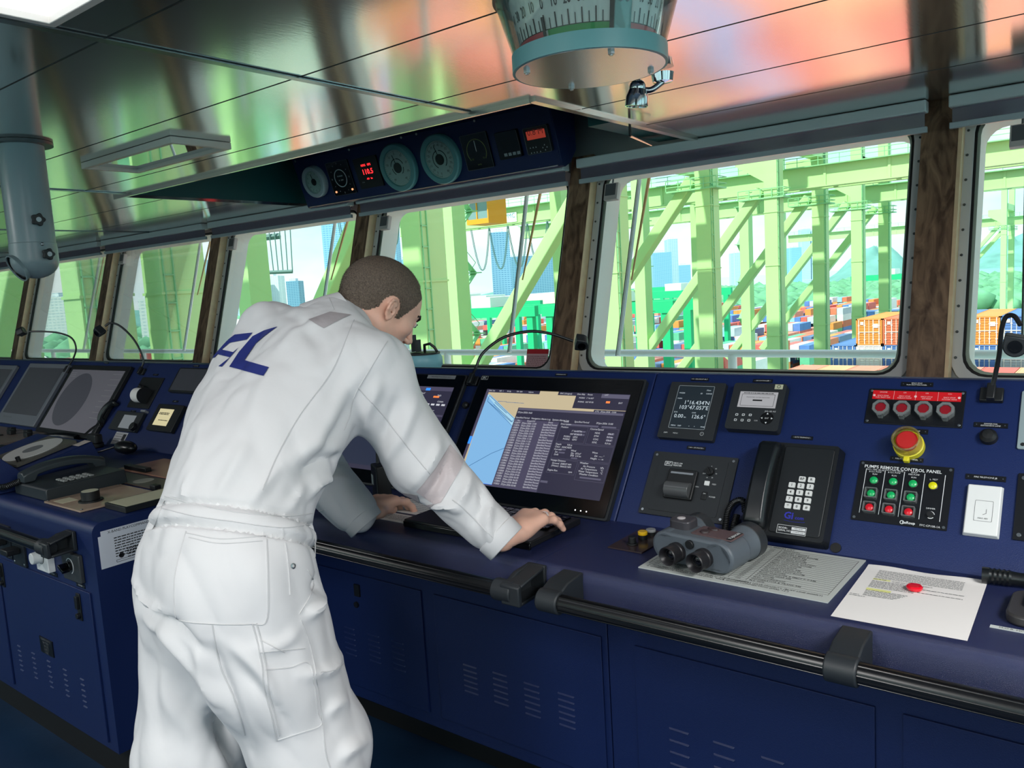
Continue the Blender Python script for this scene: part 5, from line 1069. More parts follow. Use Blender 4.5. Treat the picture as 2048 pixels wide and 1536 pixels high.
obj('screen', MB().box(g[0]+.014, g[1]-.014, (g[2]+g[3])/2+.005, g[3]-.014, .02, .021, OM).mi(1).text('0.8 M', .034, OM @ T((g[0]+g[1])/2, (g[2]+g[3])/2+.032, .0214)), [E('lcd_red', '#7c2b20', .8), E('lcd_dk', '#3c120e', .5)], t)
mb = MB()
for x, y in ((-.04, -.025), (-.026, -.025), (-.012, -.025), (-.04, -.045), (-.026, -.045), (-.012, -.045), (.02, -.032), (.04, -.032), (.03, -.022), (.03, -.042), (.005, -.045)): mb.add([(-.003, -.003, 0), (.003, -.003, 0), (0, .003, 0)], [(0, 1, 2)], OM @ T((g[0]+g[1])/2+x, (g[2]+g[3])/2+y, .0206))
obj('key_symbols', mb, TXW, t)
# small bracket with lever under the recess
p = AZ(1260, 262, 2.15); t = thing('latch_handle', 'small dark latch with a pale lever hanging at the right recess edge', 'latch', p); mb = MB().rod((p[0], p[1], 2.19), (p[0], p[1], 2.125), .006, 10); obj('latch_pin', mb, BLACK, t)
q = AZ(1303, 291, 2.115); obj('lever', MB().rod((p[0], p[1], 2.127), tuple(q), .005, 8, .003), LIP, t)
# ================================================================ CEILING FITTINGS
# rudder indicator
cx, cy, zb = -.955, 1.548, 1.925; R = .166
t = thing('rudder_indicator', 'round ceiling indicator with numbered scale, clear cone and teal bottom ring', 'indicator', (cx, cy, zb)); IM = Matrix.Translation((cx, cy, zb))
obj('bottom_plate', MB().lathe([(0, 0), (R-.006, 0), (R-.006, .004), (0, .004)], IM, 64), mat('indicator_plate', '#cfd3d4', .22, .85), t)
obj('bottom_ring', MB().lathe([(R-.006, .001), (R, .001), (R, .036), (R-.01, .036), (R-.01, .01)], IM, 64), TEAL, t)
for k in range(4): an = math.radians(50+k*90); obj('bottom_nut', MB().cyl(.0075, -.006, .0, IM @ T(.139*math.cos(an), .139*math.sin(an), 0), 6).cyl(.004, -.009, -.006, IM @ T(.139*math.cos(an), .139*math.sin(an), 0), 10), STEEL, t)
Rt = .197; zt = .150
GCONE = glass('clear_cone', '#f2f8f6', .12, .02, dens=.02)
obj('clear_cone', MB().lathe([(R-.004, .036), (Rt, zt), (Rt-.003, zt), (R-.007, .036)], IM, 64), GCONE, t)
obj('top_ring', MB().lathe([(Rt-.02, zt), (Rt+.004, zt-.002), (Rt+.004, zt+.016), (Rt-.02, zt+.016)], IM, 64), mat('dark_ring', '#36494c', .35), t)
obj('top_housing', MB().lathe([(Rt-.02, zt+.0), (Rt-.02, 2.189-zb), (0, 2.189-zb)], IM, 48), TEAL, t)
def conepan(lo, hi, r0, r1, za, zb_, n=24): return MB().lathe([(r0, za), (r1, zb_), (r1-.003, zb_), (r0-.003, za)], IM, n, math.radians(lo), math.radians(hi))
# angle of the camera-facing side
ang0 = math.degrees(math.atan2(-cy, -cx))        # toward the camera
r0, r1, za, zc = .142, .166, .036, .146
def on_cone(an, f, out=.0006):
    a = math.radians(an); r = r0+(r1-r0)*f+out; z = za+(zc-za)*f
    nrm = Vector((math.cos(a)*(zc-za), math.sin(a)*(zc-za), -(r1-r0))).normalized(); tv = Vector((-math.sin(a), math.cos(a), 0)); uv_ = nrm.cross(tv)
    m = Matrix.Identity(4)
    for i in range(3): m[i][0] = tv[i]; m[i][1] = uv_[i]; m[i][2] = nrm[i]
    m[0][3], m[1][3], m[2][3] = cx+r*math.cos(a), cy+r*math.sin(a), zb+z; return m
SCF = mat('scale_face', '#e4e8e7', .5); SR = mat('scale_red', '#c8404a', .5); SG = mat('scale_green', '#1f9c4a', .5)
for pc, lab in ((-35, 'a'), (85, 'b'), (205, 'c')):
    c_ = ang0+pc; o = obj('scale_panel', conepan(c_-52, c_+52, r0, r1, za, zc), SCF, t)
    for nm, lo, hi, m in (('red_band', -52, -2, SR), ('green_band', 2, 52, SG)):
        f1 = .17; obj(nm, MB().lathe([(r0+.0008, za), (r0+(r1-r0)*f1+.0008, za+(zc-za)*f1), (r0+(r1-r0)*f1, za+(zc-za)*f1), (r0, za)], IM, 20, math.radians(c_+lo), math.radians(c_+hi)), m, o)
    mb = MB()
    for k in range(-9, 10):
        an = c_+k*5.2; f0, f1 = .17, (.42 if k % 2 == 0 else .35); mid = on_cone(an, (f0+f1)/2, .001); L_ = (f1-f0)*.115
        mb.box(-.0008 if k % 2 else -.0013, .0008 if k % 2 else .0013, -L_/2, L_/2, 0, .0006, mid)
        if k % 2 == 0: mb.text(str(abs(k)*5), .030, on_cone(an, .60, .001) @ Matrix.Diagonal((.55, 1, 1, 1)), 'CENTER', .012)
    for an in range(-52, 52, 2): m_ = on_cone(c_+an+1, .17); mb.box(-.0026, .0026, -.0008, .0008, 0, .0006, m_)
    obj('scale_print', mb, TXK, o); obj('pointer', MB().box(-.003, .003, -.014, .030, .003, .005, on_cone(c_, .12, .002)), BLACK, t)
    c2_ = c_+60; o = obj('bracket_strip', MB().box(-.018, .018, -.055, .052, .012, .016, on_cone(c2_, .5)), TEAL, t, bevel=.001); obj('strip_screws', MB().sph((-.007, .0, .017), .004, on_cone(c2_, .5), 10, 6).sph((.007, .0, .017), .004, on_cone(c2_, .5), 10, 6), STEEL, o)
# periscope tube
p = (-3.722, 1.512); t = thing('periscope_tube', 'thick grey ceiling tube with black star knobs and an open lower side', 'tube', (p[0], p[1], 1.65)); r = .088; PMx = Matrix.Translation((p[0], p[1], 0))
o = obj('tube_body', MB().lathe([(r, 2.186), (r, 1.775), (r+.002, 1.773), (r+.002, 1.755)], PMx, 40), GREYM, t)
obj('ceiling_flange', MB().lathe([(r, 2.176), (r+.035, 2.176), (r+.035, 2.189), (r, 2.189)], PMx, 40), mat('flange_dark', '#3a4448', .35), t)
fa = math.degrees(math.atan2(-p[1], -p[0]))
# lower hood: a tube ending in a dome, with a mouth cut on the left side
vs = []; fs = []; na, nz = 48, 18
def hood(th, s):     # s 0..1 from rim to bottom
    if s < .45: return (r+.003, 1.757-.055*s/.45)
    q = (s-.45)/.55*math.pi/2; return ((r+.003)*math.cos(q), 1.702-.075*math.sin(q))
for i in range(na):
    for j in range(nz+1):
        th = 2*math.pi*i/na; rr, z = hood(th, j/nz); vs.append((p[0]+rr*math.cos(th), p[1]+rr*math.sin(th), z))
for i in range(na):
    for j in range(nz): k = (i+1) % na; fs.append((i*(nz+1)+j, k*(nz+1)+j, k*(nz+1)+j+1, i*(nz+1)+j+1))
obj('hood', MB().add(vs, fs), GREYM, t)
ma = math.radians(fa-68); md = Vector((math.cos(ma), math.sin(ma), -.55)).normalized(); mc_ = Vector((p[0], p[1], 1.712))+md*.058; mm_, _ = aimZ(mc_, mc_+md)
o = obj('mouth_rim', MB().lathe([(.052, -.01), (.060, .030), (.056, .031), (.050, -.01)], mm_, 36), GREYM, t); obj('mouth_lining', MB().lathe([(0, .004), (.053, .004), (.0565, .029), (.050, .012), (0, .008)], mm_, 36), mat('lining_black', '#0a0c0d', .3), o)
def star(z, an, rad=.024):
    a = math.radians(an); b = Vector((p[0]+(r+.002)*math.cos(a), p[1]+(r+.002)*math.sin(a), z)); m, _ = aimZ(b, b+Vector((math.cos(a), math.sin(a), 0)))
    poly = [((rad*(1+.14*math.cos(5*q)))*math.cos(q), (rad*(1+.14*math.cos(5*q)))*math.sin(q)) for q in [2*math.pi*k/40 for k in range(40)]]
    o = obj('star_knob', MB().cyl(.008, 0, .012, m, 12).prism(poly, .012, .030, m), BLACK, t, bevel=.002); obj('knob_cap', MB().cyl(.010, .030, .032, m, 18), mat('cap_pale', '#c3ccd0', .3), o)
star(1.863, fa+16); star(1.722, fa+28, .022)
obj('rim_screw', MB().sph((p[0]+(r+.004)*math.cos(math.radians(fa+22)), p[1]+(r+.004)*math.sin(math.radians(fa+22)), 1.765), .007), STEEL, t)
# framed ceiling lamps
def ceiling_lamp(label, x0, x1, y0, y1, panel, h=.03):
    t = thing('ceiling_lamp', label, 'lamp', ((x0+x1)/2, (y0+y1)/2, CEIL)); m = Matrix.Translation((0, 0, CEIL))
    obj('frame', MB().ringp(rrect(x0, x1, y0, y1, .004), rrect(x0+.022, x1-.022, y0+.022, y1-.022, .002), -h, -.001, m), CREAM, t, bevel=.002); obj('diffuser', MB().box(x0+.02, x1-.02, y0+.02, y1-.02, -h*.45, -h*.35, m), panel, t)
ceiling_lamp('framed rectangular ceiling lamp with a mirror-like panel reflecting the cranes', -4.08, -3.26, 1.92, 2.21, mat('mirror_louvre', '#c7cdd0', .03, 1.0))
ceiling_lamp('framed white ceiling lamp at the top left corner of the photo', -2.10, -1.2, .66, .966, E('lamp', '#f2f6ff', 1.3))
for i, (x, y, sx, sy, pw) in enumerate(FILL_LAMPS): ceiling_lamp('white ceiling lamp behind the camera, %s' % ('over the middle', 'at the right side', 'over the left console', 'at the back right')[i], x-sx/2, x+sx/2, y-sy/2, y+sy/2, E('lamp', '#f2f6ff', 1.3), h=.02)
# chrome spotlight
p = AZ(1285, 180, 2.12); d_ = Vector((p[0], p[1], 2.19)); t = thing('chrome_spotlight', 'small chrome ceiling spotlight behind the rudder indicator', 'spotlight', d_)
t.location.z = 2.18
q = Vector(AZ(1325, 143, 2.185)); dep = float(np.dot(np.array(q)-CP, CF)); h_ = Vector(AD(1282, 190, dep-.02)); k_ = Vector(AD(1275, 170, dep))
obj('ceiling_rose', MB().lathe([(0, 2.155), (.035, 2.16), (.04, 2.189), (0, 2.189)], Matrix.Translation((q.x, q.y, 0)), 28), CHROME, t)
obj('swivel_arm', MB().tube(curve([(q.x, q.y, 2.16), tuple(q.lerp(k_, .5)-Vector((0, 0, .03))), tuple(k_)]), .011, 12).sph(tuple(k_), .030), CHROME, t)
obj('lamp_barrel', MB().lathe([(.028, 0), (.036, -.02), (.040, -.03), (.040, -.062), (.036, -.062), (.034, -.03), (0, -.02)], Matrix.Translation(k_) @ Matrix.Rotation(.12, 4, 'Y'), 32), CHROME, t); obj('lamp_inside', MB().cyl(.033, -.034, -.030, Matrix.Translation(k_) @ Matrix.Rotation(.12, 4, 'Y'), 24), BLACK, t)
# ================================================================ BLINDS, WIPERS, HEATER BOXES
FILM = glass('blind_film', '#a59db0', .2, .1, dens=.4)
BAR = mat('blind_bar', '#c3cdd2', .35); CASS = mat('blind_cassette', '#e6ebeb', .35)
ORD = ['at the left edge of the photo', 'second window from the left', 'third window from the left', 'window left of the head', 'window right of the head', 'large window over the telephone', 'window at the right edge', 'window beyond the right edge', 'far right window']
BY = 4.12
WPX = {1: ((201, 512), (168, 700), (212, 505), (190, 600)), 2: ((401, 490), (369, 702), (424, 480), (395, 590)), 3: ((671, 447), (648, 610), (700, 438), (662, 560)), 4: ((1055, 392), (1020, 705), (1084, 382), (1045, 560)), 5: ((1280, 362), (1237, 712), (1302, 346), (1263, 560)), 6: ((2060, 262), (2052, 700), (2080, 250), (2070, 500))}
for i, (u0, u1, e0, e1) in enumerate(WIN):
    where = 'window whose left edge is post %d' % i
    t = thing('roller_blind', 'smoky roller blind almost rolled up, %s' % ORD[min(i, 8)], 'blind', ((e0+e1)/2, BY, 2.06), 'roller blinds over the front windows'); a, b = e0+.045, e1-.045
    obj('cassette', MB().box(a, b, BY-.035, BY+.035, 2.135, 2.188), CASS, t, bevel=.006)
    obj('film', MB().box(a+.01, b-.01, BY-.001, BY+.001, 2.072, 2.137), FILM, t)
    obj('bottom_bar', MB().box(a, b, BY-.012, BY+.012, 2.048, 2.074), BAR, t, bevel=.002)
    # wiper
    if i in WPX:
        (ax, ay), (bx_, by_), (cx_, cy_), (dx_, dy_) = WPX[i]; A, B = WF.uv(ax, ay, -.19), WF.uv(bx_, by_, -.19); A = (A[0]+(A[0]-B[0])*.04, A[1]+(A[1]-B[1])*.04)
        t2 = thing('window_wiper', 'window wiper outside, %s' % ORD[min(i, 8)], 'wiper', WF.pt(A[0], A[1], -.19), 'window wipers')
        m, L = aimZ(WF.pt(*B, -.19), WF.pt(*A, -.19)); m = m @ Matrix.Rotation(0, 4, 'Z')
        obj('wiper_blade', MB().rod(WF.pt(*B, -.185), WF.pt(*A, -.185), .013, 6).mi(1).rod(WF.pt(B[0]-.014, B[1], -.185), WF.pt(A[0]-.014, A[1], -.185), .005, 5), [mat('blade_white', '#eef2f2', .3), BLACK], t2)
        obj('wiper_arm', MB().rod(WF.pt(*WF.uv(cx_, cy_-12, -.22), -.22), WF.pt(*WF.uv(dx_, dy_, -.20), -.20), .011, 8, .005), mat('arm_copper', '#d2a46c', .4), t2)
    # heater box
    bx = u0+.085 if i != 6 else u0+.19
    t3 = thing('heater_box', 'small grey box on a cable, %s' % ORD[min(i, 8)], 'box', WF.pt(bx, .43, .02), 'heater boxes on the front windows')
    obj('case', MB().box(bx-.045, bx+.045, .475, .575, .012, .045, M0), mat('box_pale', '#cfc9c4', .4), t3, bevel=.003); obj('type_label', MB().box(bx-.038, bx+.032, .50, .57, .045, .0458, M0), mat('label_dark', '#5c6265', .4), t3)
    obj('cable', MB().tube([WF.pt(bx, .575, .03), WF.pt(bx, .70, .03)], .005, 8), GREYP, t3)
# notice on the glass and pelorus
g = (AY(1055, 697, 4.1), AY(1098, 697, 4.1)); a = WF.uv(1055, 698, .0); b = WF.uv(1097, 735, .0); c = WF.uv(1098, 698)
t = thing('window_notice', 'small notice with a red heading stuck low on the window glass', 'notice', WF.pt(a[0], b[1])); x0, x1, y0, y1 = a[0], c[0], b[1]-.0, a[1]
mb = MB().box(x0, x1, y0, y1, .001, .002, M0).mi(1).box(x0, x1, y1-.03, y1, .002, .0026, M0).mi(2)
for k in range(7): words(mb, WF.M(0, 0, .0028), x0+.01, x1-.01, y1-.045-k*.012, .004, k+50)
obj('notice_sheet', mb, [mat('notice_pink', '#ecc4c8', .6), mat('notice_red', '#d8323c', .6), mat('notice_ink', '#8f5a60', .6)], t)
p = AD(848, 730, 3.35); t = thing('bearing_compass', 'turquoise bearing compass with black sighting vane, behind the console', 'compass', p); PM2 = Matrix.Translation(p)
obj('stand', MB().cyl(.05, -p[2]+.001, -.05, PM2, 24).cyl(.07, -.05, -.03, PM2, 32), mat('stand_blue', '#4d8ea2', .4), t); obj('bowl', MB().lathe([(0, -.03), (.06, -.03), (.078, .0), (.078, .03), (.07, .045), (0, .045)], PM2, 40), mat('bowl_turquoise', '#8fd0de', .35), t, bevel=.003)
obj('azimuth_ring', MB().lathe([(0, .045), (.07, .045), (.07, .052), (0, .053)], PM2, 40), BLACK, t); obj('sight_vane', MB().box(-.055, -.045, -.012, .012, .055, .125, PM2).box(-.03, -.02, -.012, .012, .055, .105, PM2), BLACK, t, bevel=.001); obj('prism_handle', MB().tube([tuple(np.array(p)+np.array(q)) for q in ((.02, -.01, .055), (.03, -.02, .085), (.06, -.02, .09), (.075, -.01, .075), (.08, 0, .055))], .006, 8), BLACK, t)
# ================================================================ OUTSIDE
GZ = -28.5
def emis_free(name, col, rough=.7, **k): return mat(name, col, rough, spec=.3, **k)
CG = emis_free('crane_green', '#aed592', .5, var=.05, vscale=.15); CGD = emis_free('crane_green_deep', '#8cc791', .55)
g_ = MB().box(-1900, -29, -300, 1500, GZ-1, GZ); struct('floor', g_, emis_free('quay_concrete', '#a3b09c', .8, var=.08, vscale=.05)).name = 'floor_quay'
g_ = MB().box(-4200, 4200, -400, 6500, GZ-2.6, GZ-1.6); struct('floor', g_, mat('sea_water', '#9fc7cf', .12, bump=.3, bscale=.4)).name = 'floor_sea'
# bridge railing
t = thing('bridge_railing', 'white tubular railing outside the front windows', 'railing', (-4, 5.2, .4)); WP = mat('rail_white', '#f1efe9', .4)
obj('top_rail', MB().rod((-14, 5.2, .938), (4.5, 5.2, .938), .026, 14), WP, t)
px_ = AY(1465, 722, 5.2)[0]
for k in range(-4, 3):
    x = px_+k*2.6
    if -14 < x < 4.4: obj('post', MB().rod((x, 5.2, .0), (x, 5.2, .93), .03, 12), WP, t)
obj('mid_rail', MB().rod((-14, 5.2, .60), (4.5, 5.2, .60), .02, 10), WP, t)
# ship
t = thing('ship_hull', 'dark lower part of our own container ship under the deck containers', 'ship', (0, 50, GZ)); obj('hull', MB().box(-26.2, 26.2, 6.0, 130, GZ-1.0, -10.3), emis_free('hull_brown', '#7c4a40', .6), t); obj('deck_house_front', MB().box(-14, 5, 4.6, 6.0, -10.3, -.3), WP, t)
# containers
def cont_mesh(name, L=12.19, Wd=2.44, H=2.59, detail=True):
    mb = MB()
    if not detail: mb.box(-Wd/2, Wd/2, 0, L, 0, H)
    else:
        n = 40; c = .04
        for s in (-1, 1):
            vs = []
            for i in range(n*2+1):
                y = .15+(L-.3)*i/(n*2); d = c if (i//1) % 2 else 0; vs += [(s*(Wd/2-d), y, .15), (s*(Wd/2-d), y, H-.12)]
            mb.add(vs, [(2*i, 2*i+2, 2*i+3, 2*i+1) for i in range(n*2)])
        for x0, x1 in ((-Wd/2, -Wd/2+.12), (Wd/2-.12, Wd/2)):
            mb.box(x0, x1, 0, L, 0, .16).box(x0, x1, 0, L, H-.12, H); mb.box(x0, x1, 0, .15, 0, H).box(x0, x1, L-.15, L, 0, H)
        mb.box(-Wd/2, Wd/2, .06, .10, .05, H-.05).box(-Wd/2, Wd/2, L-.1, L-.06, .05, H-.05).box(-Wd/2+.05, Wd/2-.05, .05, L-.05, H-.06, H-.02).box(-Wd/2, Wd/2, 0, .1, H-.12, H).box(-Wd/2, Wd/2, 0, .1, 0, .14)
        for i in range(9): mb.box(-Wd/2+.15, Wd/2-.15, .03, .07, .25+i*.25, .33+i*.25)
    me = bpy.data.meshes.new(name); me.from_pydata(mb.v, [], mb.f); me.materials.append(None); me.update(); return me
CM = cont_mesh('container_body'); CMS = cont_mesh('container_simple', detail=False)
rb = MB()
for x in (-.95, -.40, .40, .95):
    rb.box(x-.035, x+.035, -.03, .03, .08, 2.5)
    for z in (.5, 1.1, 1.9): rb.box(x-.09, x+.09, -.035, .0, z, z+.07)
rb.box(-.02, .02, -.01, .05, .1, 2.5).box(-1.0, 1.0, -.01, .03, 1.25, 1.31).box(.45, .85, -.01, .03, 1.7, 2.1).box(-.8, -.5, -.01, .03, 2.0, 2.3)
RM = bpy.data.meshes.new('lock_rods'); RM.from_pydata(rb.v, [], rb.f); RM.materials.append(emis_free('rod_white', '#e9e4dc', .5)); RM.update()
CC = {'salmon': '#e98f7c', 'peach': '#efa982', 'rust': '#cf7454', 'orange': '#e3924a', 'blue': '#5a80bf', 'red': '#d9685f', 'violet': '#a397bd', 'white': '#e9e9e6', 'green': '#62b58e', 'navy': '#5d7498', 'grey': '#b9c2c8', 'sky': '#8fc0dd'}
CMAT = {k: emis_free('container_'+k, v, .55, var=.08, vscale=.6) for k, v in CC.items()}
def container(x, y, z, col, label, group, mesh=CM, rods=False):
    o = bpy.data.objects.new('shipping_container', mesh); COL.objects.link(o); o.location = (x, y, z)
    o.material_slots[0].link = 'OBJECT'; o.material_slots[0].material = CMAT[col]
    tag(o, label, 'container', group)
    if rods:
        r = bpy.data.objects.new('lock_rods', RM); COL.objects.link(r); r.parent = o
    return o
rr = random.Random(11); near = ['salmon', 'salmon', 'peach', 'peach', 'salmon', 'red', 'orange']
pat = {0: {5: 'violet', 6: 'violet', 9: 'blue'}, 1: {4: 'violet', 12: 'violet', 8: 'peach'}, 2: {3: 'violet', 10: 'white'}}
ORDN = 'first second third fourth fifth sixth seventh eighth ninth tenth eleventh twelfth thirteenth fourteenth fifteenth sixteenth seventeenth eighteenth'.split()
BAY = ['nearest row before the bridge', 'second row before the bridge', 'third row before the bridge', 'fourth row before the bridge', 'fifth row before the bridge']
for b in range(5):
    for k in range(18):
        col = pat.get(b, {}).get(k) or near[rr.randrange(len(near))]
        if b >= 3 and k < 6: col = ('salmon', 'peach', 'salmon')[k % 3]
        container(-24.07+k*2.5, 10.5+b*13.4, -7.43-2.59, col, '%s container on our ship, %s, %s from the port side' % (col, BAY[b], ORDN[k]), 'deck containers, %s' % BAY[b], CM)
cols85 = ['blue', 'orange', 'rust', 'rust', 'blue', 'orange', 'blue', 'red', 'rust', 'orange', 'navy', 'red', 'rust', 'blue', 'orange', 'red', 'blue', 'rust']
low85 = ['grey', 'white', 'blue', 'navy', 'red', 'blue']
for k in range(18):
    x = -24.07+k*2.5
    container(x, 85, -7.43-1.6, low85[k % 6] if k else 'blue', '%s container low in the farther deck stack, %s from the port side' % (low85[k % 6] if k else 'blue', ORDN[k]), 'lower tier of the farther deck stack', CM, True)
    if k: container(x, 85, -6.42, cols85[k], '%s container with white lock rods atop the farther deck stack, %s from port' % (cols85[k], ORDN[k]), 'upper tier of the farther deck stack', CM, True)
# yard
cand = []; r2 = random.Random(5); ycol = ['red', 'blue', 'rust', 'white', 'navy', 'salmon', 'green', 'grey', 'sky', 'orange', 'white', 'red', 'blue']
for bi, bx in enumerate((-82, -112, -142, -172, -205, -240, -280, -325)):
    for by in range(30):
        Y = 78+by*13.2+(bi % 3)*4
        if r2.random() < .12: continue
        base = r2.choice((2, 3, 4, 4, 5))
        for row in range(6):
            h = max(1, base+r2.choice((-1, 0, 0, 0)))
            c0 = r2.choice(ycol)
            for tier in range(h): cand.append((math.hypot(bx+row*2.6, Y), bx+row*2.6, Y, GZ+tier*2.6, r2.choice(ycol) if r2.random() < .7 else c0, tier == h-1 or row in (0, 5) or by == 0))
def vis(c):
    P = np.array([c[1], c[2], c[3]+2.6])-CP; d = P@CF
    if d < 1: return False
    x = 1024+FPX*(P@CR)/d; y = 768-FPX*(P@CU)/d; return 560 < x < 1830 and y < 775
vz = sorted([c for c in cand if c[5] and vis(c)]); ind = vz[:172]; inds = set(id(c) for c in ind)
BN = {-82: 'nearest yard block', -112: 'second yard block', -142: 'third yard block', -172: 'fourth yard block', -205: 'fifth yard block', -240: 'sixth yard block', -280: 'seventh yard block', -325: 'last yard block'}
for c in ind:
    bx = max(b_ for b_ in BN if b_ <= c[1]+.01); row = int(round((c[1]-bx)/2.6)); tier = int(round((c[3]-GZ)/2.6)); bay = int(round((c[2]-78-(list(BN).index(bx) % 3)*4)/13.2))
    container(c[1], c[2], c[3], c[4], '%s container, %s, bay %s from the quay cranes, row %s, tier %s' % (c[4], BN[bx], (ORDN+['far']*30)[bay], ORDN[row], ORDN[tier]), 'containers stacked in the yard behind the green cranes', CMS)
mb = MB(); ks = list(CC)
for c in cand:
    if id(c) in inds or not (c[5]): continue
    mb.mi(ks.index(c[4])).box(c[1]-1.22, c[1]+1.22, c[2], c[2]+12.19, c[3], c[3]+2.59)
o = obj('yard_containers', mb, [CMAT[k] for k in ks]); tag(o, 'the many smaller, farther containers of the yard behind the cranes', 'containers'); o['kind'] = 'stuff'
# ---- quay cranes
ZR = CZ
def crane_parts(t, Y1, Y2, boom=True, cabin=None, fest=(), bx0=-100, bx1=40, plain=False):
    for Y in (Y1, Y2):
        mb = MB(); mb.box(-34.5, -33, Y-1.0, Y+1.1, GZ, 24)
        mb.add([(-34.5, Y-1.0, 11.5), (-34.5, Y+1.1, 11.5), (-37.8, Y+1.1, 13.6), (-37.8, Y-1.0, 13.6), (-34.5, Y-1.0, 15.5), (-34.5, Y+1.1, 15.5), (-37.8, Y+1.1, 15.5), (-37.8, Y-1.0, 15.5)], [(0, 1, 2, 3), (4, 5, 6, 7), (0, 3, 7, 4), (1, 2, 6, 5), (3, 2, 6, 7), (0, 1, 5, 4)])
        for z in (-6, 2, 8): mb.box(-34.56, -32.94, Y-1.06, Y+1.16, z, z+.12)
        obj('waterside_leg', mb, CG, t); obj('landside_leg', MB().box(-51.6, -50.1, Y-.9, Y+.9, GZ, 24), CG, t)
        m, L = aimZ((-54.5, Y, -12.5), (-35.2, Y, ZR+9.2))
        if not (plain and Y == Y1): obj('diagonal_brace', MB().prism(rrect(-.62, .62, -.55, .55, .12), 0, L, m), CG, t)
        # ladder on the leg
        mb = MB().box(-33.0, -32.9, Y-.9, Y-.85, GZ, 22).box(-33, -32.9, Y-.45, Y-.4, GZ, 22)
        for k in range(26): mb.box(-32.98, -32.92, Y-.9, Y-.4, -14+k*1.2, -13.94+k*1.2)
        obj('ladder', mb, CGD, t)
        pf = MB().box(-37.5, -32.2, Y-1.15, Y+1.15, 9.6, 9.75)
        for z in (10.1, 10.7):
            for a_, b_ in (((-37.5, Y-1.15, z), (-32.2, Y-1.15, z)), ((-32.2, Y-1.15, z), (-32.2, Y+1.15, z)), ((-37.5, Y+1.15, z), (-32.2, Y+1.15, z))): pf.rod(a_, b_, .05, 5)
        for k in range(5): pf.rod((-37.5+k*1.32, Y-1.15, 9.7), (-37.5+k*1.32, Y-1.15, 10.7), .05, 5)
        obj('platform', pf, CGD, t)
    obj('cross_beam', MB().box(-34.6, -33.0, Y1, Y2, 15.4, 17.2).box(-51.5, -50, Y1, Y2, 15.4, 17.2), CG, t)
    Ym = (Y1+Y2)/2; zb = ZR+9.5
    if boom:
        mb = MB().box(bx0, bx1, Ym-2.4, Ym-1.4, zb, zb+2.3).box(bx0, bx1, Ym+1.4, Ym+2.4, zb, zb+2.3)
        for k in range(int((bx1-bx0)/7)): mb.box(bx0+k*7, bx0+k*7+.3, Ym-2.52, Ym-2.4, zb, zb+2.3).box(bx0+k*7, bx0+k*7+.5, Ym-1.4, Ym+1.4, zb+.2, zb+.7)
        mb.box(bx0, bx1, Ym-2.7, Ym-1.2, zb-.12, zb).box(bx0, bx1, Ym-2.7, Ym-1.2, zb+2.3, zb+2.42); obj('boom_girder', mb, CG, t)
        mb = MB().rod((bx0, Ym-3.1, zb+3.4), (bx1, Ym-3.1, zb+3.4), .05, 5).rod((bx0, Ym-3.1, zb+2.9), (bx1, Ym-3.1, zb+2.9), .04, 5).box(bx0, bx1, Ym-3.2, Ym-2.4, zb+2.25, zb+2.35)
        for k in range(int((bx1-bx0)/2.4)): mb.rod((bx0+k*2.4, Ym-3.1, zb+2.3), (bx0+k*2.4, Ym-3.1, zb+3.4), .045, 4)
        obj('guard_rail', mb, CGD, t)
    # zigzag stair beside the landside leg
    mb = MB(); z = -24; s = 1
    while z < (-12 if plain else 12):
        ya, yb = (Y1+1.2, Y1+4.6) if s > 0 else (Y1+4.6, Y1+1.2); m, L = aimZ((-52.6, ya, z), (-52.6, yb, z+3)); mb.box(-.35, .35, -.06, .06, 0, L, m); mb.rod((-52.3, ya, z+1), (-52.3, yb, z+4), .04, 4); mb.box(-53.1, -52, yb-.5, yb+.5, z+2.95, z+3.05); z += 3; s = -s
    obj('zigzag_stair', mb, CGD, t)
    if cabin is not None:
        x = cabin; o = obj('operator_cabin', MB().box(x, x+2.9, Ym-1.5, Ym+1.5, zb-3.0, zb-2.5).box(x, x+2.9, Ym-1.5, Ym+1.5, zb-.7, zb-.1).box(x, x+.12, Ym-1.5, Ym+1.5, zb-2.5, zb-.7).box(x+1.3, x+1.42, Ym-1.5, Ym-1.4, zb-2.5, zb-.7).box(x+2.78, x+2.9, Ym-1.5, Ym+1.5, zb-2.5, zb-.7), emis_free('cabin_orange', '#f0a030', .5), t)
        obj('cabin_glass', MB().box(x+.1, x+2.8, Ym-1.4, Ym+1.4, zb-2.5, zb-.7), mat('cabin_glass', '#7d9aa0', .1), o)
    fm = emis_free('festoon_dark', '#5c7d78', .6)
    for x0, x1, dp, n in fest:
        mb = MB()
        for k in range(n):
            a_ = x0+(x1-x0)*k/n; b_ = x0+(x1-x0)*(k+1)/n
            for off in (0, .25): mb.tube([(a_+(b_-a_)*q/10, Ym-2.6-off, zb-.3-dp*(1-(2*q/10-1)**2)) for q in range(11)], .055, 4)
        obj('festoon_cable', mb, fm, t)
CR_L = [(-4.0, 15.9, 'green quay crane partly seen in the leftmost windows'), (19.3, 35.2, 'green quay crane with thick near legs, behind the head and left windows'), (57.2, 75.0, 'green quay crane whose legs flank the walnut post right of the head'), (93.0, 109.8, 'green quay crane seen in the middle of the large right window'), (127.5, 143.0, 'farther green quay crane at the right of the large window'), (283.0, 300.0, 'distant pale green quay crane seen in the window at the right edge')]
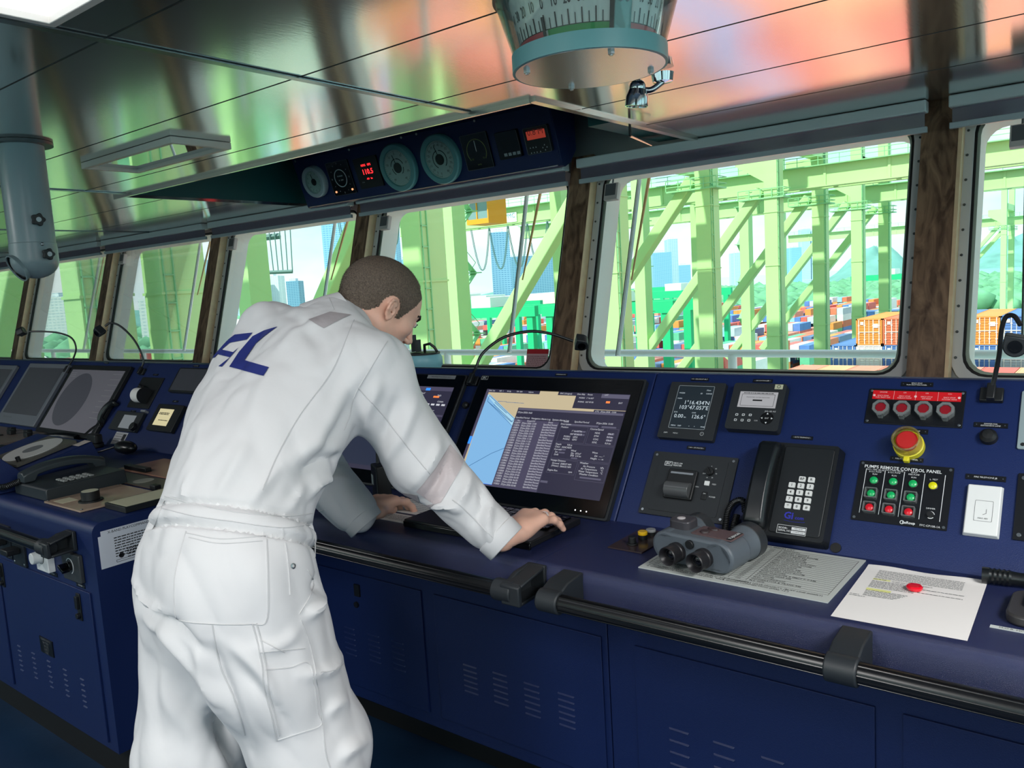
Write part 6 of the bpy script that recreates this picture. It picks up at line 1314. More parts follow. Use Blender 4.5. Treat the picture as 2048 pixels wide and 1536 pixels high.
for i, (a, b, lab) in enumerate(CR_L):
    t = thing('quay_crane', lab, 'crane', (-42, (a+b)/2, GZ), 'green quay cranes along the berth')
    crane_parts(t, a, b, boom=i > 0, plain=i == 1, cabin=(-55.5 if i == 2 else None), fest={1: [(-46, -60, 4.5, 6), (-62, -78, 6, 5), (-80, -96, 5, 9)], 2: [(-60, -74, 4, 7)], 3: [(-62, -84, 6.5, 6)]}.get(i, ()), bx1=(-20 if i in (1,) else 42))
    if i == 3:
        p0, p1 = AY(1003, 447, 99.0), AY(1034, 424, 99.0); o = obj('name_board', MB().box(p0[0], p1[0], 98.8, 98.95, p0[2], p1[2]), WP, t)
        mark(o, MB().text('ZPMC', 1.0, Matrix.Translation(((p0[0]+p1[0])/2, 98.75, (p0[2]+p1[2])/2+.25)) @ Matrix.Rotation(math.pi/2, 4, 'X')), [emis_free('board_ink', '#7fb0c0', .6)])
    if i == 2:
        for pxx in (): pass
# red-white lattice under the second crane, spreader frames hanging left of the head
t = thing('hanging_spreader', 'dark hanging crane spreader frames on ropes, left of the head of the man', 'crane spreader', (-75, 45, 6)); mb = MB()
for (x0, y0, x1, y1) in ((462, 545, 516, 540), (538, 545, 585, 543)):
    a, b = AD(x0, y0, 85), AD(x1, y1, 85); mb.rod(tuple(a), tuple(b), .22, 6)
    for k in range(6):
        p = a+(b-a)*k/5; mb.rod(tuple(p), (p[0]+(k-2.5)*.15, p[1], p[2]+6.5), .07, 4)
a, b = AD(465, 482, 85), AD(560, 472, 85); mb.rod(tuple(a), tuple(b), .35, 6)
obj('spreader_frame', mb, emis_free('festoon_dark', '#5c7d78', .6), t)
# ---- yard gantries
EM = emis_free('gantry_emerald', '#27b87c', .5)
def rtg(x, y, lab):
    t = thing('yard_gantry', lab, 'crane', (x, y, GZ), 'emerald yard gantries'); H = 24; w = 12
    for sx in (-1, 1):
        for sy in (-4, 4): obj('leg', MB().box(x+sx*w-.7, x+sx*w+.7, y+sy-.6, y+sy+.6, GZ, GZ+H), EM, t)
        obj('sill_beam', MB().box(x+sx*w-.8, x+sx*w+.8, y-6, y+6, GZ+.5, GZ+1.8), EM, t)
    obj('top_girder', MB().box(x-w-1.5, x+w+1.5, y-4.8, y-3.6, GZ+H, GZ+H+2).box(x-w-1.5, x+w+1.5, y+3.6, y+4.8, GZ+H, GZ+H+2), EM, t); obj('trolley', MB().box(x-3, x+2, y-4, y+4, GZ+H+2, GZ+H+4), WP, t)
for x, y, l in ((-75.5, 128, 'emerald yard gantry nearest the cranes, left part of the large window'), (-105.5, 215, 'emerald yard gantry in the second block, mid large window'), (-135.5, 165, 'emerald yard gantry standing behind the head window'), (-165.5, 300, 'emerald yard gantry farther back in the yard, fourth block'), (-105.5, 130, 'emerald yard gantry close behind the thick crane leg'), (-198.5, 230, 'emerald yard gantry in the fifth block, seen small'), (-75.5, 330, 'emerald yard gantry far along the first block')): rtg(x, y, l)
# ---- far buildings
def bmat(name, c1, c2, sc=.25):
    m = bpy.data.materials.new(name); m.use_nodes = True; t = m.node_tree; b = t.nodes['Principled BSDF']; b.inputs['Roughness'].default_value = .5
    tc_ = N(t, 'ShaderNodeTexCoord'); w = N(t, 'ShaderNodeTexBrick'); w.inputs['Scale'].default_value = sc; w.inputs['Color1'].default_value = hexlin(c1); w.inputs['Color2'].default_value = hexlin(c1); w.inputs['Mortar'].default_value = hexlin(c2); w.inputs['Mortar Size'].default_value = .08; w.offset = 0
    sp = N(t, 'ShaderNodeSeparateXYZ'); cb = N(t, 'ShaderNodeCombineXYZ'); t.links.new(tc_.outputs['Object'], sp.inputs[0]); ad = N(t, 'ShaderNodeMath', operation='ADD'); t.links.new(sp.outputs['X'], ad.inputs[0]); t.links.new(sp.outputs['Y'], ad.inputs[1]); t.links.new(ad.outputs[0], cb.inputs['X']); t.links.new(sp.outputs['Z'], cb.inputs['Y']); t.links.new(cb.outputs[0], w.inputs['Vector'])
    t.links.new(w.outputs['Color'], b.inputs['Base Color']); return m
BB = bmat('tower_glass_blue', '#5f9dc6', '#8dbdd8', .12); BD = bmat('block_blue_grey', '#4d7f9f', '#79a5bf', .1); BW = bmat('block_white', '#b9cdd2', '#dfe6e6', .1); BP = bmat('tower_haze_pale', '#86b2c9', '#b4cfdb', .1)  # pale bluish tints: distance haze mixed into the buildings' own blues
def tower(x0, x1, yt, yb, dep, m, lab, dd=30, step=None):
    a = AD(x0, yb, dep); b = AD(x1, yb, dep); top = AD((x0+x1)/2, yt, dep)[2]; w = float(np.linalg.norm((b-a)[:2])); c = (a+b)/2; h = top-GZ
    t = thing('tower_building', lab, 'building', (c[0], c[1], GZ)); R_ = Matrix.Translation((c[0], c[1], GZ)) @ Matrix.Rotation(YAW, 4, 'Z')
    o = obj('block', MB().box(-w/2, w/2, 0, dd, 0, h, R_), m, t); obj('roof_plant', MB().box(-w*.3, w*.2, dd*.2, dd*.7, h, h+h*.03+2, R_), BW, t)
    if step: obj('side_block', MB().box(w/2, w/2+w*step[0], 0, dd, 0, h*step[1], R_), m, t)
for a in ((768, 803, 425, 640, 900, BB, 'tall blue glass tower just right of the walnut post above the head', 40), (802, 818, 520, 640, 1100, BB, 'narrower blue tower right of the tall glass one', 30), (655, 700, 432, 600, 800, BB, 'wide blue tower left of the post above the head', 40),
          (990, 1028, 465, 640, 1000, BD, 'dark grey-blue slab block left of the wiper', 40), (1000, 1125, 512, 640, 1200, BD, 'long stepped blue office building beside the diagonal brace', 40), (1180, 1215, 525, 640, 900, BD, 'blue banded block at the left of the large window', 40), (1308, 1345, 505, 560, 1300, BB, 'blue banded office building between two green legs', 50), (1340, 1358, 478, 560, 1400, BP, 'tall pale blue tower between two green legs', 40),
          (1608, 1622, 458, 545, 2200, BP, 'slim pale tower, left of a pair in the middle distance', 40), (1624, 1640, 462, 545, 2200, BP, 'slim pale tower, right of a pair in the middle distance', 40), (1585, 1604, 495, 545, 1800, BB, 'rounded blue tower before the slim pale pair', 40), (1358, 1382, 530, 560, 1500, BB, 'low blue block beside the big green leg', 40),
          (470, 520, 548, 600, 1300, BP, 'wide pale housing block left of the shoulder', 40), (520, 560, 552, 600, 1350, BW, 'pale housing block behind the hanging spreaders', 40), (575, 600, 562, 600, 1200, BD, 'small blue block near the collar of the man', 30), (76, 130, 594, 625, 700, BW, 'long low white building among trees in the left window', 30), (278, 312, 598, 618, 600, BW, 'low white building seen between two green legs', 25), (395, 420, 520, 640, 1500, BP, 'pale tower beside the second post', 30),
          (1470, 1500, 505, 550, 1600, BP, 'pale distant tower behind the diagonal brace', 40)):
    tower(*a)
def shed(x, y, w, l, h, m, lab): t = thing('warehouse', lab, 'building', (x, y, GZ)); obj('walls', MB().box(x-w/2, x+w/2, y-l/2, y+l/2, GZ, GZ+h), WP, t); obj('roof', MB().add([(x-w/2-1, y-l/2-1, GZ+h), (x+w/2+1, y-l/2-1, GZ+h), (x+w/2+1, y+l/2+1, GZ+h), (x-w/2-1, y+l/2+1, GZ+h), (x, y-l/2-1, GZ+h+6), (x, y+l/2+1, GZ+h+6)], [(0, 1, 4), (3, 5, 2), (0, 4, 5, 3), (1, 2, 5, 4)]), m, t)
shed(-520, 430, 60, 220, 12, emis_free('roof_white', '#eef0ee', .6), 'long white-roofed warehouse beyond the yard'); shed(-470, 640, 60, 160, 12, emis_free('roof_pink', '#e3b9ac', .6), 'pinkish-roofed warehouse beyond the yard'); shed(-560, 760, 80, 160, 14, emis_free('roof_white', '#eef0ee', .6), 'second white-roofed warehouse, farther away'); shed(-330, 95, 40, 70, 10, emis_free('roof_white', '#eef0ee', .6), 'white warehouse left of the shoulder of the man')
# trees and hills
TG = emis_free('tree_haze_green', '#6aa37c', .9, var=.3, vscale=.08); TG2 = emis_free('hill_haze_green', '#6c9f96', .9, var=.2, vscale=.02)  # teal-pale greens carry the distance haze in their colour
ico = bmesh.new(); bmesh.ops.create_icosphere(ico, subdivisions=1, radius=1); IV = [tuple(v.co) for v in ico.verts]; IF = [tuple(v.index for v in f.verts) for f in ico.faces]; ico.free()
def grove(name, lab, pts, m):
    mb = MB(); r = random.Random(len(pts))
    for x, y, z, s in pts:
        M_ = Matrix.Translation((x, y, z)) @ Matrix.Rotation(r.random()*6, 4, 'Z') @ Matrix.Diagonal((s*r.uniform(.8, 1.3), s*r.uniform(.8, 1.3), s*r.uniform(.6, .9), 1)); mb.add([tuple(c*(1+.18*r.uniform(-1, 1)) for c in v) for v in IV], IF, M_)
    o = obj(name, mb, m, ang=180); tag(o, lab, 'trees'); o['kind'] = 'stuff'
r3 = random.Random(3)
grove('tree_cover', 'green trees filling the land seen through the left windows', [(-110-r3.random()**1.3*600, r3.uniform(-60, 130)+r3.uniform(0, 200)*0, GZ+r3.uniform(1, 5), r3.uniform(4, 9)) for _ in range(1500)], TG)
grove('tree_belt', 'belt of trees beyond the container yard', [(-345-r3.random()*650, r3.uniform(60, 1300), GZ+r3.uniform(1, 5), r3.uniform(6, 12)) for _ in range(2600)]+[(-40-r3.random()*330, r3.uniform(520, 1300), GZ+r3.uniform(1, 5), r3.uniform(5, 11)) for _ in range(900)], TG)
def hill(x, y, rx, ry, h, lab):
    mb = MB(); n, m_ = 36, 10; vs = [(x, y, GZ+h)]; fs = []
    for j in range(1, m_+1):
        for i in range(n):
            a = 2*math.pi*i/n; f = j/m_; z = h*(math.cos(f*math.pi)*.5+.5)*(1+.15*math.sin(3*a+j)); vs.append((x+rx*f*math.cos(a), y+ry*f*math.sin(a), GZ-2+z))
    for i in range(n): fs.append((0, 1+i, 1+(i+1) % n))
    for j in range(m_-1):
        for i in range(n): fs.append((1+j*n+i, 1+(j+1)*n+i, 1+(j+1)*n+(i+1) % n, 1+j*n+(i+1) % n))
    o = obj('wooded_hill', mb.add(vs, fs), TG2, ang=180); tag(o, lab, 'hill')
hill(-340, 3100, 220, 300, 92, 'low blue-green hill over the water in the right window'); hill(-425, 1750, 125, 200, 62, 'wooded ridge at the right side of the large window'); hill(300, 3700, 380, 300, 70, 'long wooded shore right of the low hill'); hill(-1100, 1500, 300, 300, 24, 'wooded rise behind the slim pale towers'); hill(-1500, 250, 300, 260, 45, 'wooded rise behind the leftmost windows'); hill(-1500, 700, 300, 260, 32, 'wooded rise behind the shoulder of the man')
# ================================================================ PERSON
class Field:
    def __init__(s, lo, hi, h):
        s.lo = np.array(lo, float); s.h = h; s.n = np.ceil((np.array(hi)-s.lo)/h).astype(int)+1
        s.F = np.full(tuple(s.n), .5, np.float32); s.ax = [(s.lo[i]+np.arange(s.n[i])*h).astype(np.float32) for i in range(3)]
    def _put(s, blo, bhi, fn, k, op='u', m=.03):
        a = np.maximum(np.floor((np.array(blo)-m-k-s.lo)/s.h).astype(int), 0); b = np.minimum(np.ceil((np.array(bhi)+m+k-s.lo)/s.h).astype(int)+1, s.n)
        if (b <= a).any(): return
        sl = tuple(slice(a[i], b[i]) for i in range(3)); X = s.ax[0][sl[0]][:, None, None]; Y = s.ax[1][sl[1]][None, :, None]; Z = s.ax[2][sl[2]][None, None, :]
        d = fn(X, Y, Z); F = s.F[sl]
        if op == 'u':
            hh = np.clip(.5+.5*(F-d)/k, 0, 1) if k > 1e-6 else (d < F).astype(np.float32); s.F[sl] = F*(1-hh)+d*hh-k*hh*(1-hh)
        else:
            d = -d; hh = np.clip(.5-.5*(F-d)/k, 0, 1); s.F[sl] = F*(1-hh)+d*hh+k*hh*(1-hh)
    def cap(s, a, b, ra, rb, k=.02, op='u', flat=None):
        """tapered capsule; flat = (unit dir, factor) squashes it along dir"""
        a = np.array(a, float); b = np.array(b, float); ab = b-a; L2 = ab@ab+1e-12; R = max(ra, rb)*1.35
        def fn(X, Y, Z):
            px, py, pz = X-a[0], Y-a[1], Z-a[2]; t = np.clip((px*ab[0]+py*ab[1]+pz*ab[2])/L2, 0, 1)
            dx, dy, dz = px-t*ab[0], py-t*ab[1], pz-t*ab[2]
            if flat is not None:
                n, f = flat; q = dx*n[0]+dy*n[1]+dz*n[2]; e2 = dx*dx+dy*dy+dz*dz-q*q+(q/f)**2; r = np.sqrt(e2)
                sc = np.sqrt((dx*dx+dy*dy+dz*dz)/(e2+1e-9)); return (r-(ra+(rb-ra)*t))*np.clip(sc, .5, 1.0)
            return np.sqrt(dx*dx+dy*dy+dz*dz)-(ra+(rb-ra)*t)
        s._put(np.minimum(a, b)-R, np.maximum(a, b)+R, fn, k, op)
    def ell(s, c, r, M=None, k=.015, op='u'):
        c = np.array(c, float); M = np.eye(3) if M is None else np.array(M, float); R = max(r)
        def fn(X, Y, Z):
            x, y, z = X-c[0], Y-c[1], Z-c[2]; u = [(M[i][0]*x+M[i][1]*y+M[i][2]*z) for i in range(3)]
            k0 = np.sqrt(sum((u[i]/r[i])**2 for i in range(3))); k1 = np.sqrt(sum((u[i]/r[i]**2)**2 for i in range(3)))+1e-9
            return k0*(k0-1)/k1
        s._put(c-R, c+R, fn, k, op)
    def mesh(s):
        F = s.F; S = F < 0; n = F.shape
        c = np.zeros(tuple(x-1 for x in n), np.int8)
        for dx in (0, 1):
            for dy in (0, 1):
                for dz in (0, 1): c += S[dx:n[0]-1+dx, dy:n[1]-1+dy, dz:n[2]-1+dz]
        idx = np.argwhere((c > 0) & (c < 8)); lut = -np.ones(c.shape, np.int64); lut[tuple(idx.T)] = np.arange(len(idx))
        acc = np.zeros((len(idx), 3)); cnt = np.zeros(len(idx))
        cs = [(dx, dy, dz) for dx in (0, 1) for dy in (0, 1) for dz in (0, 1)]
        for i in range(8):
            for j in range(i+1, 8):
                a, b = np.array(cs[i]), np.array(cs[j])
                if np.abs(a-b).sum() != 1: continue
                fa = F[tuple((idx+a).T)]; fb = F[tuple((idx+b).T)]; m = (fa < 0) != (fb < 0); t = np.where(m, fa/(fa-fb+1e-12), 0)
                acc += (a+(b-a)*t[:, None])*m[:, None]; cnt += m
        V = s.lo+(idx+acc/cnt[:, None])*s.h; Q = []
        for ax in range(3):
            o = [i for i in range(3) if i != ax]; sl0 = [slice(1, n[i]-1) for i in range(3)]; sl0[ax] = slice(0, n[ax]-1); sl1 = list(sl0); sl1[ax] = slice(1, n[ax])
            A = S[tuple(sl0)]; B = S[tuple(sl1)]; e = np.argwhere(A != B)
            if not len(e): continue
            fl = A[tuple(e.T)]; g = e.copy(); 
            for i in o: g[:, i] += 1
            q = []
            for p_, r_ in ((0, 0), (1, 0), (1, 1), (0, 1)):
                h_ = g.copy(); h_[:, o[0]] -= p_; h_[:, o[1]] -= r_; q.append(lut[tuple(h_.T)])
            q = np.stack(q, 1); ff = fl if ax != 1 else ~fl; q = np.where(ff[:, None], q[:, ::-1], q); Q.append(q[(q >= 0).all(1)])
        return V, np.concatenate(Q)
def smooth(V, Q, it=2, lam=.5):
    V = V.copy()
    for _ in range(it):
        A = np.zeros_like(V); C_ = np.zeros(len(V))
        for i in range(4):
            a, b = Q[:, i], Q[:, (i+1) % 4]; np.add.at(A, a, V[b]); np.add.at(A, b, V[a]); np.add.at(C_, a, 1); np.add.at(C_, b, 1)
        V += lam*(A/np.maximum(C_, 1)[:, None]-V)
    return V
def npobj(name, V, Q, mats, parent=None, mi=None):
    me = bpy.data.meshes.new(name); me.from_pydata(V.tolist(), [], Q.tolist())
    for m in (mats if isinstance(mats, list) else [mats]): me.materials.append(m)
    if mi is not None: me.polygons.foreach_set('material_index', mi)
    me.update(); bm = bmesh.new(); bm.from_mesh(me); bmesh.ops.recalc_face_normals(bm, faces=bm.faces); bm.to_mesh(me); bm.free(); me.shade_smooth()
    o = bpy.data.objects.new(name, me); COL.objects.link(o); WM[name] = Matrix.Identity(4)
    if parent is not None: o.parent = parent; o.matrix_parent_inverse = WM.get(parent.name, Matrix.Identity(4)).inverted()
    return o
nz = lambda v: np.array(v, float)/np.linalg.norm(v)
RT = nz((.985, -.17, 0)); FW = nz((.17, .985, 0))                     # his right, his forward
# joints
PELV = AD(452, 1120, 1.66); WAIST = AD(478, 1005, 1.70); MID = AD(532, 895, 1.77); CHEST = AD(592, 795, 1.85); UPPER = AD(636, 722, 1.91); NECKB = AD(668, 668, 1.98)
SHR = AD(742, 745, 1.82); SHL = AD(543, 668, 2.03); ELR = AD(845, 925, 1.86); WRR = AZ(1003, 1078, .912)
ELL = AD(632, 930, 2.16); WRL = AZ(712, 1024, .905)
HIPR = PELV+RT*.085-np.array([0, 0, .03]); HIPL = PELV-RT*.085-np.array([0, 0, .03])
KNR = AD(622, 1500, 1.64); KNL = AD(382, 1500, 1.70)
FTR = np.array([KNR[0]+.04, KNR[1]-.02, .09]); FTL = np.array([KNL[0]-.03, KNL[1]-.06, .09])
TH = nz(np.cross(RT, NECKB-PELV))          # chest normal (front/back)
# ---------------- coverall
lo = np.array([-2.25, .45, .04]); hi = np.array([-.98, 1.66, 1.60])
f = Field(lo, hi, .0072)
f.cap(PELV, WAIST, .186, .166, .03, flat=(FW, .80)); f.cap(WAIST, MID, .168, .178, .05, flat=(TH, .74)); f.cap(MID, CHEST, .178, .180, .05, flat=(TH, .70)); f.cap(CHEST, UPPER, .175, .150, .05, flat=(TH, .66))
f.cap(UPPER, NECKB, .125, .085, .06, flat=(TH, .8))
f.cap(SHL, SHR, .066, .078, .06); f.cap(UPPER, SHR, .085, .074, .05); f.cap(UPPER, SHL, .085, .066, .05)
f.cap(SHR, ELR, .080, .076, .045); WRS = ELR+(WRR-ELR)*.86; f.cap(ELR, WRS, .073, .052, .03); f.cap(SHL, ELL, .070, .064, .03); f.cap(ELL, WRL, .064, .055, .03)
f.cap(ELL+np.array([0, 0, -.03]), WRL+(ELL-WRL)*.18+np.array([-.01, 0, -.012]), .055, .052, .03)
A_ = [AD(548, 690, 2.02), AD(500, 742, 1.97), AD(478, 830, 1.88), AD(458, 930, 1.78)]
for p_, q_, r0_, r1_ in zip(A_, A_[1:], (.07, .092, .118), (.092, .118, .125)): f.cap(p_, q_, r0_, r1_, .05, flat=(TH, .8))
# seat and legs
f.ell(PELV+np.array([0, 0, -.06])-FW*.035-RT*.07, (.115, .115, .15), k=.05); f.ell(PELV+np.array([0, 0, -.06])-FW*.035+RT*.07, (.118, .118, .15), k=.05)
f.cap(HIPR+RT*.012, KNR, .128, .112, .055); f.cap(HIPL-RT*.012, KNL, .128, .105, .055)
f.cap(PELV+np.array([0, 0, -.10]), PELV+np.array([0, 0, -.21])-FW*.01, .11, .07, .06)
f.cap(KNR, FTR, .112, .088, .04); f.cap(KNL, FTL, .105, .085, .04)
f.cap(HIPR+RT*.03+np.array([0, 0, .03]), HIPR+RT*.05-np.array([0, 0, .16]), .10, .11, .05)
V, Q = f.mesh(); V = smooth(V, Q, 3)
def normals(V, Q):
    a, b, c, d = (V[Q[:, i]] for i in range(4)); nf = np.cross(c-a, d-b); Nn = np.zeros_like(V)
    for i in range(4): np.add.at(Nn, Q[:, i], nf)
    return Nn/np.maximum(np.linalg.norm(Nn, axis=1), 1e-12)[:, None]
Nn = normals(V, Q)
if (Nn*(V-V.mean(0))).sum() < 0: Nn = -Nn
bvh = BVHTree.FromPolygons([Vector(v) for v in V], Q.tolist())
def hit(px, py, bv=None):
    d = ray(px, py); r = (bv or bvh).ray_cast(Vector(CP), Vector(d).normalized()); return (np.array(r[0]), np.array(r[1])) if r[0] is not None else None
def polyhit(pts, step=6, bv=None):
    o = []; P = [Vector((a, b, 0)) for a, b in pts]; P = curve(P, 8) if len(P) > 2 else [P[0].lerp(P[1], i/10) for i in range(11)]
    for p in P:
        h = hit(p.x, p.y, bv)
        if h is not None: o.append(h)
    return o
# folds: (pixel polyline, half width m, height m)
FOLDS = [([(770, 700), (700, 770), (650, 860), (600, 960)], .018, .005), ([(700, 800), (650, 900), (590, 980)], .02, -.005), ([(830, 800), (800, 880), (760, 930)], .014, .006), ([(800, 790), (770, 860), (735, 910)], .014, -.006),
 ([(760, 760), (735, 830), (715, 900)], .014, .006), ([(880, 880), (860, 930), (820, 975)], .012, .006), ([(900, 900), (880, 950), (850, 1000)], .010, -.006), ([(940, 930), (930, 985), (900, 1030)], .012, .007), ([(955, 960), (965, 1010), (940, 1060)], .010, -.005), ([(985, 1000), (975, 1050), (985, 1090)], .010, .005),
 ([(860, 1015), (890, 1010), (930, 1020)], .010, .008), ([(715, 935), (680, 920), (640, 925), (600, 950)], .014, -.008), ([(700, 960), (650, 960), (610, 1000)], .012, .006), ([(690, 900), (630, 890), (570, 930)], .016, .004),
 ([(480, 640), (450, 720), (400, 830), (360, 930)], .02, .003), ([(560, 700), (520, 800), (450, 930)], .025, .003), ([(420, 800), (390, 900), (350, 985)], .016, .003), ([(500, 880), (460, 950), (430, 1000)], .014, .004), ([(560, 930), (520, 980), (500, 1010)], .012, .005), ([(620, 960), (590, 1000), (580, 1020)], .010, .004), ([(390, 930), (370, 980), (365, 1000)], .010, .004),
 ([(262, 1180), (300, 1225), (360, 1260), (430, 1320)], .014, -.008), ([(256, 1140), (290, 1200), (340, 1235)], .012, .007), ([(268, 1220), (330, 1270), (400, 1350), (430, 1420)], .016, .006), ([(420, 1270), (440, 1340), (470, 1420), (500, 1500)], .012, -.006), ([(390, 1280), (410, 1350), (440, 1420)], .014, .006), ([(450, 1280), (520, 1340), (560, 1420)], .012, .005), ([(470, 1330), (540, 1400), (590, 1480)], .012, -.004), ([(330, 1330), (340, 1400), (390, 1480)], .018, .005), ([(300, 1290), (310, 1400), (330, 1500)], .018, -.005),
 ([(655, 1180), (640, 1210), (610, 1235)], .012, .008), ([(640, 1100), (655, 1130), (640, 1160), (625, 1175)], .012, -.010), ([(690, 1300), (660, 1340), (600, 1350)], .012, .006), ([(700, 1400), (670, 1410), (650, 1440)], .014, .005), ([(735, 1480), (700, 1500), (680, 1525)], .014, .007), ([(600, 1260), (560, 1290), (500, 1300)], .012, .004),
 ([(425, 1425), (445, 1460), (465, 1500), (480, 1536)], .016, -.022), ([(720, 640), (690, 700), (640, 760)], .02, .004), ([(640, 640), (600, 660), (560, 700)], .02, .004), ([(560, 620), (600, 640), (640, 700)], .018, -.004)]
def displace(V, Nn, folds):
    for pts, w, h in folds:
        P = [x[0] for x in polyhit(pts)]
        if len(P) < 3: continue
        P = np.array(P); best = np.full(len(V), 9.0); tt = np.zeros(len(V)); m = ((V > P.min(0)-w*4) & (V < P.max(0)+w*4)).all(1); Vi = V[m]; b = np.full(len(Vi), 9.0); t_ = np.zeros(len(Vi))
        for k in range(len(P)-1):
            ab = P[k+1]-P[k]; L2 = ab@ab
            if L2 < 1e-10 or L2 > .003: continue
            t = np.clip(((Vi-P[k])@ab)/L2, 0, 1); d = np.linalg.norm(Vi-P[k]-t[:, None]*ab, axis=1); c = d < b; b[c] = d[c]; t_[c] = (k+t[c])/(len(P)-1)
        V[m] += Nn[m]*(2.2*h*np.exp(-(b/w)**2)*np.sin(np.pi*np.clip(t_, .03, .97))**.6)[:, None]
    return V
from mathutils import noise as mnoise
dn = np.array([(abs(mnoise.noise(Vector((v[0]*13+v[2]*5, v[1]*13, v[2]*6))))-.2)*.011+mnoise.noise(Vector((v[0]*30, v[1]*30, v[2]*11)))*.0022 for v in V])
V = V+Nn*dn[:, None]; V = displace(V, Nn, FOLDS)
# waistband groove: gathered seam
def band(V, Nn, p0, nrm, w, h):
    d = (V-p0)@nrm; m = (np.linalg.norm(V-p0, axis=1) < .24); V[m] += Nn[m]*(2.2*h*np.exp(-(d[m]/w)**2))[:, None]; return V
axw = nz(WAIST-PELV)
V = band(V, Nn, AD(450, 1030, 1.5), axw, .02, .004); V = band(V, Nn, AD(450, 1052, 1.5), axw, .006, -.007); V = band(V, Nn, AD(450, 1002, 1.5), axw, .006, -.006)
bvh = BVHTree.FromPolygons([Vector(v) for v in V], Q.tolist())
CLOTH = mat('coverall_white', '#dedfe0', .75, bump=.35, bscale=15, spec=.2); CLOTH.node_tree.nodes['Bump'].inputs['Distance'].default_value = .006
# ---------------- body (skin): head, neck, trunk core, hands
HO = AD(757, 626, 2.03); fh = nz((.25, .86, -.60)); rh = nz(np.cross(fh, (0, 0, 1))); uh_ = np.cross(rh, fh)
HM = np.stack([rh, fh, uh_])            # rows: local x (his right), y forward, z up
L2W = lambda p: HO+np.array(p)@HM
h = Field(HO-.20, HO+.20, .0030)
def he(c, r, k=.012, op='u', rot=None): h.ell(L2W(c), r, HM if rot is None else rot@HM, k, op)
def hc(a, b, ra, rb, k=.01, op='u', flat=None): h.cap(L2W(a), L2W(b), ra, rb, k, op, flat)
he((0, -.010, .052), (.0765, .1000, .0840), .02); he((0, -.035, .035), (.072, .078, .075), .03); he((0, .030, .03), (.066, .062, .07), .02)
he((0, .030, -.030), (.056, .058, .064), .03); hc((0, .068, -.092), (0, .060, -.085), .020, .026, .03); hc((-.048, -.005, -.045), (-.022, .066, -.090), .020, .014, .03); hc((.048, -.005, -.045), (.022, .066, -.090), .020, .014, .03)
for s in (-1, 1):
    hc((s*.010, .090, .036), (s*.040, .078, .038), .0075, .007, .012); he((s*.046, .058, -.008), (.018, .022, .018), .018); he((s*.031, .094, .017), (.015, .012, .010), .010, 'd'); he((s*.031, .079, .016), (.0125, .0125, .0115), .004)
    hc((s*.013, .101, -.028), (s*.015, .095, -.026), .0065, .006, .006)
hc((0, .090, .028), (0, .108, -.018), .0070, .0085, .010); he((0, .110, -.021), (.0095, .0088, .0078), .006); he((.006, .108, -.033), (.003, .005, .003), .002, 'd'); he((-.006, .108, -.033), (.003, .005, .003), .002, 'd')
he((0, .093, -.052), (.021, .0085, .006), .006); he((0, .091, -.063), (.019, .009, .0065), .006); he((0, .100, -.0575), (.022, .006, .0014), .002, 'd')
hc((0, -.035, -.03), tuple((NECKB-HO)@HM.T), .054, .062, .03); hc((0, -.060, -.02), tuple((NECKB-HO)@HM.T+np.array([0, -.01, 0])), .040, .056, .03)
th_ = math.radians(14)
for s in (-1, 1):
    ec = np.array([s*.078, -.010, .004]); Rr = np.array([[math.cos(s*.42), math.sin(s*.42), 0], [-math.sin(s*.42), math.cos(s*.42), 0], [0, 0, 1]])
    pts = [(q0, q1*.74, q2*.74) for q0, q1, q2 in [(.0, .012, -.022), (.0, .004, -.031), (.002, -.008, -.022), (.008, -.016, -.006), (.010, -.018, .012), (.008, -.012, .027), (.004, .000, .034), (.0, .010, .029), (.0, .014, .018)]]
    P = [ec+np.array([s*a*1.6, b, c]) for a, b, c in pts]
    for a, b in zip(P, P[1:]): hc(a, b, .0036, .0036, .003)
    hc(P[0], P[1], .005, .0055, .004); hc(ec+[s*.006, -.004, -.008], ec+[s*.010, -.004, .012], .0024, .0026, .003, flat=None)
    he(ec+np.array([s*.003, -.002, .003]), (.005, .011, .020), .005)
    he(ec+np.array([s*.012, .003, -.004]), (.0060, .0050, .0085), .002, 'd'); he(ec+np.array([s*.004, .004, -.006]), (.010, .003, .003), .002, 'd')
    hc(ec+np.array([s*.004, .011, -.008]), ec+np.array([s*.004, .011, .002]), .004, .003, .004)
HV, HQ = h.mesh(); HV = smooth(HV, HQ, 1)
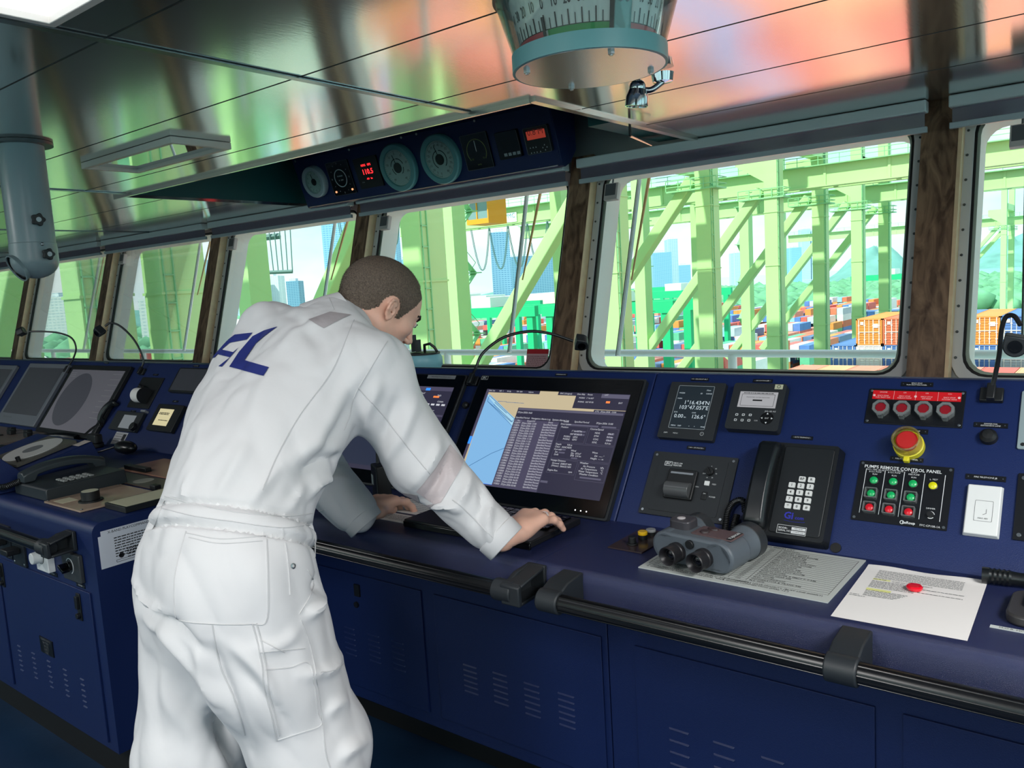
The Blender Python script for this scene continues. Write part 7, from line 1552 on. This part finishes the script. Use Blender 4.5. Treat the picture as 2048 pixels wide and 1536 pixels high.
# hands
def hand(F_, W_, d, up, s, curls, thumb, palm_l=.088):
    """s=+1: thumb on local +x"""
    d = nz(d); up = nz(up-np.dot(up, d)*d); x = np.cross(d, up)*s
    HS = 1.13; Lw = lambda p: W_+(x*p[0]+d*p[1]+up*p[2])*HS; _c, _e = F_.cap, F_.ell
    class G: pass
    g_ = G(); g_.cap = lambda a, b, ra, rb, k=.02, op='u', flat=None: _c(a, b, ra*HS, rb*HS, k, op, flat); g_.ell = lambda c, r, M=None, k=.015, op='u': _e(c, tuple(q_*HS for q_ in r), M, k, op); F_ = g_
    F_.cap(Lw((0, -.022, 0)), Lw((0, .0, 0)), .026, .026, .02, flat=(up, .78)); F_.cap(Lw((0, 0, 0)), Lw((.0, .03, .0)), .028, .034, .02, flat=(up, .62))
    bx = (.029, .010, -.010, -.028); by = (.086, .090, .086, .078); ln = (.080, .088, .082, .066)
    for i in range(4):
        F_.cap(Lw((bx[i]*.65, .020, .0)), Lw((bx[i], by[i], .006)), .016, .0125, .014); p = np.array([bx[i], by[i], .004]); a = 0.0; r0 = (.0098, .0098, .0094, .0084)[i]; sp = (.06, .01, -.05, -.12)[i]
        F_.cap(Lw(p-np.array([0, .01, 0])), Lw(p), r0*1.05, r0*1.08, .006)
        for j, fr in enumerate((.46, .30, .24)):
            a += curls[i][j]; q = p+ln[i]*fr*np.array([sp, math.cos(a), -math.sin(a)]); F_.cap(Lw(p), Lw(q), r0*(1-.09*j), r0*(.93-.09*j), .004); F_.ell(Lw(q), (r0*(.97-.09*j),)*3, k=.004) if j < 2 else None; p = q
    T_ = [np.array(t) for t in thumb]
    F_.cap(Lw(T_[0]), Lw(T_[1]), .019, .0135, .014)
    for a_, b_ in zip(T_[1:], T_[2:]): F_.cap(Lw(a_), Lw(b_), .0122, .0108, .006)
    return Lw
KR = AZ(1080, 1032, .930); dR = KR-WRR
FR_ = Field(WRR+np.array([-.10, -.10, -.075]), WRR+np.array([.24, .24, .10]), .0024)
WH = WRR+nz(dR)*.025
LR = hand(FR_, WH, dR, np.array([0, 0, 1.]), -1, [(.25, .35, .25), (.28, .42, .28), (.32, .45, .3), (.35, .45, .3)], [(.018, .012, -.012), (.042, .045, -.022), (.052, .078, -.034), (.050, .102, -.044)])
RV, RQ = FR_.mesh(); RV = smooth(RV, RQ, 1)
TIPL = AZ(786, 1020, .878); dL = np.array([-.05, 1., .02]); FL_ = Field(WRL+np.array([-.14, -.10, -.07]), WRL+np.array([.20, .24, .09]), .0024)
WHL = WRL+np.array([.0, .02, -.004]); tl = TIPL-WHL; xl = nz(np.cross(nz(dL), (0, 0, 1)))
loc = lambda p: (float(p@xl), float(p@nz(dL)), float(p[2]))
t3 = np.array(loc(tl))/1.13
LL_ = hand(FL_, WHL, dL, np.array([0, 0, 1.]), 1, [(.3, .5, .3), (.3, .5, .3), (.3, .5, .3), (.3, .5, .3)], [(.014, .01, -.004), tuple(np.array([.040, .022, -.004])), tuple((np.array([.040, .022, -.004])+t3)/2+np.array([0, .003, .004])), tuple(t3)])
LV, LQ = FL_.mesh(); LV = smooth(LV, LQ, 1)
# trunk core and limbs inside the coverall, joined into the same body
b = Field(lo, hi, .014)
b.cap(PELV, WAIST, .13, .12, .03, flat=(FW, .75)); b.cap(WAIST, CHEST, .12, .13, .03, flat=(TH, .7)); b.cap(CHEST, UPPER, .12, .10, .03, flat=(TH, .7)); b.cap(UPPER, NECKB, .08, .058, .03); b.cap(NECKB, L2W((0, -.035, -.06)), .058, .052, .02)
b.cap(SHL, SHR, .045, .045, .03); b.cap(SHR, ELR, .048, .042, .02); b.cap(ELR, WRR, .042, .030, .02); b.cap(WRR, WH, .028, .026, .01); b.cap(SHL, ELL, .045, .04, .02); b.cap(ELL, WRL, .04, .028, .02)
b.cap(HIPR, KNR, .085, .06, .03); b.cap(HIPL, KNL, .085, .06, .03); b.cap(KNR, FTR, .06, .045, .03); b.cap(KNL, FTL, .06, .045, .03)
BV, BQ = b.mesh()
def joinm(parts):
    Vs = []; Qs = []; n = 0
    for v, q in parts: Vs.append(v); Qs.append(q+n); n += len(v)
    return np.concatenate(Vs), np.concatenate(Qs)
PV_, PQ_ = joinm([(HV, HQ), (RV, RQ), (LV, LQ), (BV, BQ)])
PERSON = npobj('person', PV_, PQ_, SKIN)
tag(PERSON, 'man in a white coverall with cropped dark hair bending over the console', 'person')
COVER = npobj('coverall', V, Q, CLOTH, PERSON)
# ---- patches on the cloth
def patch(name, poly, m, off=.0016, parent=COVER, cell=5.0, bv=None):
    """a piece of material laid on the cloth: outline given where the photo shows it, snapped to the cloth surface"""
    from mathutils.geometry import tessellate_polygon
    P2 = [Vector((a_, b_, 0)) for a_, b_ in poly]; tris = [[(P2[i].x, P2[i].y) for i in t_] for t_ in tessellate_polygon([P2])]
    mx_ = max(math.dist(t_[i], t_[(i+1) % 3]) for t_ in tris for i in range(3)); lev = max(0, math.ceil(math.log2(mx_/cell)))
    for _ in range(lev):
        nt_ = []
        for A, B, C_ in tris:
            ab, bc, ca_ = [((p_[0]+q_[0])/2, (p_[1]+q_[1])/2) for p_, q_ in ((A, B), (B, C_), (C_, A))]; nt_ += [[A, ab, ca_], [ab, B, bc], [ca_, bc, C_], [ab, bc, ca_]]
        tris = nt_
    cache = {}; vv = []; fs = []
    def vid(p_):
        k_ = (round(p_[0], 3), round(p_[1], 3))
        if k_ not in cache:
            hh = hit(p_[0], p_[1], bv)
            if hh is None: cache[k_] = -1
            else:
                n_ = hh[1] if hh[1]@ray(*p_) < 0 else -hh[1]; vv.append(tuple(hh[0]+n_*off)); cache[k_] = len(vv)-1
        return cache[k_]
    for t_ in tris:
        f_ = [vid(p_) for p_ in t_]
        if min(f_) >= 0 and len(set(f_)) == 3 and max(math.dist(vv[f_[i]], vv[f_[(i+1) % 3]]) for i in range(3)) < .03: fs.append(f_)
    if not fs: return None
    mb = MB().add(vv, fs)
    return obj(name, mb, m, parent, ang=180)
NAVY = mat('print_navy', '#1c2b7a', .6); REFL = mat('reflective_grey', '#b9b2b4', .35, metal=.15, bump=.5, bscale=60); REFP = mat('reflective_band', '#c9bfc0', .45, bump=.6, bscale=50)
cz = lambda x, y: (400+x/3.072, 560+y/3.072)
patch('back_letter', [cz(*p) for p in ((478, 288), (400, 345), (345, 392), (275, 495), (425, 538), (392, 592), (182, 535), (240, 445), (325, 347), (395, 312))], NAVY, cell=4)
patch('back_letter', [cz(*p) for p in ((325, 325), (215, 338), (170, 372), (70, 485), (95, 475), (140, 425), (185, 388), (290, 368))], NAVY, cell=4)
patch('back_letter', [cz(*p) for p in ((140, 430), (100, 455), (185, 478), (115, 532), (137, 535), (238, 418), (205, 446))], NAVY, cell=4)
patch('shoulder_patch', [cz(*p) for p in ((668, 245), (800, 197), (930, 215), (880, 235), (760, 298))], REFL)
patch('arm_band', [cz(*p) for p in ((1536, 1010), (1620, 1110), (1600, 1160), (1480, 1370), (1440, 1380), (1330, 1300), (1400, 1215), (1450, 1150))], REFP, cell=4)
patch('arm_band', [(805, 985), (835, 990), (842, 1012), (870, 1008), (860, 1016), (832, 1018)], REFL, cell=3)
# pockets and seams
def seam(pts, r=.0011, off=.0006):
    P = [x[0]+(x[1] if x[1]@(CP-x[0]) > 0 else -x[1])*off for x in polyhit(pts)]; run = []; out = []
    for p_ in P:
        if run and np.linalg.norm(p_-run[-1]) > .06: out.append(run); run = []
        if not run or np.linalg.norm(p_-run[-1]) > .002: run.append(p_)
    out.append(run)
    return [q for q in out if len(q) > 1], r
SEAMS = [[(860, 640-20), (790, 760), (730, 700)], ]
SE = [[(708, 640), (665, 740), (600, 830), (560, 900), (525, 980)], [(775, 682), (745, 730), (710, 790), (700, 830), (688, 860)], [(716, 775), (770, 835), (820, 900), (862, 950)], [(905, 1000), (930, 1020), (985, 1075)], [(640, 578), (655, 590), (668, 620)],
      [(300, 985), (360, 1000), (430, 1018), (520, 1030), (600, 1030), (650, 1020)], [(290, 1008), (380, 1030), (460, 1042), (560, 1055), (620, 1050)],
      [(373, 1064), (370, 1070), (350, 1150), (350, 1225), (367, 1242), (430, 1248), (500, 1248), (533, 1240), (535, 1150), (532, 1070)], [(373, 1066), (440, 1078), (532, 1072)], [(378, 1075), (440, 1087), (525, 1082)],
      [(565, 1055), (575, 1120), (580, 1190)], [(626, 1060), (642, 1085), (640, 1105), (628, 1115)], [(615, 1140), (628, 1165), (618, 1195), (598, 1228)], [(330, 1000), (305, 1060)],
      [(505, 1248), (518, 1300), (530, 1380), (545, 1440), (555, 1482)], [(513, 1246), (526, 1300), (538, 1380), (552, 1440), (560, 1472)], [(530, 1340), (580, 1335), (620, 1330), (635, 1420), (642, 1450), (600, 1466), (556, 1480)], [(520, 1305), (570, 1300), (610, 1297)], [(520, 1280), (570, 1305)], [(602, 1240), (622, 1300), (640, 1400), (650, 1500), (660, 1536)],
      [(425, 1250), (440, 1330), (470, 1400), (490, 1470)], [(640, 1345), (670, 1340), (690, 1325)]]
sm_ = MB()
for s_ in SE:
    segs, r_ = seam(s_)
    for q in segs: sm_.tube([tuple(c) for c in q], r_, 5)
mark(COVER, sm_, [mat('seam_thread', '#cfd0d1', .8)])
def button(px, py):
    hh = hit(px, py)
    if hh is not None:
        n_ = hh[1] if hh[1]@(CP-hh[0]) > 0 else -hh[1]; m, _ = aimZ(hh[0], hh[0]+n_); obj('snap_button', MB().lathe([(.0055, 0), (.0055, .0015), (.003, .002), (.003, .0005)], m, 16), STEEL, COVER)
button(586, 1132); button(1019, 1047); button(1019, 1070)
# ---- collar
ca = nz(L2W((0, -.05, -.05))-NECKB); cx_ = nz(RT-np.dot(RT, ca)*ca); cy_ = np.cross(ca, cx_); CB = NECKB-ca*.004
vs = []; fs = []; n = 44; CH = .05
for i in range(n+1):
    th = math.radians(112+316*i/n)
    for (r_, z_) in ((.078, -.015), (.072, .052), (.073, .060), (.079, .061), (.092, .024), (.106, -.030), (.102, -.032), (.088, .015), (.082, .030)):
        vs.append(tuple(CB+cx_*r_*1.08*math.cos(th)+cy_*r_*.98*math.sin(th)+ca*(z_+.010*math.cos(th-math.pi*1.5))))
for i in range(n):
    for k in range(8): fs.append((i*9+k, i*9+k+1, (i+1)*9+k+1, (i+1)*9+k))
obj('collar', MB().add(vs, fs), CLOTH, COVER, ang=60)
# ---- cuffs
def cuff(W_, d, r, w, nm='cuff'):
    m, _ = aimZ(W_, W_+nz(d)); return obj(nm, MB().lathe([(r*.80, w*.5), (r, w*.5), (r*1.05, w*.45), (r*1.07, -w*.5), (r*.98, -w*.55)], m @ Matrix.Diagonal((1, 1, 1, 1)), 40), CLOTH, COVER, ang=60)
cuff(WRS+nz(WRR-ELR)*.034, WRR-ELR, .049, .035); cuff(WRL+nz(WRL-ELL)*.030, WRL-ELL, .050, .03)
# ---- ring, wristband
k1 = LR((-.010, .104, .0)); d1 = LR((-.0105, .114, -.004))-k1; m, _ = aimZ(k1, k1+d1); obj('finger_ring', MB().lathe([(.0098, -.002), (.0112, -.002), (.0112, .002), (.0098, .002), (.0098, -.002)], m, 28), mat('silver', '#f4f4f6', .25, .3), PERSON)
m, _ = aimZ(WHL, WHL+nz(dL)); obj('wristband', MB().lathe([(.027, .006), (.031, .006), (.031, .020), (.027, .020)], m @ Matrix.Translation((0, 0, -.004)), 28), mat('band_pale', '#c9cfd2', .3), PERSON)
# nails
NAIL = mat('nail', '#e6b9a6', .25)
# ---- hair: shell over the cranium plus stubble
loc_h = (HV-HO)@HM.T
def hairline(p):
    x, y, z = p[:, 0], p[:, 1], p[:, 2]; lim = np.where(y > .02, .010+(y-.02)*2.7, np.where(y > -.015, .020, np.where(y > -.05, .020-(-.015-y)*1.15, -.021-(-.05-y)*.55)))
    side = (np.abs(x) > .045) & (y > .010) & (y < .026+(z+.004)*.5) & (z > -.006)
    ear = ((y+.012)/.024)**2+((z-.004)/.032)**2 < 1
    return ((z > lim) | side) & ~((np.abs(x) > .066) & ear)
hn = normals(HV, HQ); cc = HV-HO
if (hn*cc).sum() < 0: hn = -hn
mk = hairline(loc_h); qm = mk[HQ].all(1); hq = HQ[qm]; used = np.unique(hq); rm = -np.ones(len(HV), int); rm[used] = np.arange(len(used))
dist = np.clip((loc_h[used, 2]-(-.03))/.10, .2, 1); HVv = HV[used]+hn[used]*(.0012+.0012*dist)[:, None]
HAIRM = mat('hair_dark', '#675a4e', .7, bump=.9, bscale=500, var=.35, vscale=260)
HAIR = npobj('hair', HVv, rm[hq], HAIRM, PERSON)
sv = []; sf = []; r4 = np.random.default_rng(4); tri = hq[r4.integers(0, len(hq), 16000)]
for q in tri:
    w_ = r4.random(4); w_ /= w_.sum(); p_ = (HV[q]*w_[:, None]).sum(0); n_ = hn[q].mean(0); n_ /= np.linalg.norm(n_); t_ = np.cross(n_, r4.normal(size=3)); t_ /= np.linalg.norm(t_); L_ = .0035+.002*r4.random(); b_ = len(sv)
    dn_ = nz(n_*.75-uh_*.5+t_*.35); sv += [tuple(p_+t_*.0004), tuple(p_-t_*.0004), tuple(p_+n_*.001+dn_*L_)]; sf.append((b_, b_+1, b_+2))
mark(HAIR, MB().add(sv, sf), [mat('hair_strand', '#2e2621', .6)])
# brows, lashes, eyes
for s in (-1, 1):
    obj('eye', MB().sph((s*.031, .0835, .016), .0100, Matrix.Translation(HO) @ Matrix(HM.T.tolist()).to_4x4(), 20, 12), mat('eye_white', '#e9e2dc', .15), PERSON)
    HH = Matrix.Translation(HO) @ Matrix(HM.T.tolist()).to_4x4()
    obj('iris', MB().sph((s*.031, .0925, .0135), (.0045, .0022, .0045), HH, 14, 8), mat('iris_dark', '#1d1410', .2), PERSON)
    obj('eyelashes', MB().tube([HH @ Vector(p_) for p_ in ((s*.021, .0935, .017), (s*.030, .0965, .0195), (s*.040, .0915, .018))], .0014, 5), mat('lash_black', '#120d0b', .6), PERSON)
    obj('eyebrow', MB().tube([HH @ Vector(p_) for p_ in ((s*.012, .0985, .032), (s*.024, .0985, .038), (s*.040, .0880, .040), (s*.050, .0770, .034))], .0032, 6), mat('brow_dark', '#2a1f1a', .7), PERSON)
# shoes (below the photo's edge)
for nm, F0 in (('right', FTR), ('left', FTL)):
    obj('shoe', MB().prism(rrect(-.05, .05, -.10, .19, .048), 0, .09, Matrix.Translation((F0[0], F0[1], 0)), rrect(-.042, .042, -.09, .13, .04)), BLACK, PERSON, bevel=.012)
